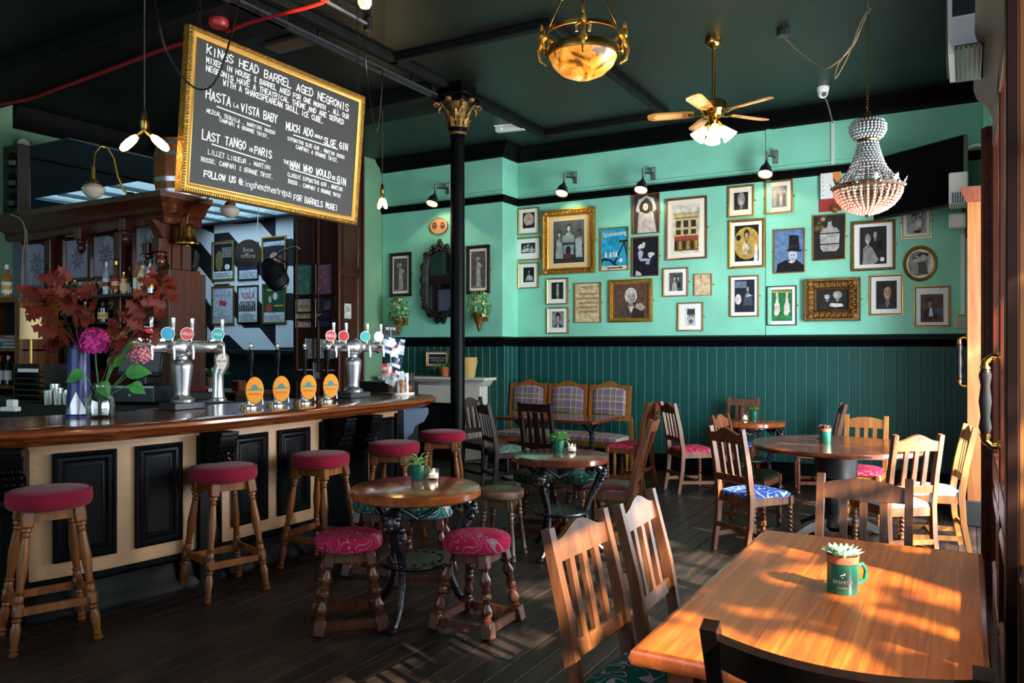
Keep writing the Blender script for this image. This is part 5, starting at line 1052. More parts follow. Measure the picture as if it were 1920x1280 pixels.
def framed(label, rect, plane, fw, fm, mi, mm, spec, bg, kind='plain', name='framed_photo', depth=.022, group='framed pictures on the mint wall', oval=False, cat='picture', ears=True):
    x0, x1, y0, y1 = rect; hit, face = plane; mx, my = (x0 + x1) / 2, (y0 + y1) / 2
    a, b, c, d = hit(x0, my), hit(x1, my), hit(mx, y0), hit(mx, y1); ctr = (a + b) / 2; ctr.z = (c.z + d.z) / 2; w_ = (b - a).length; h_ = c.z - d.z
    t = thing(name, label, cat, M=face(ctr), group=group)
    if oval:
        Mo = Matrix.Diagonal((w_ / 2, h_ / 2, 1, 1)); MB().lathe([(1, 0), (1, .02), (.95, .035), (.86, .025), (.8, .012), (.8, 0)], 40, Mo, cap=False).build('frame', fm, t)
        m = draw(spec, w_, h_, bg)
        m.v = [(x_, y_, z_ + .008) for x_, y_, z_ in m.v]; R_ = .83
        m.v = [((x_ * min(1, R_ * w_ / 2 / max(1e-6, math.hypot(x_, y_ * w_ / h_)))), (y_ * min(1, R_ * w_ / 2 / max(1e-6, math.hypot(x_, y_ * w_ / h_)))), z_) for x_, y_, z_ in m.v]
        bgm = MB(); bgm.lathe([(.001, .007), (.84, .007)], 32, Mo, cap=False); bgm.build('mount', mm, t); m.build('print', PRINT, t, 0)
        return t
    prof = {'plain': [(0, 0), (0, depth), (fw * .5, depth * 1.1), (fw, depth * .7), (fw, 0)], 'scoop': [(0, 0), (0, depth * .6), (fw * .08, depth), (fw * .22, depth), (fw * .4, depth * .55), (fw * .75, depth * .4), (fw * .85, depth * .6), (fw, depth * .35), (fw, 0)], 'step': [(0, 0), (0, depth * .8), (fw * .3, depth), (fw * .35, depth * .7), (fw * .65, depth * .75), (fw * .7, depth * .45), (fw, depth * .4), (fw, 0)]}[kind]
    f = MB().frame(w_, h_, prof).build('frame', fm, t)
    if kind == 'scoop':
        m = MB()
        for sx in (-1, 1):
            for sy in (-1, 1):
                cx, cy = sx * (w_ / 2 - fw * .45), sy * (h_ / 2 - fw * .45)
                m.ell((cx, cy, depth * .6), fw * .42, fw * .42, depth * .5, 10, 6)
                for k in range(6): m.ell((cx + fw * .36 * math.cos(k), cy + fw * .36 * math.sin(k), depth * .8), fw * .14, n=6, m=4)
        nn = int(w_ / fw * 2.4)
        for i in range(1, nn):
            for sy in (-1, 1): m.ell(((i / nn - .5) * w_, sy * (h_ / 2 - fw * .5), depth * .5), fw * .16, fw * .26, depth * .3, 6, 4)
        nn = int(h_ / fw * 2.4)
        for i in range(1, nn):
            for sx in (-1, 1): m.ell((sx * (w_ / 2 - fw * .5), (i / nn - .5) * h_, depth * .5), fw * .26, fw * .16, depth * .3, 6, 4)
        m.build('frame_ornament', fm, f)
    if ears:
        for s in (-1, 1): MB().lathe([(.001, 0), (.011, 0), (.011, .003), (.001, .004)], 10, T(s * (w_ / 2 + .009), .0, 0)).build('hanging_plate', BRASSA, f)
    iw, ih = w_ - 2 * fw * .96, h_ - 2 * fw * .96
    if mm is not None: MB().box(-iw / 2, iw / 2, -ih / 2, ih / 2, .002, .006).build('mount', mm, t, 0)
    if isinstance(mi, (int, float)): mi = (mi, mi, mi, mi)
    l_, r_, t_, b_ = [q * w_ for q in mi]; pw, ph = iw - l_ - r_, ih - t_ - b_
    m = draw(spec, pw, ph, bg); o = m.build('print', PRINT, t, 0); o.location = ((l_ - r_) / 2, (b_ - t_) / 2, .0075)
    if mm is not None and (l_ + b_) > .01: MB().frame(pw + .006, ph + .006, [(0, .006), (0, .0078), (.003, .0072), (.003, .006)]).build('mount_bevel', CARDW, t, 0).location = o.location - Vector((0, 0, .0005))
    return t
BK = (lambda a, b: VY(a, b, WY), lambda p: WALLB(p)); BRS = (lambda a, b: VY(a, b, BY), lambda p: WALLB(p)); HQ = (lambda a, b: VY(a, b, HY - .002), lambda p: WALLB(p)); PR = (lambda a, b: VY(a, b, PY + .02), lambda p: WALLB(p)); PRR = (lambda a, b: VX(a, b, PX1 - .02), lambda p: WALLR(p))
th_, md_ = .017, .03
MT = (.16, .16, .15, .22)
D = .012; F_ = framed
F_('small gilt framed photo of a pale oval face, top left of the picture wall', (972.8, 1011.5, 389.7, 439.6), BK, th_, GOLDP, MT, CARDW, [('e', .5, .55, .42, .42, '#c9a79c'), ('e', .42, .6, .06, .03, '#8a6258'), ('p', [(.3, .1), (.7, .05), (.6, .25)], .01)], '#2a1a1a')
F_('small gilt framed photo of three men in white, left edge of the picture wall', (968.6, 1013.8, 445.4, 488), BK, th_, GOLDP, MT, CARDW, bust(.25, .62, .13, .5, .03, .75) + bust(.76, .6, .13, .5, .03, .75) + bust(.5, .7, .14, .5, .2, .6), .02)
F_('small gilt framed photo of a figure holding a white cloth on black', (972.3, 1010.8, 492.3, 540.8), BK, th_, GOLDP, (.2, .17, .15, .22), CARDW, bust(.52, .72, .13, .3, .01, .12) + [('p', [(.2, .1), (.35, .42), (.6, .48), (.85, .35), (.9, .1)], .42)], .006)
F_('large ornate gilt frame with photo of a seated theatre company', (1019.7, 1116.9, 392, 513.9), BK, .085, GOLD, (.09, .1, .09, .09), CARDC, [('r', 0, .0, 1, .18, .03)] + bust(.5, .82, .08, .6, .02, .5) + bust(.2, .68, .07, .4, .02, .25) + bust(.85, .7, .07, .1, .01, .35) + [('p', [(.35, .2), (.3, .65), (.7, .65), (.66, .2)], '#7f959c'), ('r', .28, .42, .72, .48, '#2a3338'), ('p', [(.08, .12), (.12, .5), (.3, .5), (.34, .1)], '#8aa0a8'), ('p', [(.74, .12), (.72, .55), (.92, .55), (.95, .12)], '#93a9b0'), ('e', .5, .28, .08, .12, '#1c2326'), ('e', .5, .16, .12, .05, '#5c2c28')], '#3f4d52', 'scoop', depth=.06)
t5 = F_('bright blue bicycle theatre poster in thin frame', (1127, 1179, 426.7, 507.5), BK, .012, GOLDP, 0, None, [('p', [(.0, .1), (.0, .28), (.12, .30), (.3, .27), (.5, .18), (.62, .1), (.56, .08), (.42, .16), (.28, .22), (.1, .24), (.04, .2)], .01), ('p', [(.65, .7), (1, .72), (1, .66), (.72, .65)], .01), ('p', [(.84, .66), (.9, .66), (.5, .12), (.42, .12)], .01), ('p', [(.84, .66), (.9, .66), (1.0, .3), (1.0, .2)], .01), ('r', 0, 0, 1, .1, '#d9cdb0'), ('r', .22, .035, .8, .065, .02)] + [('p', [(x, .32), (x + .03, .44), (x + .08, .42), (x + .1, .3)], .75) for x in (.12, .3, .42, .52)] + [('p', [(.66, .2), (.74, .28), (.82, .26), (.78, .18)], .8)] + [('r', .3, .6 + .035 * i, .7, .61 + .035 * i, '#0c5a86') for i in range(6)], '#1f9cc8', name='framed_poster')
text('Spokesong', .085, CARD, t5, T(0, .2, .011) @ RZ(R(3)), sx=.92, ex=.001)
F_('tall photo of a figure with arms raised and dark curly hair', (1186.8, 1237, 363, 438.4), BK, .014, FRW, 0, None, [('p', [(.15, 0), (.2, .5), (.35, .62), (.65, .62), (.8, .5), (.92, 0)], .5), ('p', [(.08, .6), (.2, .88), (.52, .98), (.56, .94), (.28, .8), (.24, .52)], .55), ('p', [(.92, .6), (.82, .88), (.52, .98), (.5, .94), (.72, .8), (.78, .52)], .55), ('e', .5, .68, .27, .17, .006), ('e', .48, .68, .11, .1, .55), ('e', .46, .69, .02, .008, .03), ('e', .52, .69, .02, .008, .03)] + [('e', .52, .5 - .08 * i, .03, .012, .3) for i in range(4)], .03)
F_('tall dark photo of a dancer holding lilies', (1185.6, 1235.7, 444, 518), BK, .014, FRW, 0, None, [('p', [(.1, .0), (.12, .14), (.3, .08), (.35, 0)], .6), ('p', [(.2, .62), (.28, .72), (.42, .62), (.36, .46), (.62, .44), (.66, .38), (.3, .38), (.22, .46)], '#9fb0c8'), ('e', .36, .78, .12, .06, .7), ('e', .44, .84, .06, .05, .7), ('e', .26, .76, .06, .05, .7), ('e', .74, .56, .14, .05, .7), ('e', .7, .52, .08, .06, .65), ('p', [(.56, .42), (.72, .45), (.66, .28), (.5, .3)], '#8ea0bc')], '#0a0f1e')
F_('framed watercolour of a tall Victorian pub front', (1249, 1326, 370.5, 486.5), BK, .024, FRW, (.13, .13, .13, .11), CARD, [('r', .05, .05, .95, .8, '#c9ba8c'), ('r', .05, .3, .95, .36, '#a8402c'), ('r', .05, .05, .95, .3, '#6a5138')] + [('r', .12 + .28 * i, .54, .3 + .28 * i, .68, '#2e2a24') for i in range(3)] + [('r', .12 + .28 * i, .39, .3 + .28 * i, .49, '#2e2a24') for i in range(3)] + [('r', .08 + .15 * i, .08, .17 + .15 * i, .25, ('#2a201a', '#b08a3c')[i % 2]) for i in range(6)] + [('r', .05, .72, .95, .75, '#8f8360'), ('r', .03, .8, .97, .84, '#b5a678')], '#e0dccd', name='framed_painting')
F_('small photo of a stage scene in dark tones above the curly haired portrait', (1026, 1066, 521.6, 570.8), BK, th_, GOLDP, (.17, .17, .12, .18), CARDW, [('p', [(.4, .0), (.42, .9), (.6, .95), (.62, .0)], .25), ('e', .5, .8, .09, .07, .5), ('e', .5, .55, .07, .1, .5), ('e', .48, .3, .09, .08, .45)], .02)
F_('small portrait of a smiling person with curly hair, bottom left', (1026.7, 1067, 576, 625.4), BK, th_, GOLDP, (.17, .17, .12, .2), CARDW, bust(.5, .6, .24, .5, .015, .12, 1.3) + [('p', [(.42, .02), (.5, .25), (.62, .05)], .7)], .28)
F_('framed sheet of music manuscript', (1078.7, 1128, 530, 605), BK, .011, GOLDP, 0, None, [('r', .2, .9, .8, .915, .06), ('r', .3, .86, .7, .872, '#a05030')] + [('r', .12, .70 - .115 * j + .012 * k, .92, .703 - .115 * j + .012 * k, .12) for j in range(5) for k in range(5)] + [('e', .16 + .07 * i, .71 - .115 * j + .012 * ((i * 7 + j) % 4), .018, .009, .03) for j in range(5) for i in range(11)], '#cdbd93', name='framed_manuscript')
F_('gilt framed sepia portrait of a man with white hair and pipe', (1143.9, 1224, 524, 604), BK, .055, GOLD, 0, None, bust(.5, .62, .2, '#b8aea6', '#d8d4cf', '#4a4038', 1.15, 1.25) + [('p', [(.62, .3), (.66, .42), (.8, .44), (.92, .3), (.8, .2)], '#a8988c'), ('r', .56, .42, .72, .45, '#1a1412'), ('p', [(.42, .34), (.5, .14), (.6, .34)], '#cfc8c0')], '#5c4538', 'step', depth=.04)
F_('photo of a couple leaning together above the sketch', (1244, 1291, 502, 556), BK, .016, GOLDP, (.2, .17, .14, .17), CARDW, bust(.4, .7, .14, .55, .02, .4) + bust(.66, .7, .13, .45, .015, .03) + [('p', [(.15, 0), (.3, .5), (.55, .4), (.6, 0)], .45)], .1)
F_('tiny framed line sketch in pink tinted frame', (1302.7, 1336, 513, 554.6), BK, .012, mat('pink_frame', '#b58a72', .5), 0, None, [('p', [(.3, .62), (.34, .9), (.37, .9), (.35, .62)], .2), ('p', [(.3, .5), (.45, .35), (.47, .37), (.33, .52)], .3), ('p', [(.55, .3), (.6, .55), (.63, .55), (.6, .3)], .3), ('e', .34, .9, .04, .04, .05)], '#dcc9a4', name='framed_sketch')
F_('small photo of a bearded face in flat cap, low in the middle of the wall', (1271.6, 1319, 567, 620.5), BK, .016, GOLDP, (.29, .26, .17, .17), CARDW, [('e', .5, .5, .42, .46, .5), ('p', [(.05, .62), (.1, .95), (.9, .95), (.95, .62)], .04), ('e', .34, .56, .1, .04, .02), ('e', .66, .56, .1, .04, .02), ('p', [(.46, .35), (.54, .35), (.5, .56)], .25), ('e', .5, .24, .25, .12, .15), ('r', .4, .27, .6, .3, .02)], .72)
F_('photo of a long-haired face under the picture rail', (1365.6, 1414.3, 348, 407), BK, .02, GOLDP, (.17, .16, .2, .22), CARD, bust(.5, .55, .3, .45, .25, .05, 1.35), .015)
F_('photo of a standing group, upper row below the wall lamp', (1434.6, 1487, 338, 400.7), BK, .02, GOLDP, (.18, .15, .16, .17), CARD, [('p', [(x - .06, .08), (x - .07, .55), (x, .68), (x + .07, .55), (x + .06, .08)], g) for x, g in ((.2, .35), (.42, .1), (.6, .5), (.82, .06))] + [('e', x, .73, .05, .06, .5) for x in (.2, .42, .6, .82)], .2)
F_('gilt framed photo of a man in white dinner jacket playing a keyboard', (1367, 1434.6, 411, 503), BK, .03, GOLD, (.1, .1, .1, .13), CARDW, [('e', .5, .5, .55, .45, '#b89a4c')] + bust(.5, .72, .13, '#b9a06a', .02, '#d8cfa6') + [('e', .16, .66, .1, .08, .01), ('p', [(.8, .0), (.84, .45), (.94, .45), (.96, 0)], .8), ('p', [(.3, .3), (.62, .42), (.62, .34), (.34, .22)], '#c8b98a'), ('p', [(.42, .52), (.5, .5), (.58, .53), (.5, .48)], .01)], '#1a1408')
F_('photo of a man in a tall top hat', (1450.7, 1509.6, 429, 512), BK, .014, GOLDP, 0, None, [('p', [(.05, 0), (.1, .2), (.35, .28), (.75, .28), (.98, .16), (1, 0)], '#0c1018'), ('e', .62, .38, .15, .13, '#b8c4d2'), ('p', [(.5, .88), (.48, .52), (.86, .52), (.82, .86)], '#0c1018'), ('p', [(.4, .54), (.42, .5), (.92, .47), (.94, .52)], '#05070c'), ('r', .5, .58, .86, .63, '#20283a'), ('e', .58, .4, .03, .012, .02), ('e', .68, .4, .03, .012, .02), ('r', .58, .31, .68, .32, .05), ('p', [(.45, .24), (.6, .2), (.72, .25), (.6, .27)], .6)], '#5f7fae')
F_('dark photo of a performer wearing a barrel', (1524, 1586, 402, 488), BK, .014, GOLDP, 0, None, [('p', [(.22, .25), (.2, .6), (.3, .72), (.75, .72), (.85, .6), (.82, .25), (.72, .18), (.3, .18)], .42), ('r', .19, .58, .86, .61, .02), ('r', .19, .33, .84, .36, .02), ('e', .52, .86, .07, .08, .45), ('e', .52, .9, .075, .05, .03), ('p', [(.42, .72), (.46, .8), (.58, .8), (.64, .72)], .42)] + [('r', x, .2, x + .008, .7, .22) for x in (.32, .44, .56, .68)], .015)
F_('gilt framed photo of a couple in period dress holding a skull', (1596.6, 1679, 414, 507), BK, .03, GOLDD, (.13, .13, .08, .09), CARDW, bust(.58, .8, .11, .5, .02, .01, 1.1, 1.6) + bust(.3, .66, .12, .5, .3, .32) + [('p', [(.1, 0), (.15, .4), (.45, .45), (.7, .12), (.66, .06), (.5, .0)], .3), ('e', .84, .12, .08, .06, .75)], .02, 'step', depth=.04)
F_('photo of three people embracing, below the television', (1690, 1746.6, 386, 447), BK, .02, mat('pale_gilt', '#c9b878', .35, .5), (.12, .1, .0, .12), CARDW, bust(.36, .62, .15, .5, .02, .5) + bust(.56, .66, .14, .5, .02, .6) + bust(.72, .78, .14, .5, .03, .7) + [('r', .4, 0, .7, .12, .03)], .42)
F_('oval gilt framed picture of two embracing figures', (1693, 1758, 460.6, 528), BK, .03, GOLD, 0, CARD, [('e', .45, .5, .3, .35, .3), ('e', .58, .74, .16, .07, .05), ('e', .6, .66, .09, .09, .5), ('e', .42, .62, .09, .09, .5), ('p', [(.4, .2), (.42, .52), (.66, .55), (.74, .2)], .08), ('p', [(.24, .2), (.3, .5), (.44, .5), (.46, .2)], .35), ('e', .34, .66, .08, .03, .1)], .55, oval=True)
F_('photo of a magician on stage with pale light at left', (1369, 1423.4, 516.6, 594), BK, .016, GOLDP, (.12, .1, .1, .12), CARDW, bust(.66, .72, .1, .45, .02, .3) + [('e', .18, .4, .16, .16, .75), ('p', [(.4, .2), (.5, .5), (.85, .5), (.9, .2)], '#3c4a60'), ('r', .0, .75, .6, .95, '#6a7c92'), ('p', [(.55, .45), (.7, .56), (.9, .5), (.7, .48)], .55)], '#1a2436')
F_('green poster with two pale long-eared figures in black frame', (1437.7, 1494, 536, 610), BK, .012, FRB, (.13, .11, .09, .12), CARDW, [('r', .04, .9, .5, .96, '#c8863a'), ('r', .5, .9, .96, .95, '#c8863a'), ('r', .0, .08, 1, .16, '#3a8a4a')] + sum([[('p', [(x - .06, .55), (x - .05, .9), (x + .05, .9), (x + .08, .55)], '#d8ccc4'), ('e', x, .5, .13, .1, '#e0d6cf'), ('p', [(x - .14, .28), (x - .12, .48), (x + .12, .48), (x + .16, .28)], '#d8ccc4'), ('e', x - .02, .25, .12, .08, '#e8e2dc')] for x in (.27, .74)], []), '#1f7a44', name='framed_poster')
F_('deep antique gilt frame with photo of two people face to face', (1509.6, 1613.8, 522, 602), BK, .13, GOLDD, 0, None, bust(.34, .68, .15, .5, .015, .02) + bust(.66, .7, .16, .5, .35, .02, 1.2) + [('p', [(.4, .2), (.45, .34), (.8, .3), (.86, .18), (.6, .14)], .6)], .012, 'scoop', depth=.09)
F_('colour portrait photo of a young man looking left', (1630, 1693.7, 515, 591), BK, .02, GOLDP, (.15, .13, .14, .15), CARDW, bust(.55, .62, .3, '#c09a8a', '#2a1c14', '#2f3a52', 1.05), '#241a1a')
F_('photo of a seated man in top hat and dark coat, lower right of the wall', (1713.8, 1781.7, 536, 613), BK, .02, GOLDP, (.13, .13, .2, .1), CARDW, bust(.42, .66, .14, '#b08a7a', '#2a2420', '#1c2030', 1.0, 1.5) + [('r', .28, .76, .58, .92, '#3a342c'), ('r', .2, .74, .66, .78, '#3a342c'), ('p', [(.36, .2), (.4, .5), (.5, .5), (.56, .2)], .75), ('p', [(.6, .3), (.62, .48), (.98, .5), (.98, .3)], '#565a6c'), ('r', 0, 0, 1, .12, '#6a2430')], '#5a4a40')
# chimney breast: plaque, mirror, tall engravings
t = thing('mask_plaque', 'oval cream plaque with theatre masks above the mirror', 'plaque', M=WALLB(VY(824, 424.5, BY))); Mo = Matrix.Diagonal((.155, .115, 1, 1))
MB().lathe([(.001, .02), (.92, .02), (1, .012), (1, 0)], 30, Mo).build('plaque', mat('plaque_cream', '#d8a878', .5), t); MB().lathe([(.95, .012), (1.03, .012), (1.03, .02), (.95, .022)], 30, Mo, cap=False).build('plaque_rim', mat('plaque_rim', '#4a1f12', .4), t)
for s in (-1, 1):
    m = MB(); m.prism([(s * .07 + .04 * math.cos(a * .6283), .01 + .05 * math.sin(a * .6283)) for a in range(10)], .02, .026); m.build('mask', mat('mask_brown', '#4a2010', .5), t, 0)
    for dx in (-.015, .015): MB().prism([(s * .07 + dx + .009 * math.cos(a), .02 + .006 * math.sin(a)) for a in range(6)], .026, .028).build('mask_eye', CARD, t, 0)
    MB().prism([(s * .07 - .02, -.012 - s * .004), (s * .07, -.02 + s * .008), (s * .07 + .02, -.012 - s * .004), (s * .07, -.026 + s * .012)], .026, .028).build('mask_mouth', CARD, t, 0)
def engr(label, rect, fl):
    F_(label, rect, BRS, .045, mat('dark_stained_frame', '#20130e', .35, bump=(50, .4)), (.07, .07, .1, .1), CARD, [('p', [(.35, .05), (.36, .45), (.4, .7), (.62, .7), (.64, .45), (.7, .05)], .4), ('e', .5, .8, .1, .05, .42), ('p', [(.4, .7), (.2 if fl else .3, .78), (.42, .86), (.46, .84), (.32, .78), (.46, .72)], .42), ('p', [(.6, .7), (.78, .6), (.6, .5)], .38), ('r', 0, 0, 1, .05, .2)], .09, 'step', name='framed_engraving', group='tall engravings beside the mirror', depth=.03)
engr('tall narrow engraving of a dancing woman left of the mirror', (732, 772, 474, 556), True); engr('tall narrow engraving of draped figures right of the column', (876, 919, 460, 551), False)
c = VY(827, 530, BY); w2, h2 = (VY(867, 530, BY) - VY(786, 530, BY)).length / 2, (VY(827, 448, BY).z - VY(827, 614, BY).z) / 2
t = thing('carved_mirror', 'black carved mirror with crested top over the fireplace', 'mirror', M=WALLB(c))
pts = [(-.62, -.62), (-.45, -.78), (.45, -.78), (.62, -.62), (.62, .55), (.4, .72), (-.4, .72), (-.62, .55)]; pts = [(x * w2, y * h2) for x, y in pts]
MB().prism(pts, .01, .016).build('mirror_glass', MIRROR, t, 0)
out = []; N = 72
for k in range(N):
    a = 2 * math.pi * k / N; q = Vector((math.cos(a), math.sin(a))); e = abs(q.x) ** 3.2 + abs(q.y) ** 3.2; rr_ = e ** (-1 / 3.2); sc_ = (.93 + .06 * math.sin(a * 17)); x, y = q.x * rr_ * .95, q.y * rr_ * .84; tip = max(0, 1 - abs(x) / .5); y += (math.copysign(1, y)) * tip * .16 * (abs(y) > .5); out.append((x * sc_ * w2, y * sc_ * h2))
inn = []
for k in range(N):
    a = 2 * math.pi * k / N; q = Vector((math.cos(a), math.sin(a))); e = abs(q.x) ** 4 + abs(q.y) ** 4; rr_ = e ** -.25; inn.append((q.x * rr_ * .58 * w2, q.y * rr_ * .7 * h2))
m = MB(); vs = [(x, y, .0) for x, y in out] + [(x, y, .04) for x, y in out] + [((x + u) / 2, (y + v_) / 2, .06) for (x, y), (u, v_) in zip(out, inn)] + [(x, y, .03) for x, y in inn] + [(x, y, .01) for x, y in inn]; fs = []
for r_ in range(4):
    for k in range(N): fs.append((r_ * N + k, r_ * N + (k + 1) % N, (r_ + 1) * N + (k + 1) % N, (r_ + 1) * N + k))
m.add(vs, fs); fo = m.build('frame', FRB, t); m = MB(); rr = random.Random(4)
for k in range(N):
    for f in (.25, .75): x, y = out[k][0] * (1 - f) + inn[k][0] * f, out[k][1] * (1 - f) + inn[k][1] * f; s_ = rr.uniform(.013, .024); m.ell((x, y, .055), s_, s_, .02, 7, 5)
m.build('frame_carving', FRB, fo)
# wall planters
def wallplant(label, rect):
    x0, x1, y0, y1 = rect; c = VY((x0 + x1) / 2, (y0 + y1) / 2, BY - .1); h = VY(x0, y0, BY).z - VY(x0, y1, BY).z; w_ = (VY(x1, y0, BY) - VY(x0, y0, BY)).length; t = thing('wall_planter', label, 'plant', (c.x, c.y, c.z - h / 2), 0, 'trailing plants on gilt brackets'); rr = random.Random(x0)
    MB().lathe([(.001, 0), (.02, .02), (.03, .08), (.05, .13), (.09, .24), (.11, .26), (.1, .26), (.001, .2)], 14).build('bracket', GOLDD, t); MB().box(-.09, .09, .02, .1, .15, .26).build('bracket_back', GOLDD, t, 0)
    m = MB()
    for i in range(330):
        f = rr.random(); a = rr.uniform(0, 6.283); z = h * (.38 + .62 * f); rad = w_ * (.12 + .4 * math.sin(math.pi * min(1, .18 + f * .75))) * rr.uniform(.4, 1); L_ = rr.uniform(.03, .055); m.col = S(rr.choice(('#4f8a3c', '#8fb56a', '#c9d6a0', '#356b30', '#b3c68a')))
        p = Vector((rad * math.cos(a), rad * .6 * math.sin(a) * .9, z)); p.y = min(p.y, .08); leafmesh(m, T(p) @ RZ(a) @ RY(rr.uniform(-.2, 1.2)), L_, L_ * .35, 0, .3, 3)
    o = m.build('leaves', printmat('ivy_leaf', .5), t, 0); o['kind'] = 'stuff'
wallplant('variegated trailing plant on gilt bracket under the left engraving', (728, 768, 555, 628)); wallplant('variegated trailing plant on gilt bracket right of the column', (875, 921, 545, 622))
# fireplace
t = thing('fireplace', 'white painted fireplace surround with dark opening', 'fireplace', ((BX0 + BX1) / 2, BY, 0)); WP = mat('white_gloss_paint', '#c9c8bf', .35, var=(4, .08)); hw = .80; mh = VY(900, 708, BY - .25).z
MB().box(-hw - .08, hw + .14, -.30, 0, mh - .04, mh, c=.008).build('mantel_shelf', WP, t, 0); MB().sweep([(0, mh - .12), (.02, mh - .11), (.07, mh - .045), (0, mh - .04)], [(-hw - .02, 0), (-hw - .02, -.2), (hw + .02, -.2), (hw + .02, 0)]).build('mantel_moulding', WP, t)
MB().box(-hw, hw, -.2, 0, mh - .36, mh - .1, c=.006).build('frieze', WP, t, 0)
for s in (-1, 1):
    j = MB().box(s * (hw - .12) - .12, s * (hw - .12) + .12, -.2, 0, .0, mh - .36, c=.006).build('jamb', WP, t, 0); MB().box(s * (hw - .12) - .14, s * (hw - .12) + .14, -.22, 0, 0, .18, c=.006).build('plinth_block', WP, j, 0); MB().box(s * (hw - .12) - .07, s * (hw - .12) + .07, -.21, -.19, .25, mh - .45, c=.006).build('jamb_panel', WP, j, 0)
MB().box(-hw + .24, hw - .24, -.06, -.02, 0, mh - .36).build('cast_insert', IRON, t, 0); MB().box(-hw + .45, hw - .45, -.16, -.06, 0, .25, c=.02).build('grate', IRON, t, 0)
F_('small gilt framed group photo standing on the mantel', (800, 842, 658, 688), (lambda a, b: VY(a, b, BY - .06), lambda p: WALLB(p)), .02, GOLDP, .06, CARDW, [('e', .12 + .16 * i, .6, .07, .1, .35) for i in range(6)] + [('e', .2 + .16 * i, .35, .07, .1, .3) for i in range(5)] + [('r', 0, 0, 1, .22, .04)], .02, name='mantel_photo', group='things on the mantel', ears=False)
def potplant(label, px, py, Y, kind):
    q = VY(px, py, Y); t = thing('potted_plant', label, 'plant', (q.x, Y, mh), 0, 'things on the mantel'); rr = random.Random(px)
    if kind == 'spider': MB().lathe([(.001, 0), (.05, 0), (.068, .11), (.072, .11), (.072, .135), (.06, .135), (.001, .12)], 18).build('pot', TERRA, t); z0, n_, ln, c_ = .13, 26, .28, LEAFG
    else: MB().lathe([(.001, 0), (.085, 0), (.095, .06), (.13, .22), (.12, .24), (.125, .27), (.115, .27), (.001, .22)], 22).build('basket', mat('basket', '#b59a5c', .8, bump=(60, .9)), t); MB().tube([(-.12, 0, .2), (-.16, 0, .17), (-.12, 0, .1)], .008, 6).build('basket_handle', mat('basket_handle', '#9c8248', .8), t); z0, n_, ln, c_ = .25, 14, .3, LEAFD
    m = MB()
    for i in range(n_):
        a = rr.uniform(0, 6.28); L_ = ln * rr.uniform(.6, 1); P = [Vector((math.cos(a) * L_ * s_, math.sin(a) * L_ * s_ * .6, z0 + L_ * (1.1 * s_ - 1.25 * s_ * s_ * (1 if kind == 'spider' else .5)))) for s_ in (0, .3, .6, 1)]
        m.bar(P, (-math.sin(a), math.cos(a), 0), [.008, .012, .01, .002], .0015)
    m.build('foliage', c_, t, 60)
potplant('spider plant in terracotta pot on the mantel', 834, 706, BY - .18, 'spider'); potplant('plant in woven basket at the right end of the mantel', 878, 706, BY - .16, 'basket')
# ------------------------------------------------------------------ posters in the rear and on the pier
def lines(y0, y1, n_, c_=.25): return [('r', .1, y0 + (y1 - y0) * i / n_, .9 - .25 * ((i * 7) % 3) / 3, y0 + (y1 - y0) * (i + .35) / n_, c_) for i in range(n_)]
GP = 'theatre posters on the harlequin wall'
F_('gilt framed dark theatre poster, upper left on the harlequin wall', (398, 440, 452, 526), HQ, .035, GOLDP, .02, CARD, [('r', 0, 0, 1, .2, '#d0d3dc'), ('e', .3, .5, .2, .3, '#7a6a3a'), ('e', .72, .32, .14, .08, .7)] + [('r', .45, .6 + .05 * i, .95, .63 + .05 * i, .3) for i in range(6)] + lines(.03, .16, 4), '#1a1512', name='framed_poster', group=GP)
F_('black framed poster behind the round box office sign', (447, 485, 455, 525), HQ, .025, FRB, .0, CARD, [('r', 0, 0, 1, .25, '#c5c8d4')] + lines(.04, .2, 4), '#2a2440', name='framed_poster', group=GP)
pt = F_('gilt framed opera poster behind the stage lantern', (492, 537, 443, 522), HQ, .035, GOLDP, .0, CARD, [('r', 0, .8, 1, .92, '#c9ccd8'), ('e', .5, .5, .2, .14, '#b08a7a'), ('e', .3, .4, .16, .1, '#8a3a34'), ('e', .72, .46, .14, .12, '#8a4a54'), ('r', 0, 0, 1, .12, '#151518')], '#1c1a26', name='framed_poster', group=GP)
text('LA BOHEME', .05, BLACK, pt, T(0, .2, .012))
F_('gilt framed pale poster with small red label, lower left on the harlequin wall', (398, 440, 536, 609), HQ, .035, GOLDP, .0, CARD, [('p', [(.3, .52), (.33, .66), (.68, .6), (.65, .46)], '#c23a48')] + lines(.06, .24, 5, .35) + lines(.76, .84, 2, .4), '#b9bdd0', name='framed_poster', group=GP)
pt = F_('black framed poster lettered TOSCA', (446, 485, 535, 606), HQ, .025, FRB, .0, CARD, [('r', .02 + .1 * i, .3, .1 + .1 * i, .46 + .03 * (i % 3), .03) for i in range(9)] + [('e', .06 + .1 * i, .5 + .03 * (i % 3), .03, .03, .1) for i in range(9)] + lines(.04, .26, 6, .3) + [('r', .1, .56, .9, .58, '#a02a3a')], '#d0d2dc', name='framed_poster', group=GP)
text('TOSCA', .15, mat('poster_red', '#b81f38', .6), pt, T(0, .15, .012), sx=.68)
F_('gilt framed green circus style poster, lower right on the harlequin wall', (493, 537, 531, 607), HQ, .035, GOLDP, .0, CARD, [('r', 0, 0, 1, .26, '#cfd2da'), ('e', .25, .38, .16, .12, '#b0402c'), ('e', .55, .7, .12, .1, '#d8d0c4'), ('e', .3, .62, .08, .1, '#c9a87c'), ('r', .15, .85, .9, .9, '#c8a02c'), ('r', .5, .42, .95, .46, '#c8a02c')] + lines(.04, .2, 4), '#1c4a38', name='framed_poster', group=GP)
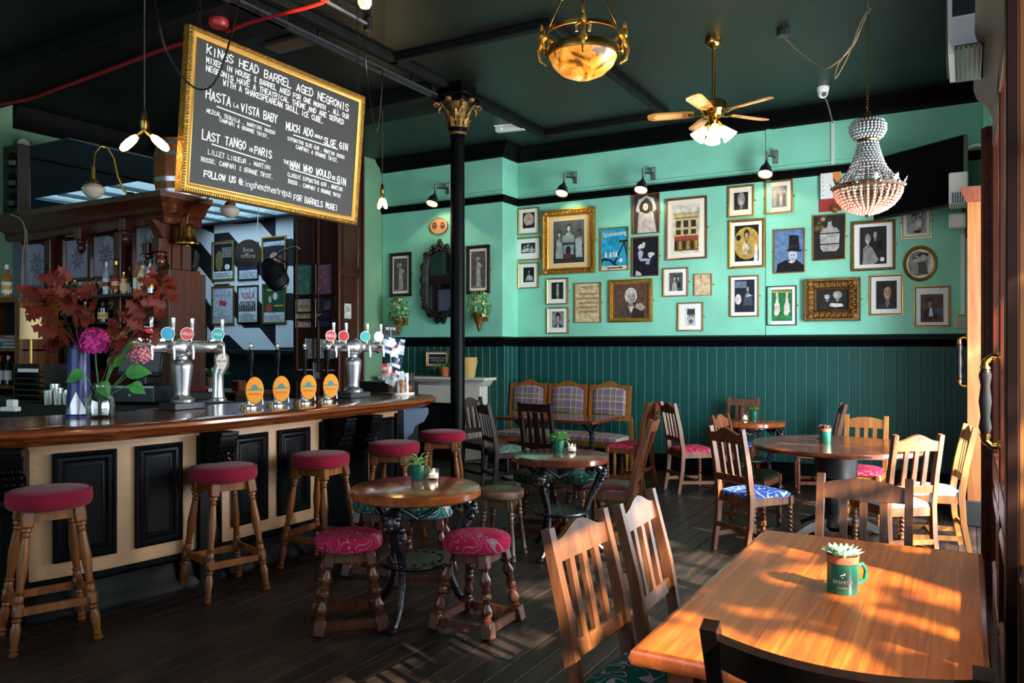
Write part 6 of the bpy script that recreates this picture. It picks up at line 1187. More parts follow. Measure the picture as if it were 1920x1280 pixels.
GQ = 'small posters on the panelled pier'
rr = random.Random(12)
def blobs(cs, n_=26): return [('e', rr.uniform(.12, .88), rr.uniform(.1, .9), rr.uniform(.03, .12), rr.uniform(.02, .07), rr.choice(cs)) for _ in range(n_)]
F_('black framed green print, upper left on the panelled pier', (556, 587, 495.6, 554), PR, .014, FRB, 0, CARD, blobs(('#4a8a80', '#7fb0a4', '#3a746c')), '#5c9c90', name='framed_poster', group=GQ)
F_('black framed pink and purple print, upper right on the panelled pier', (593, 624.5, 494, 553), PR, .014, FRB, 0, CARD, blobs(('#a85a78', '#7a5a8c', '#c07a8c')), '#8a6a88', name='framed_poster', group=GQ)
F_('black framed white print with yellow and pink shapes on the panelled pier', (556, 586, 559, 615), PR, .012, FRB, 0, CARD, [('r', .2, .66, .75, .8, '#c9a24a'), ('r', .15, .4, .9, .56, '#b8b02c'), ('p', [(.15, .2), (.2, .34), (.95, .26), (.9, .14)], '#d0559c')], '#cfcfc8', name='framed_poster', group=GQ)
F_('black framed navy print with pale curved shapes on the panelled pier', (593, 624, 557, 614), PR, .012, FRB, 0, CARD, [('p', [(.0, .4 + .05 * i), (.35, .48 + .05 * i), (.4, .46 + .05 * i), (.1, .36 + .05 * i)], '#b08a8c') for i in range(3)] + [('p', [(.5, .6 + .08 * i), (.95, .7 + .07 * i), (.9, .64 + .08 * i), (.5, .58 + .08 * i)], '#a89aa8') for i in range(4)], '#2c3358', name='framed_poster', group=GQ)
for lb, r_ in (('black framed white notice low on the panelled pier', (574, 596, 633, 673)), ('second black framed notice half behind the beer tower', (602, 630, 634, 673)), ('small notice beneath the others on the panelled pier', (589, 603, 678, 718))): F_(lb, r_, PR, .01, FRB, 0, CARD, lines(.1, .9, 8, .4), '#c3c7da', name='framed_notice', group='notices on the panelled pier', ears=False, cat='notice')
F_('white no smoking sign on the side of the panelled pier', (644, 658, 569, 597), PRR, .004, PAPER, 0, PAPER, [('e', .5, .62, .3, .2, '#6a8a84'), ('e', .5, .62, .2, .13, '#c9d3cf'), ('r', .3, .6, .7, .64, .1)], '#c9d3cf', name='no_smoking_sign', group=None, ears=False, cat='sign', depth=.006)
F_('framed notice on the rear door', (323, 354, 597, 640), (lambda a, b: VY(a, b, HY - .06), lambda p: WALLB(p)), .015, FRB, 0, CARD, [('r', .1, .75, .9, .9, '#d8cfa0'), ('p', [(.35, .1), (.4, .6), (.6, .6), (.65, .1)], '#3a2a20')], '#a88a4c', name='framed_poster', group=None, ears=False)
q = VD(466, 474, 11.6); t = thing('box_office_sign', 'round grey hanging sign reading box office', 'sign', M=T(q) @ RZ(R(28)) @ RX(R(90))); MB().lathe([(.001, -.01), (.195, -.01), (.2, 0), (.195, .01), (.001, .01)], 40).build('disc', mat('sign_grey', '#4a4a46', .5), t, 30)
text('box', .1, WHITE, t, T(.0, .045, .012)); text('office', .1, WHITE, t, T(0, -.045, .012)); MB().tube([(.12, .15, 0), (.14, .5, 0), (.16, .9, 0)], .006, 6).build('hanger', STEEL, t)
q = VD(513, 512, 11.0); t = thing('stage_lantern', 'black theatre spotlight clamped to the panelled pier', 'stage light', M=T(q) @ RZ(R(-150)) @ RX(R(24)))
MB().lathe([(.001, -.26), (.09, -.26), (.11, -.2), (.13, -.12), (.15, 0), (.155, .1), (.15, .2), (.16, .21), (.16, .235), (.13, .235), (.13, .2), (.001, .2)], 22, RX(R(90))).build('body', mat('lantern_black', '#1b1d22', .3, .3), t)
MB().tube([(-.17, 0, 0), (-.18, 0, .16), (0, 0, .26), (.18, 0, .16), (.17, 0, 0)], .012, 6).build('yoke', BLACK, t); MB().tube([(0, 0, .26), (-.1, .1, .3), (-.35, .25, .28), (-.42, .33, .2)], .014, 6).build('clamp_arm', BLACK, t)
for k in range(5): MB().lathe([(.157, -.04 + k * .04), (.165, -.035 + k * .04), (.165, -.02 + k * .04), (.157, -.015 + k * .04)], 22, RX(R(90)), cap=False).build('cooling_fin', BLACK, t)
q = VD(356, 488, 8.3); t = thing('wall_speaker', 'small black loudspeaker beside the brass bell', 'speaker', M=T(q) @ RZ(R(35)) @ RX(R(-20))); MB().box(-.08, .08, -.07, .07, -.11, .11, c=.025).build('speaker_case', BLACKM, t, 0); MB().box(-.065, .065, -.074, -.07, -.095, .095, c=.002).build('grille', BLACK, t, 0)
q = VD(408, 730, 9.6); t = thing('rear_counter', 'dark wooden counter behind the bar with a fern', 'counter', (-8.6, 6.5, 0)); MB().box(-1.0, 1.4, -.3, .3, .98, 1.03, c=.008).build('worktop', MAHOX, t, 0); MB().box(-.95, 1.35, -.27, .27, 0, .98).build('counter_body', BLACK, t, 0)
t = thing('fern_pot', 'fern in pot on the rear counter behind the beer font', 'plant', VD(398, 720, 9.4)); t.location.z = 1.03; MB().lathe([(.001, 0), (.07, 0), (.09, .16), (.001, .15)], 16).build('pot', mat('pot_tan', '#7a6248', .7), t); m = MB(); rr = random.Random(2)
for i in range(34):
    a = rr.uniform(0, 6.28); L_ = rr.uniform(.2, .34); m.bar([(math.cos(a) * L_ * s_, math.sin(a) * L_ * s_, .15 + L_ * (1.3 * s_ - 1.1 * s_ * s_)) for s_ in (0, .35, .7, 1)], (-math.sin(a), math.cos(a), 0), [.01, .035, .03, .004], .002)
m.build('fronds', LEAFG, t, 60)
tag(MB().box(-.06, .06, -.06, .06, 0, .12, c=.005).build('wooden_box', OAK, None, 0), 'small wooden box on the rear counter', 'box').location = Vector((-7.5, 6.5, 0)); bpy.data.objects['wooden_box'].location.z = 1.03
# ------------------------------------------------------------------ chalkboard
zt, zb_, ya, yb = 3.56, 2.53, 3.25, 4.90; yv = Vector((.09, 0, zt - zb_)).normalized(); xv = Vector((0, 1, 0)); zv = xv.cross(yv); cc = Vector((-4.245, (ya + yb) / 2, (zt + zb_) / 2)); BM = FR(cc, xv, yv, zv)
cb = thing('chalkboard', 'large gilt framed chalkboard menu hanging over the bar', 'chalkboard', M=BM); bw, bh = yb - ya, (zt - zb_) * 1.004
MB().box(-bw / 2 + .03, bw / 2 - .03, -bh / 2 + .03, bh / 2 - .03, -.03, 0).build('slate', mat('slate', '#232425', .6, var=(2, .12)), cb, 0)
MB().frame(bw, bh, [(0, -.045), (0, .01), (.008, .02), (.022, .022), (.03, .014), (.03, -.045)]).build('outer_frame', GOLD, cb)
MB().frame(bw - .06, bh - .06, [(0, -.03), (0, .012), (.006, .012), (.028, .003), (.034, .006), (.036, 0), (.036, -.03)]).build('inner_frame', GOLDP, cb)
m = MB(); k = 0.
per = [((-bw / 2 + .015 + (bw - .03) * i / 90, s * (bh / 2 - .015))) for i in range(91) for s in (-1, 1)] + [((s * (bw / 2 - .015), -bh / 2 + .015 + (bh - .03) * i / 56)) for i in range(57) for s in (-1, 1)]
for i, p in enumerate(per): m.ell((p[0], p[1], .02), .009, .009, .006, 6, 4)
m.build('frame_beading', GOLDD, cb)
def onb(cx, cy):
    d = ray(cx / 2.91 + 320, cy / 2.91); t_ = (cc - Vector((0, 0, CAM_H))).dot(zv) / d.dot(zv); p = Vector((0, 0, CAM_H)) + d * t_ - cc; return Vector((p.dot(xv), p.dot(yv)))
ck = MB()
for s, a, b, h in (('KINGS HEAD BARREL AGED NEGRONIS', (195, 290), (972, 612), 46), ('MIXED IN HOUSE & BARREL AGED FOR ONE MONTH , ALL OUR', (193, 340), (972, 652), 30), ('NEGRONIS HAVE A THEATRICAL THEME AND ARE SERVED', (192, 383), (945, 680), 30), ('WITH A SHAKESPEAREAN SKULL ICE CUBE.', (285, 462), (835, 676), 32), ('HASTA', (190, 535), (330, 585), 52), ('LA', (342, 582), (372, 592), 20), ('VISTA BABY', (382, 605), (582, 675), 44),
                   ('MEZCAL TEQUILA , MARTINI ROSSO', (195, 612), (570, 735), 20), ('CAMPARI $ ORANGE TWIST.', (265, 662), (535, 757), 20), ('LAST TANGO', (170, 755), (412, 820), 48), ('IN', (425, 822), (447, 829), 20), ('PARIS', (456, 836), (552, 866), 40), ('LILLET LIQUEUR , MARTINI', (203, 840), (548, 928), 25), ('ROSSO, CAMPARI & ORANGE TWIST.', (165, 878), (560, 977), 25), ('FOLLOW US', (180, 962), (356, 1000), 34), ('@kingsheadtheatrepub', (370, 1005), (660, 1076), 34), ('FOR BARRELS MORE!', (670, 1090), (912, 1152), 32),
                   ('MUCH ADO', (628, 706), (778, 748), 42), ('ABOUT', (784, 747), (830, 762), 16), ('SLOE GIN', (836, 782), (966, 824), 36), ('SIPSMITHS SLOE GIN , MARTINI ROSSO', (637, 763), (948, 868), 20), ('CAMPARI $ ORANGE TWIST.', (682, 810), (915, 888), 21), ('THE', (615, 890), (646, 898), 18), ('MAN WHO WOULD', (650, 912), (875, 975), 36), ('BE', (880, 978), (900, 984), 18), ('GIN', (906, 994), (956, 1012), 38), ('CLASSIC SIPSMITHS GIN , MARTINI', (637, 960), (940, 1045), 21), ('ROSSO , CAMPARI & ORANGE TWIST', (640, 998), (928, 1080), 21)):
    p, q = onb(*a), onb(*b); hh = (onb(a[0], a[1] - h) - p).y
    chalk(ck, s, p.x, q.x, p.y, hh, (q.y - p.y) / (q.x - p.x), .0088 if h > 33 and s[0] != '@' else (.0068 if h > 28 and s[0] != '@' else .0048))
for a, b in (((250, 580), (545, 690)), ((222, 785), (518, 880)), ((668, 735), (912, 815)), ((652, 920), (922, 1005))):
    p, q = onb(*a), onb(*b); ck.add([(p.x, p.y - .004, 0), (q.x, q.y - .004, 0), (q.x, q.y + .004, 0), (p.x, p.y + .004, 0)], [(0, 1, 2, 3)])
ck.v = [(x, y, z + .0015) for x, y, z in ck.v]; ck.build('chalk_lettering', mat('chalk', '#e8e8e6', .9), cb, 0)
for s in (-1, 1):
    m = MB(); H_ = CH - zt; n_ = 14
    for i in range(n_):
        z = i * H_ / n_; m.tube([(.012 * math.cos(a * 1.0472) * (1 if i % 2 else .4), 0 if i % 2 else .012 * math.cos(a * 1.0472), z + H_ / n_ / 2 + .7 * H_ / n_ * math.sin(a * 1.0472)) for a in range(6)], .003, 5, closed=True)
    o = m.build('chain', BLACK, cb); o.matrix_basis = BM.inverted() @ T(-4.2, cc.y + s * (bw / 2 - .08), zt - .01)
# ------------------------------------------------------------------ cast-iron column
q = G(858, 928); t = thing('iron_column', 'slender black cast-iron column with gilded capital', 'column', (q.x, q.y, 0)); r = .075
MB().lathe([(.12, 0), (.12, .06), (.1, .1), (.085, .13), (r, .16), (r, 3.0), (r * .95, 3.72), (r * 1.15, 3.73), (r * 1.15, 3.77), (r * .95, 3.79)], 28).build('shaft', BLKG, t)
ZC = Matrix(((1, 0, 0, 0), (0, 1, 0, 0), (0, 0, .6, 4.13 * .4), (0, 0, 0, 1)))
class MBC(MB):
    def build(s, *k, **w_): s.v = [tuple(ZC @ Vector(p)) for p in s.v]; return MB.build(s, *k, **w_)
MBC().lathe([(r * 1.02, 3.50), (r * 1.3, 3.51), (r * 1.3, 3.545), (r * 1.0, 3.56)], 24).build('capital_ring', GOLDD, t); MBC().lathe([(r * 1.0, 3.56), (r * 1.2, 3.6), (r * 1.1, 3.63)], 24).build('neck', BLKG, t)
MBC().lathe([(r * 1.05, 3.63), (r * 1.15, 3.85), (r * 1.5, 4.05), (r * 1.6, 4.1)], 20).build('capital_bell', GOLDD, t); ab = MB().box(-.2, .2, -.2, .2, 4.13, 4.18, c=.012); ab.box(-.17, .17, -.17, .17, 4.09, 4.13, c=.01); ab.box(-.14, .14, -.14, .14, 4.18, CH); ab.build('abacus', BLKG, t)
for ring, (z0, n_, ln) in enumerate(((3.63, 8, .2), (3.72, 8, .24))):
    for k in range(n_):
        m = MBC(); L_ = ln; vs = []; fs = []
        for i in range(7):
            f = i / 6; w_ = .038 * math.sin(math.pi * (.25 + f * .7)) * (1.1 if i % 2 else .8); x = r * 1.1 + .02 + f ** 3 * .05; z = z0 + f * L_ - (max(0, f - .8) * .25); vs += [(x, -w_, z), (x + .018, 0, z), (x, w_, z)]
        for i in range(6): a = i * 3; fs += [(a, a + 3, a + 4, a + 1), (a + 1, a + 4, a + 5, a + 2)]
        m.add(vs, fs, RZ(2 * math.pi * (k + .5 * ring) / n_)).build('acanthus_leaf', GOLDD, t)
for k in range(4):
    a = R(45 + 90 * k); m = MBC(); P = []
    for i in range(22):
        th = i / 21 * 4.2 * math.pi / 1.5; rad = .055 * (1 - i / 26); P.append((.215 + rad * math.cos(th + 2.2) - .0, 0, 4.02 + rad * math.sin(th + 2.2)))
    m.tube([(.1, 0, 3.8), (.13, 0, 3.95)] + P, [.012] * 24, 7, RZ(a)); m.ell((.215, 0, 4.02), .02, n=8, m=5, M=RZ(a)); m.tube([(.18, 0, 3.97), (.2, 0, 3.92), (.19, 0, 3.86)], [.02, .014, .004], 6, RZ(a)); m.build('volute', GOLDD, t)
for k in range(4): MBC().ell((.16, 0, 4.09), .05, .04, .05, 10, 6, RZ(R(90 * k))).build('rosette', GOLDD, t)
# ------------------------------------------------------------------ lights hanging from the ceiling
# alabaster bowl pendant
q = VD(1093, 105, 5.2); t = thing('alabaster_pendant', 'gilt ringed pendant with glowing orange alabaster bowl', 'pendant light', q); r = .245
ALB, n, bs = nt('alabaster'); x = nd(n, 'ShaderNodeTexNoise'); x.inputs['Scale'].default_value = 7; x.inputs['Detail'].default_value = 5; x.inputs['Distortion'].default_value = 1.2; L(n, coords(n), x.inputs['Vector']); cr = ramp(n, x.outputs[0], [(.36, S('#5c3416')), (.42, S('#c4761f')), (.58, S('#f0a040')), (.72, S('#ffd48a'))]); L(n, cr, bs.inputs['Base Color']); L(n, cr, bs.inputs['Emission Color']); bs.inputs['Emission Strength'].default_value = 1.0; bs.inputs['Roughness'].default_value = .25
MB().lathe([(.001, -.15), (r * .3, -.143), (r * .6, -.11), (r * .82, -.06), (r * .93, .0), (r * .9, .0), (r * .78, -.055), (.001, -.13)], 34).build('bowl', ALB, t, 60)
MB().lathe([(r * .9, -.01), (r * .98, -.01), (r * 1.0, .01), (r * .97, .045), (r * .9, .045)], 34, cap=False).build('bowl_rim', BRASSA, t); MB().lathe([(r * .97, .125), (r * 1.02, .125), (r * 1.02, .15), (r * .97, .15)], 34, cap=False).build('upper_ring', BRASS, t)
for k in range(4):
    Mx = RZ(R(25 + 90 * k)); m = MB(); m.tube([(r * 1.0, 0, .13), (r * 1.12, 0, .1), (r * 1.2, 0, .04), (r * 1.14, 0, -.03), (r * .98, 0, -.06)], [.012, .014, .014, .012, .006], 8, Mx); m.ell((r * 1.08, 0, .14), .03, .022, .04, 8, 6, Mx); m.ell((r * 1.12, 0, .19), .012, .012, .03, 6, 5, Mx); m.ell((r * 1.02, 0, .03), .022, .03, .025, 8, 6, Mx)
    for s in (-1, 1): m.tube([(r * 1.06, s * .02, .12), (r * 1.1, s * .045, .1), (r * 1.06, s * .04, .06)], .009, 6, Mx)
    m.build('scroll_bracket', GOLD, t); MB().tube([(r * 1.0, 0, .15), (r * .5, 0, .42), (r * .1, 0, .70)], .006, 6, Mx).build('chain_arm', BRASSA, t); MB().ell((r * .55, 0, .40), .016, .016, .03, 8, 6, Mx).build('chain_bead', BRASS, t)
MB().tube([(0, 0, .0), (0, 0, .72)], .009, 8).build('rod', BRASSA, t); MB().tube([(0, 0, .70), (0, 0, CH - q.z)], .01, 8).build('chain', BRASSA, t); MB().lathe([(.08, -.03), (.08, 0), (.001, 0)], 18, T(0, 0, CH - q.z)).build('ceiling_rose', BRASSA, t)
light('alabaster_glow', 'POINT', q + Vector((0, 0, .1)), 22, (1, .65, .3), radius=.08)
# ceiling fan
q = G(1338, 72, CH); FD = FW.dot(q); hub = VD(1345, 212, FD); hub.x, hub.y = q.x, q.y; t = thing('ceiling_fan', 'brass ceiling fan with cane blades and lit glass shades', 'ceiling fan', (q.x, q.y, hub.z)); zc = CH - hub.z
MB().lathe([(.001, zc), (.07, zc), (.075, zc - .03), (.06, zc - .07), (.03, zc - .09), (.015, zc - .095)], 22).build('canopy', BRASS, t); MB().tube([(0, 0, .08), (0, 0, zc - .08)], .016, 10).build('downrod', BRASS, t)
MB().lathe([(.001, .10), (.1, .10), (.115, .085), (.115, .02), (.09, -.01), (.08, -.03), (.04, -.04), (.045, -.10), (.06, -.11), (.05, -.13), (.001, -.135)], 28).build('motor_housing', BRASS, t)
CANE = mat('cane', '#c9a46a', .7, bump=(120, .6), var=(60, .2)); FB_ = wood('fan_blade_wood', '#8a5522', '#c58a44', ax=0, rough=.35)
for k in range(5):
    Mx = RZ(R(52 + 72 * k)) @ RX(R(11)); b = MB().prism([(.17, -.05), (.25, -.062), (.52, -.07), (.57, -.05), (.58, 0), (.57, .05), (.52, .07), (.25, .062), (.17, .05)], -.004, .004, Mx).build('blade', FB_, t, 0); MB().prism([(.27, -.04), (.5, -.046), (.53, 0), (.5, .046), (.27, .04)], -.006, .006, Mx).build('cane_panel', CANE, b, 0); MB().bar([(.08, 0, -.01), (.13, 0, -.02), (.22, 0, .0)], (0, 1, 0), [.03, .02, .07], .008, Mx).build('blade_arm', BRASS, b)
GS = mat('lit_glass_shade', '#fff0d0', .4, emit='#ffdfa8', es=2.6)
for k in range(4):
    a = R(20 + 90 * k); d_ = Vector((math.cos(a) * .62, math.sin(a) * .62, -.78)); p0 = Vector((math.cos(a) * .05, math.sin(a) * .05, -.1)); s_ = MB().lathe([(.02, 0), (.03, .02), (.05, .07), (.072, .125), (.068, .125), (.045, .07), (.02, .02)], 16, AX(p0 + d_ * .03, p0 + d_ * .2), cap=False).build('glass_shade', GS, t); MB().tube([p0 - d_ * .02, p0 + d_ * .05], .02, 8).build('shade_holder', BRASS, s_)
    light('fan_lamp', 'POINT', Vector(t.location) + p0 + d_ * .17, 7, (1, .78, .5), radius=.03)
MB().tube([(.03, 0, -.13), (.03, 0, -.2)], .002, 4).build('pull_chain', BRASS, t)
# beaded basket chandelier
q = VD(1627, 300, 6.26); t = thing('beaded_chandelier', 'tall beaded glass basket chandelier with lit pink bowl', 'chandelier', q); BEAD = mat('glass_bead', '#9aa4ac', .12, coat=.6); BEADP = mat('lit_pink_bead', '#d89a8c', .2, emit='#ff9c68', es=.42); WIRE = mat('chandelier_wire', '#4a3a2c', .45, .6); PX = 6.26 / F
def zz_(py): return (300 - py) * PX
prof = [(229, 27), (236, 31), (246, 31), (256, 26), (263, 16), (275, 18), (290, 22), (305, 27), (318, 33), (330, 42), (340, 52), (350, 57)]
low = [(352, 60), (364, 58), (374, 53), (384, 45), (392, 34), (398, 20), (401, 8)]
def beads(pl, m1, nm, wn):
    mb_, wr = MB(), MB()
    full = []
    for (y0, r0), (y1, r1) in zip(pl, pl[1:]):
        n_ = max(1, round(math.hypot(y1 - y0, r1 - r0) / 6.0))
        for i in range(n_): f = i / n_; full.append((y0 + (y1 - y0) * f, r0 + (r1 - r0) * f))
    full.append(pl[-1]); K = 30
    for y, r_ in full:
        kk = max(10, min(K, int(2 * math.pi * r_ / 6)))
        for i in range(kk): a = 2 * math.pi * i / kk; mb_.ell((r_ * PX * math.cos(a), r_ * PX * math.sin(a), zz_(y)), .0105, .0105, .0115, 6, 4)
        wr.tube([(r_ * PX * .99 * math.cos(a * math.pi / 10), r_ * PX * .99 * math.sin(a * math.pi / 10), zz_(y - 3)) for a in range(20)], .0025, 4, closed=True)
    for i in range(16): a = 2 * math.pi * i / 16; wr.tube([(r_ * PX * .985 * math.cos(a), r_ * PX * .985 * math.sin(a), zz_(y)) for y, r_ in full], .0022, 4)
    o = mb_.build(nm, m1, t, 60); o['kind'] = 'stuff'; wr.build(wn, WIRE, t)
beads(prof, BEAD, 'bead_strands', 'upper_wire_cage'); beads(low, BEADP, 'bowl_beads', 'lower_wire_cage')
MB().lathe([(57 * PX, zz_(356)), (62 * PX, zz_(354)), (62 * PX, zz_(348)), (57 * PX, zz_(346))], 30, cap=False).build('rim', WIRE, t); MB().lathe([(17 * PX, zz_(266)), (19 * PX, zz_(263)), (17 * PX, zz_(259))], 20, cap=False).build('collar', BRASSA, t); VERD = mat('verdigris_leaf', '#7d8478', .5, .5, var=(30, .3))
for k in range(10):
    Mx = RZ(k * .6283); m = MB(); leafmesh(m, Mx @ T(60 * PX, 0, zz_(352)) @ RY(R(-50)), .075, .03, 1, -.3, 7); m.ell((62 * PX, .03, zz_(350)), .014, n=6, m=4, M=Mx); m.build('leaf_ornament', VERD, t, 60)
for k in range(8): m = MB(); leafmesh(m, RZ(k * .785) @ T(.02, 0, zz_(224)) @ RY(R(8)), .11, .028, 1, .15, 5); m.build('crown_leaf', BRASSA, t, 60)
MB().lathe([(.001, zz_(208)), (.02, zz_(210)), (.03, zz_(222)), (.09, zz_(228)), (.001, zz_(229))], 16).build('crown', BRASSA, t); MB().lathe([(.03, zz_(401)), (.02, zz_(405)), (.001, zz_(408))], 12).build('finial', BRASSA, t)
m = MB(); zc = CH - q.z - .06; n_ = 34
for i in range(n_):
    z = zz_(208) + (zc - zz_(208)) * i / n_; h_ = (zc - zz_(208)) / n_; m.tube([((.009 * math.cos(a) if i % 2 else 0), (0 if i % 2 else .009 * math.cos(a)), z + h_ / 2 + .7 * h_ * math.sin(a)) for a in [j * 1.0472 for j in range(6)]], .0022, 4, closed=True)
m.build('chain', BRASSA, t); MB().tube([(0, 0, zc + .06), (0, 0, zc + .02), (.022, 0, zc - .0), (0, 0, zc - .03), (-.02, 0, zc - .015)], .006, 6).build('ceiling_hook', STEEL, t); light('chandelier_bulb', 'POINT', q + Vector((0, 0, zz_(378))), 5, (1, .6, .35), radius=.04)
ROPE = mat('cord_brown', '#8a7350', .7); cr = G(1468, 55, CH); t = thing('ceiling_rose', 'small dark ceiling rose feeding the chandelier cord', 'ceiling rose', cr); MB().lathe([(.05, -.06), (.055, -.02), (.05, 0)], 16).build('rose_cup', mat('dark_bakelite', '#2a2e34', .4), t); hk = q + Vector((0, 0, zc))
cable('brown twisted cord swagged from ceiling rose to chandelier hook', [cr + Vector((0, 0, -.06)), VD(1500, 98, 6.75), VD(1540, 124, 6.65), VD(1562, 122, 6.5), VD(1600, 85, 6.35), VD(1618, 40, 6.27), hk], .006, ROPE); cable('loose brown cord loop beside the chandelier chain', [hk, VD(1612, 45, 6.27), VD(1590, 105, 6.3), VD(1566, 148, 6.4), VD(1572, 120, 6.4), VD(1600, 80, 6.3), VD(1625, 30, 6.26)], .005, ROPE)
# bulb pendants
def bulbs(label, p, s, offs):
    t = thing('bulb_pendant', label, 'pendant light', p); MB().tube([(0, 0, 0), (0, 0, CH - p.z)], .004, 6).build('flex', mat('flex_grey', '#4a4640', .7), t); MB().lathe([(.008, .12 * s), (.02 * s, .1 * s), (.022 * s, .05 * s), (.028 * s, .045 * s), (.026 * s, .0), (.015 * s, -.02 * s)], 14).build('lamp_holder', BRASSA, t)
    for ang, az in offs:
        d_ = Vector((math.sin(ang) * math.cos(az), math.sin(ang) * math.sin(az), -math.cos(ang))); A = AX((0, 0, -.01 * s), d_); MB().lathe([(.014 * s, .0), (.016 * s, .05 * s), (.014 * s, .06 * s)], 12, A).build('bulb_cap', BRASS, t); MB().lathe([(.013 * s, .06 * s), (.025 * s, .09 * s), (.028 * s, .13 * s), (.026 * s, .17 * s), (.015 * s, .195 * s), (.001, .2 * s)], 14, A).build('bulb', BULB, t)
        light('pendant_glow', 'POINT', p + d_ * .27 * s, 5 * s, (1, .62, .28), radius=.03)
bulbs('pendant of two splayed glowing bulbs above the bar at left', VD(271, 240, 5.0), 1.0, ((.85, R(210)), (.85, R(30)))); bulbs('pendant of small glowing bulbs near the green corner', VD(717, 362, 8.6), .85, ((.25, R(200)), (.25, R(20))))
# ------------------------------------------------------------------ ceiling fittings
def swag(label, pts): cable(label, pts, .006, BLACK)
RED = mat('red_conduit', '#8e1418', .4)
cable('red fire alarm conduit running across the dark ceiling', [G(px, py, CH - .19) for px, py in ((-40, 208), (0, 197), (60, 184), (110, 166), (200, 133), (300, 95), (356, 78))], .016, RED, 'alarm_conduit'); cable('red conduit rising past the chalkboard corner', [G(px, py, CH - .19) for px, py in ((425, 60), (470, 42), (530, 26), (585, 12), (610, 2), (625, -12))], .014, RED, 'alarm_conduit')
q = G(410, 44, CH - .19); t = thing('alarm_sounder', 'red fire alarm sounder on the ceiling above the chalkboard', 'alarm', (q.x, q.y, CH)); MB().lathe([(.06, 0), (.06, -.12), (.075, -.14), (.075, -.2), (.06, -.22), (.001, -.22)], 20).build('sounder_body', RED, t)
t = thing('lighting_track', 'black lighting track rail along the ceiling beside the chalkboard', 'track', (-4.78, 0, CH - .14)); MB().box(-.02, .02, 1.2, 6.75, -.02, .02, c=.004).build('rail', mat('track_grey', '#3a3d42', .35, .6), t, 0); MB().tube([(.045, 1.2, .01), (.045, 6.75, .01)], .012, 6).build('conduit', mat('track_pipe', '#55585c', .35, .7), t)
for y in (2.0, 3.5, 5.0, 6.3): MB().box(-.008, .008, y - .02, y + .02, .02, .14).build('hanger', BLACK, t, 0)
t = thing('conduit_run', 'second thin metal conduit on the ceiling right of the chalkboard', 'conduit', (0, 0, 0)); a, b = G(590, -10, CH - .06), G(690, 46, CH - .06); MB().tube([a, b], .016, 8).build('pipe', mat('conduit_grey', '#6c6e72', .4, .6), t); MB().lathe([(.03, -.05), (.03, .05)], 12, T(b)).build('junction_box', BLACK, t)
t = thing('ceiling_spot', 'square bronze ceiling light fitting above the chalkboard', 'ceiling light', G(545, 76, CH)); MB().box(-.24, .24, -.1, .1, -.05, 0, c=.01).build('fitting_body', mat('dull_bronze', '#5c5240', .4, .6), t, 0); light('bronze_fitting_glow', 'SPOT', G(590, 70, CH - .5), 60, (1, .7, .32), (R(180), 0, 0), radius=.05).data.spot_size = R(110)
swag('black cable drooping across the chalkboard corner', [G(288, -20, CH - .2), VD(294, 25, 4.6), VD(310, 90, 4.6), VD(345, 148, 4.6), VD(378, 168, 4.6), VD(405, 150, 4.65), VD(430, 80, 4.7), G(452, -15, CH - .2)]); swag('black cable loop hanging right of the chalkboard', [G(683, 40, CH - .02), VD(686, 120, 7.0), VD(698, 215, 7.0), VD(706, 245, 7.0), VD(712, 215, 7.0), VD(717, 140, 7.0), G(716, 130, CH - .12)])
t = thing('smoke_detector', 'white smoke detector on the ceiling at the top of the picture', 'detector', G(684, 0, CH)); MB().lathe([(.001, -.06), (.04, -.06), (.055, -.03), (.055, 0)], 20).build('detector_body', WHITE, t)
q = G(957, 234, CH); t = thing('exit_light', 'white emergency light with green indicator on the ceiling', 'emergency light', (q.x, q.y, CH), R(10)); MB().box(-.19, .19, -.05, .05, -.075, -.015, c=.012).build('diffuser', mat('emergency_diffuser', '#c9d0d0', .35), t, 0); MB().box(-.2, .2, -.055, .055, -.015, 0, c=.003).build('backplate', WHITE, t, 0); MB().ell((-.1, -.052, -.05), .01, n=8, m=6).build('indicator', mat('green_led', '#20c060', .3, emit='#30ff80', es=4.), t)
def dome(label, p, M=None, s=1.):
    t = thing('cctv_camera', label, 'camera', M=(T(p) if M is None else M)); MB().lathe([(.001, 0), (.055 * s, 0), (.058 * s, -.02 * s), (.05 * s, -.05 * s)], 20).build('mount', WHITE, t); MB().ell((0, 0, -.06 * s), .048 * s, n=18, m=10).build('dome', WHITE, t); MB().lathe([(.001, .05 * s), (.022 * s, .045 * s), (.03 * s, .03 * s)], 16, T(0, 0, -.06 * s) @ AX((0, 0, 0), (.35, -.8, -.5))).build('lens', BLACK, t)
dome('white dome security camera on the ceiling by the fan', G(1543, 163, CH), s=1.1); dome('white dome security camera on the green wall at far left', None, T(VX(45, 272, LX + .05)) @ RY(R(90)) @ RZ(0), 1.3)
CON = mat('white_trunking', '#cfe3dc', .45); q = VY(1562, 260, WY); tag(MB().box(q.x - .018, q.x + .018, WY - .02, WY, 3.6, 4.1).build('cable_trunking', CON), 'vertical white trunking above the picture rail', 'trunking'); cable('grey cable from the ceiling camera to the trunking', [G(1543, 163, CH) + Vector((0, 0, -.07)), VD(1552, 195, 8.35), VD(1560, 225, 8.5), Vector((q.x, WY - .03, 4.08))], .009, mat('grey_cable', '#4a4e50', .5))
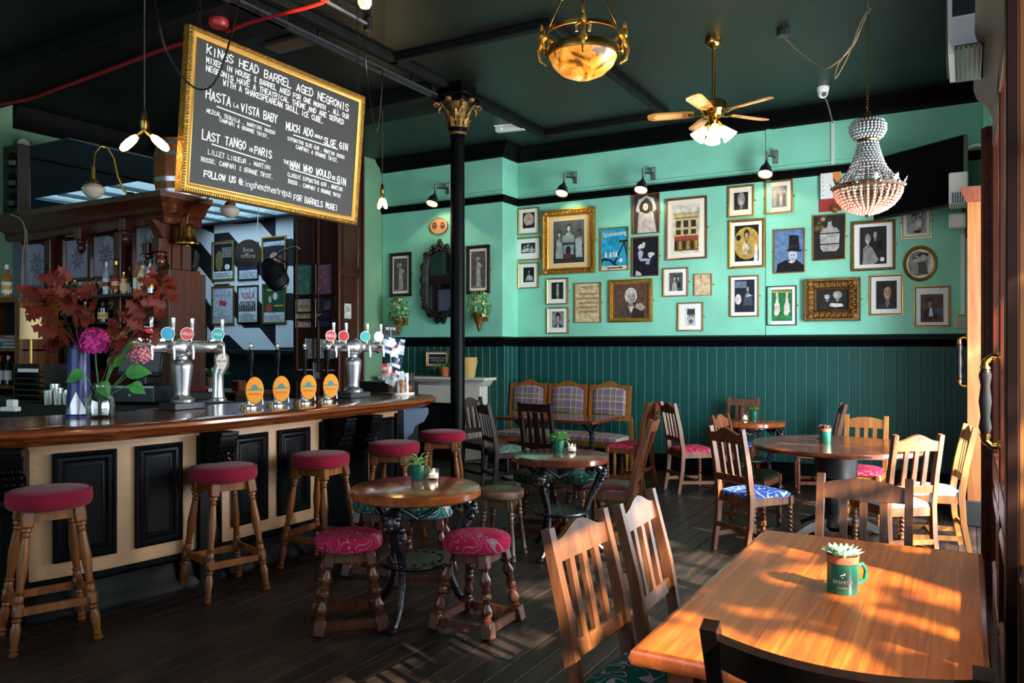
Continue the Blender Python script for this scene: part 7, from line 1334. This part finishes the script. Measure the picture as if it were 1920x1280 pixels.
# ------------------------------------------------------------------ wall lamps on the picture rail
GUN = mat('gunmetal', '#3a3632', .35, .7)
for lb, px, py, Y in (('half behind the column', 815, 386, BY), ('above the large gilt frame', 1057, 367, WY), ('above the arms-raised photo', 1205, 361, WY), ('above the standing group photo', 1437, 332, WY)):
    q = VY(px, py, Y - .26); t = thing('wall_lamp', 'black industrial wall lamp ' + lb, 'wall lamp', q, 0, 'industrial picture lamps')
    TL = T(0, 0, .15) @ RX(R(-26)) @ T(0, 0, -.15)
    MB().lathe([(.085, 0), (.082, .02), (.068, .07), (.06, .10), (.045, .12), (.03, .13), (.025, .16), (.001, .165), (.001, .155), (.055, .095), (.078, .018)], 22, TL, cap=False).build('shade', GUN, t); MB().lathe([(.001, .010), (.076, .010), (.076, .016)], 20, TL).build('lamp_face', WARMG, t)
    MB().tube([(0, 0, .15), (0, .02, .24), (0, .08, .26), (.02, .16, .27), (.05, .25, .27)], .011, 8).build('arm', GUN, t); MB().box(.02, .08, .245, .262, .20, .36, c=.006).build('wall_plate', STEEL, t, 0); MB().box(-.012, .012, .0, .04, .2, .3, c=.004).build('knuckle', STEEL, t, 0); MB().box(.035, .065, .18, .25, .29, .34, c=.004).build('switch_block', STEEL, t, 0)
    light('wall_lamp_glow', 'SPOT', q + Vector((0, .02, -.03)), 15, (1, .78, .45), (R(22), 0, 0), radius=.05).data.spot_size = R(120)
# ------------------------------------------------------------------ television corner
A, B_ = VD(1637, 350, 8.5), VD(1808, 315, 7.5); c = (A + B_) / 2; c.z = 3.24; xa = Vector((B_.x - A.x, B_.y - A.y, 0)); W_ = xa.length; xa.normalize(); za = xa.cross(Vector((0, 0, 1))); TM = FR(c, xa, (0, 0, 1), za)
t = thing('television', 'large dark television angled in the corner above the pictures', 'television', M=TM); MB().box(-W_ / 2, W_ / 2, -.33, .33, -.05, 0, c=.006).build('case', BLACK, t, 0); MB().box(-W_ / 2 + .015, W_ / 2 - .015, -.305, .318, 0, .002).build('screen', mat('tv_screen', '#0b0a10', .12), t, 0); MB().box(W_ / 2 - .002, W_ / 2 + .008, -.32, .32, -.04, .0).build('side_trim', STEEL, t, 0)
MB().tube([(.1, 0, -.05), (.2, 0, -.3), (.0, 0, -.5)], .03, 8).build('wall_arm', BLACK, t); cable('white cables looping behind the television', [TM @ Vector((W_ / 2 - .05, .2, -.05)), TM @ Vector((W_ / 2 + .08, .22, -.12)), TM @ Vector((W_ / 2 + .12, .05, -.14)), TM @ Vector((W_ / 2 + .10, -.3, -.1))], .016, WHITE); cable('white cable loops left of the television', [VY(1600, 330, WY - .05), VY(1585, 345, WY - .08), VY(1580, 375, WY - .06), VY(1592, 372, WY - .07), VY(1600, 345, WY - .06)], .012, WHITE)
q = VY(1557, 350, WY); t = thing('fire_alarm_unit', 'white alarm panel with orange lamp and red plate on the mint wall', 'alarm', M=WALLB(q)); MB().box(-.10, .12, -.14, .15, 0, .06, c=.006).build('panel_case', WHITE, t, 0); MB().box(.04, .12, .04, .15, .06, .07, c=.003).build('orange_lamp', mat('orange_lens', '#e08a3c', .4), t, 0); MB().box(-.12, .12, -.28, -.13, 0, .012).build('red_plate', RED, t, 0); MB().ell((.05, -.26, .03), .045, n=14, m=8).build('wooden_knob', OAKL, t)
for i in range(5): MB().ell((-.07, -.1 + .05 * i, .061), .006, n=6, m=4).build('indicator', BLACK, t)
def wallunit(name, label, cat, px, py, w_, h_, d_, m, Y=9.3): 
    q = VY(px, py, Y); t = thing(name, label, cat, (q.x, Y, q.z)); MB().box(-w_ / 2, w_ / 2, 0, d_, -h_ / 2, h_ / 2, c=.012).build('case', m, t, 0); return t
t = wallunit('door_heater', 'white door heater unit beside the television', 'heater', 1797, 352, .16, .30, .3, WHITE, 8.5); MB().box(-.06, .06, -.004, 0, -.14, -.04).build('grille', BLACK, t, 0)
for i in range(6): MB().box(-.06 + .02 * i, -.05 + .02 * i, -.01, -.004, -.14, -.04).build('louvre', STEEL, t, 0)
t = wallunit('junction_box', 'white square junction box above the oval picture', 'box', 1795, 413, .15, .15, .1, WHITE, 9.0)
for sx in (-.05, .05):
    for sz in (-.05, .05): MB().ell((sx, -.002, sz), .006, n=6, m=4).build('screw', STEEL, t)
cable('dark cable bundle hanging beside the junction box', [VD(1808, 362, 7.9), VD(1806, 385, 7.9), VD(1812, 420, 7.95), VD(1814, 445, 8.0)], .022, mat('cable_dark', '#2a3436', .5)); q = VY(1807, 520, WY); tag(MB().box(q.x - .03, q.x + .01, WY - .03, WY, VY(1800, 588, WY).z, VY(1800, 440, WY).z).build('cable_trunking', CON), 'vertical white trunking at the right end of the mint wall', 'trunking')
t = wallunit('keypad', 'cream alarm keypad above the dado at the right', 'keypad', 1805, 601, .15, .17, .03, mat('keypad_cream', '#b9c3a4', .5), WY - .03); MB().box(-.05, .05, -.003, 0, .04, .065).build('display', mat('keypad_lcd', '#6a8a3c', .4), t, 0)
for i in range(4):
    for j in range(4): MB().box(-.05 + .026 * i, -.03 + .026 * i, -.006, 0, -.06 + .024 * j, -.044 + .024 * j).build('key', mat('key_grey', '#8c947c', .5) if i + j == 0 else MATS['key_grey'], t, 0)
# over-door air curtain on the right
hx = VD(1817, 150, 4.5); t = thing('air_curtain', 'white over-door air heater at the top right', 'heater', (hx.x, hx.y, hx.z)); w2 = .095
MB().stack([[(-w2, y, z) for y, z in ((0, 0), (-.5, 0), (-.62, .14), (-.62, .32), (0, .5))], [(w2, y, z) for y, z in ((0, 0), (-.5, 0), (-.62, .14), (-.62, .32), (0, .5))]]).build('casing', WHITE, t, 0)
g = MB().box(-w2 + .03, w2 - .01, -.62, -.0, -.004, .002).build('grille', BLACK, t, 0)
for i in range(7): MB().box(-w2 + .035 + .022 * i, -w2 + .042 + .022 * i, -.6, -.02, -.012, -.003).build('louvre', GUN, g, 0)
MB().box(-w2 - .012, -w2, -.4, -.02, .02, .4).build('side_bracket', mat('dull_brown', '#5c4a34', .5), t, 0); MB().box(-w2 + .02, w2 - .015, -.625, -.62, .15, .3).build('front_grille', BLACK, t, 0)
# mug lettering on the pine table
t, mg, r_, h_ = FGM
d_ = math.atan2(-t.location.y, -t.location.x) - t.rotation_euler.z
def wraptext(body, size, z, zo=0):
    o = text(body, size, WHITE, mg, ID); 
    for v in o.data.vertices: a = d_ + v.co.x / r_; rr_ = r_ + .0006; v.co = Vector((rr_ * math.cos(a), rr_ * math.sin(a), z + v.co.y))
wraptext('SIPSMITH', .0155, h_ * .42); wraptext('London', .0105, h_ * .25)
m = MB()
for poly in ([(-.008, .0), (-.002, .003), (.006, .004), (.009, .009), (.006, .012), (.002, .011), (.005, .008), (.0, .007), (-.006, .005)], [(-.003, -.002), (.002, -.002), (.0, -.007)]): m.poly([((r_ + .0007) * math.cos(d_ + x / r_), (r_ + .0007) * math.sin(d_ + x / r_), h_ * .62 + y) for x, y in poly])
m.build('swan_emblem', WHITE, mg, 0)
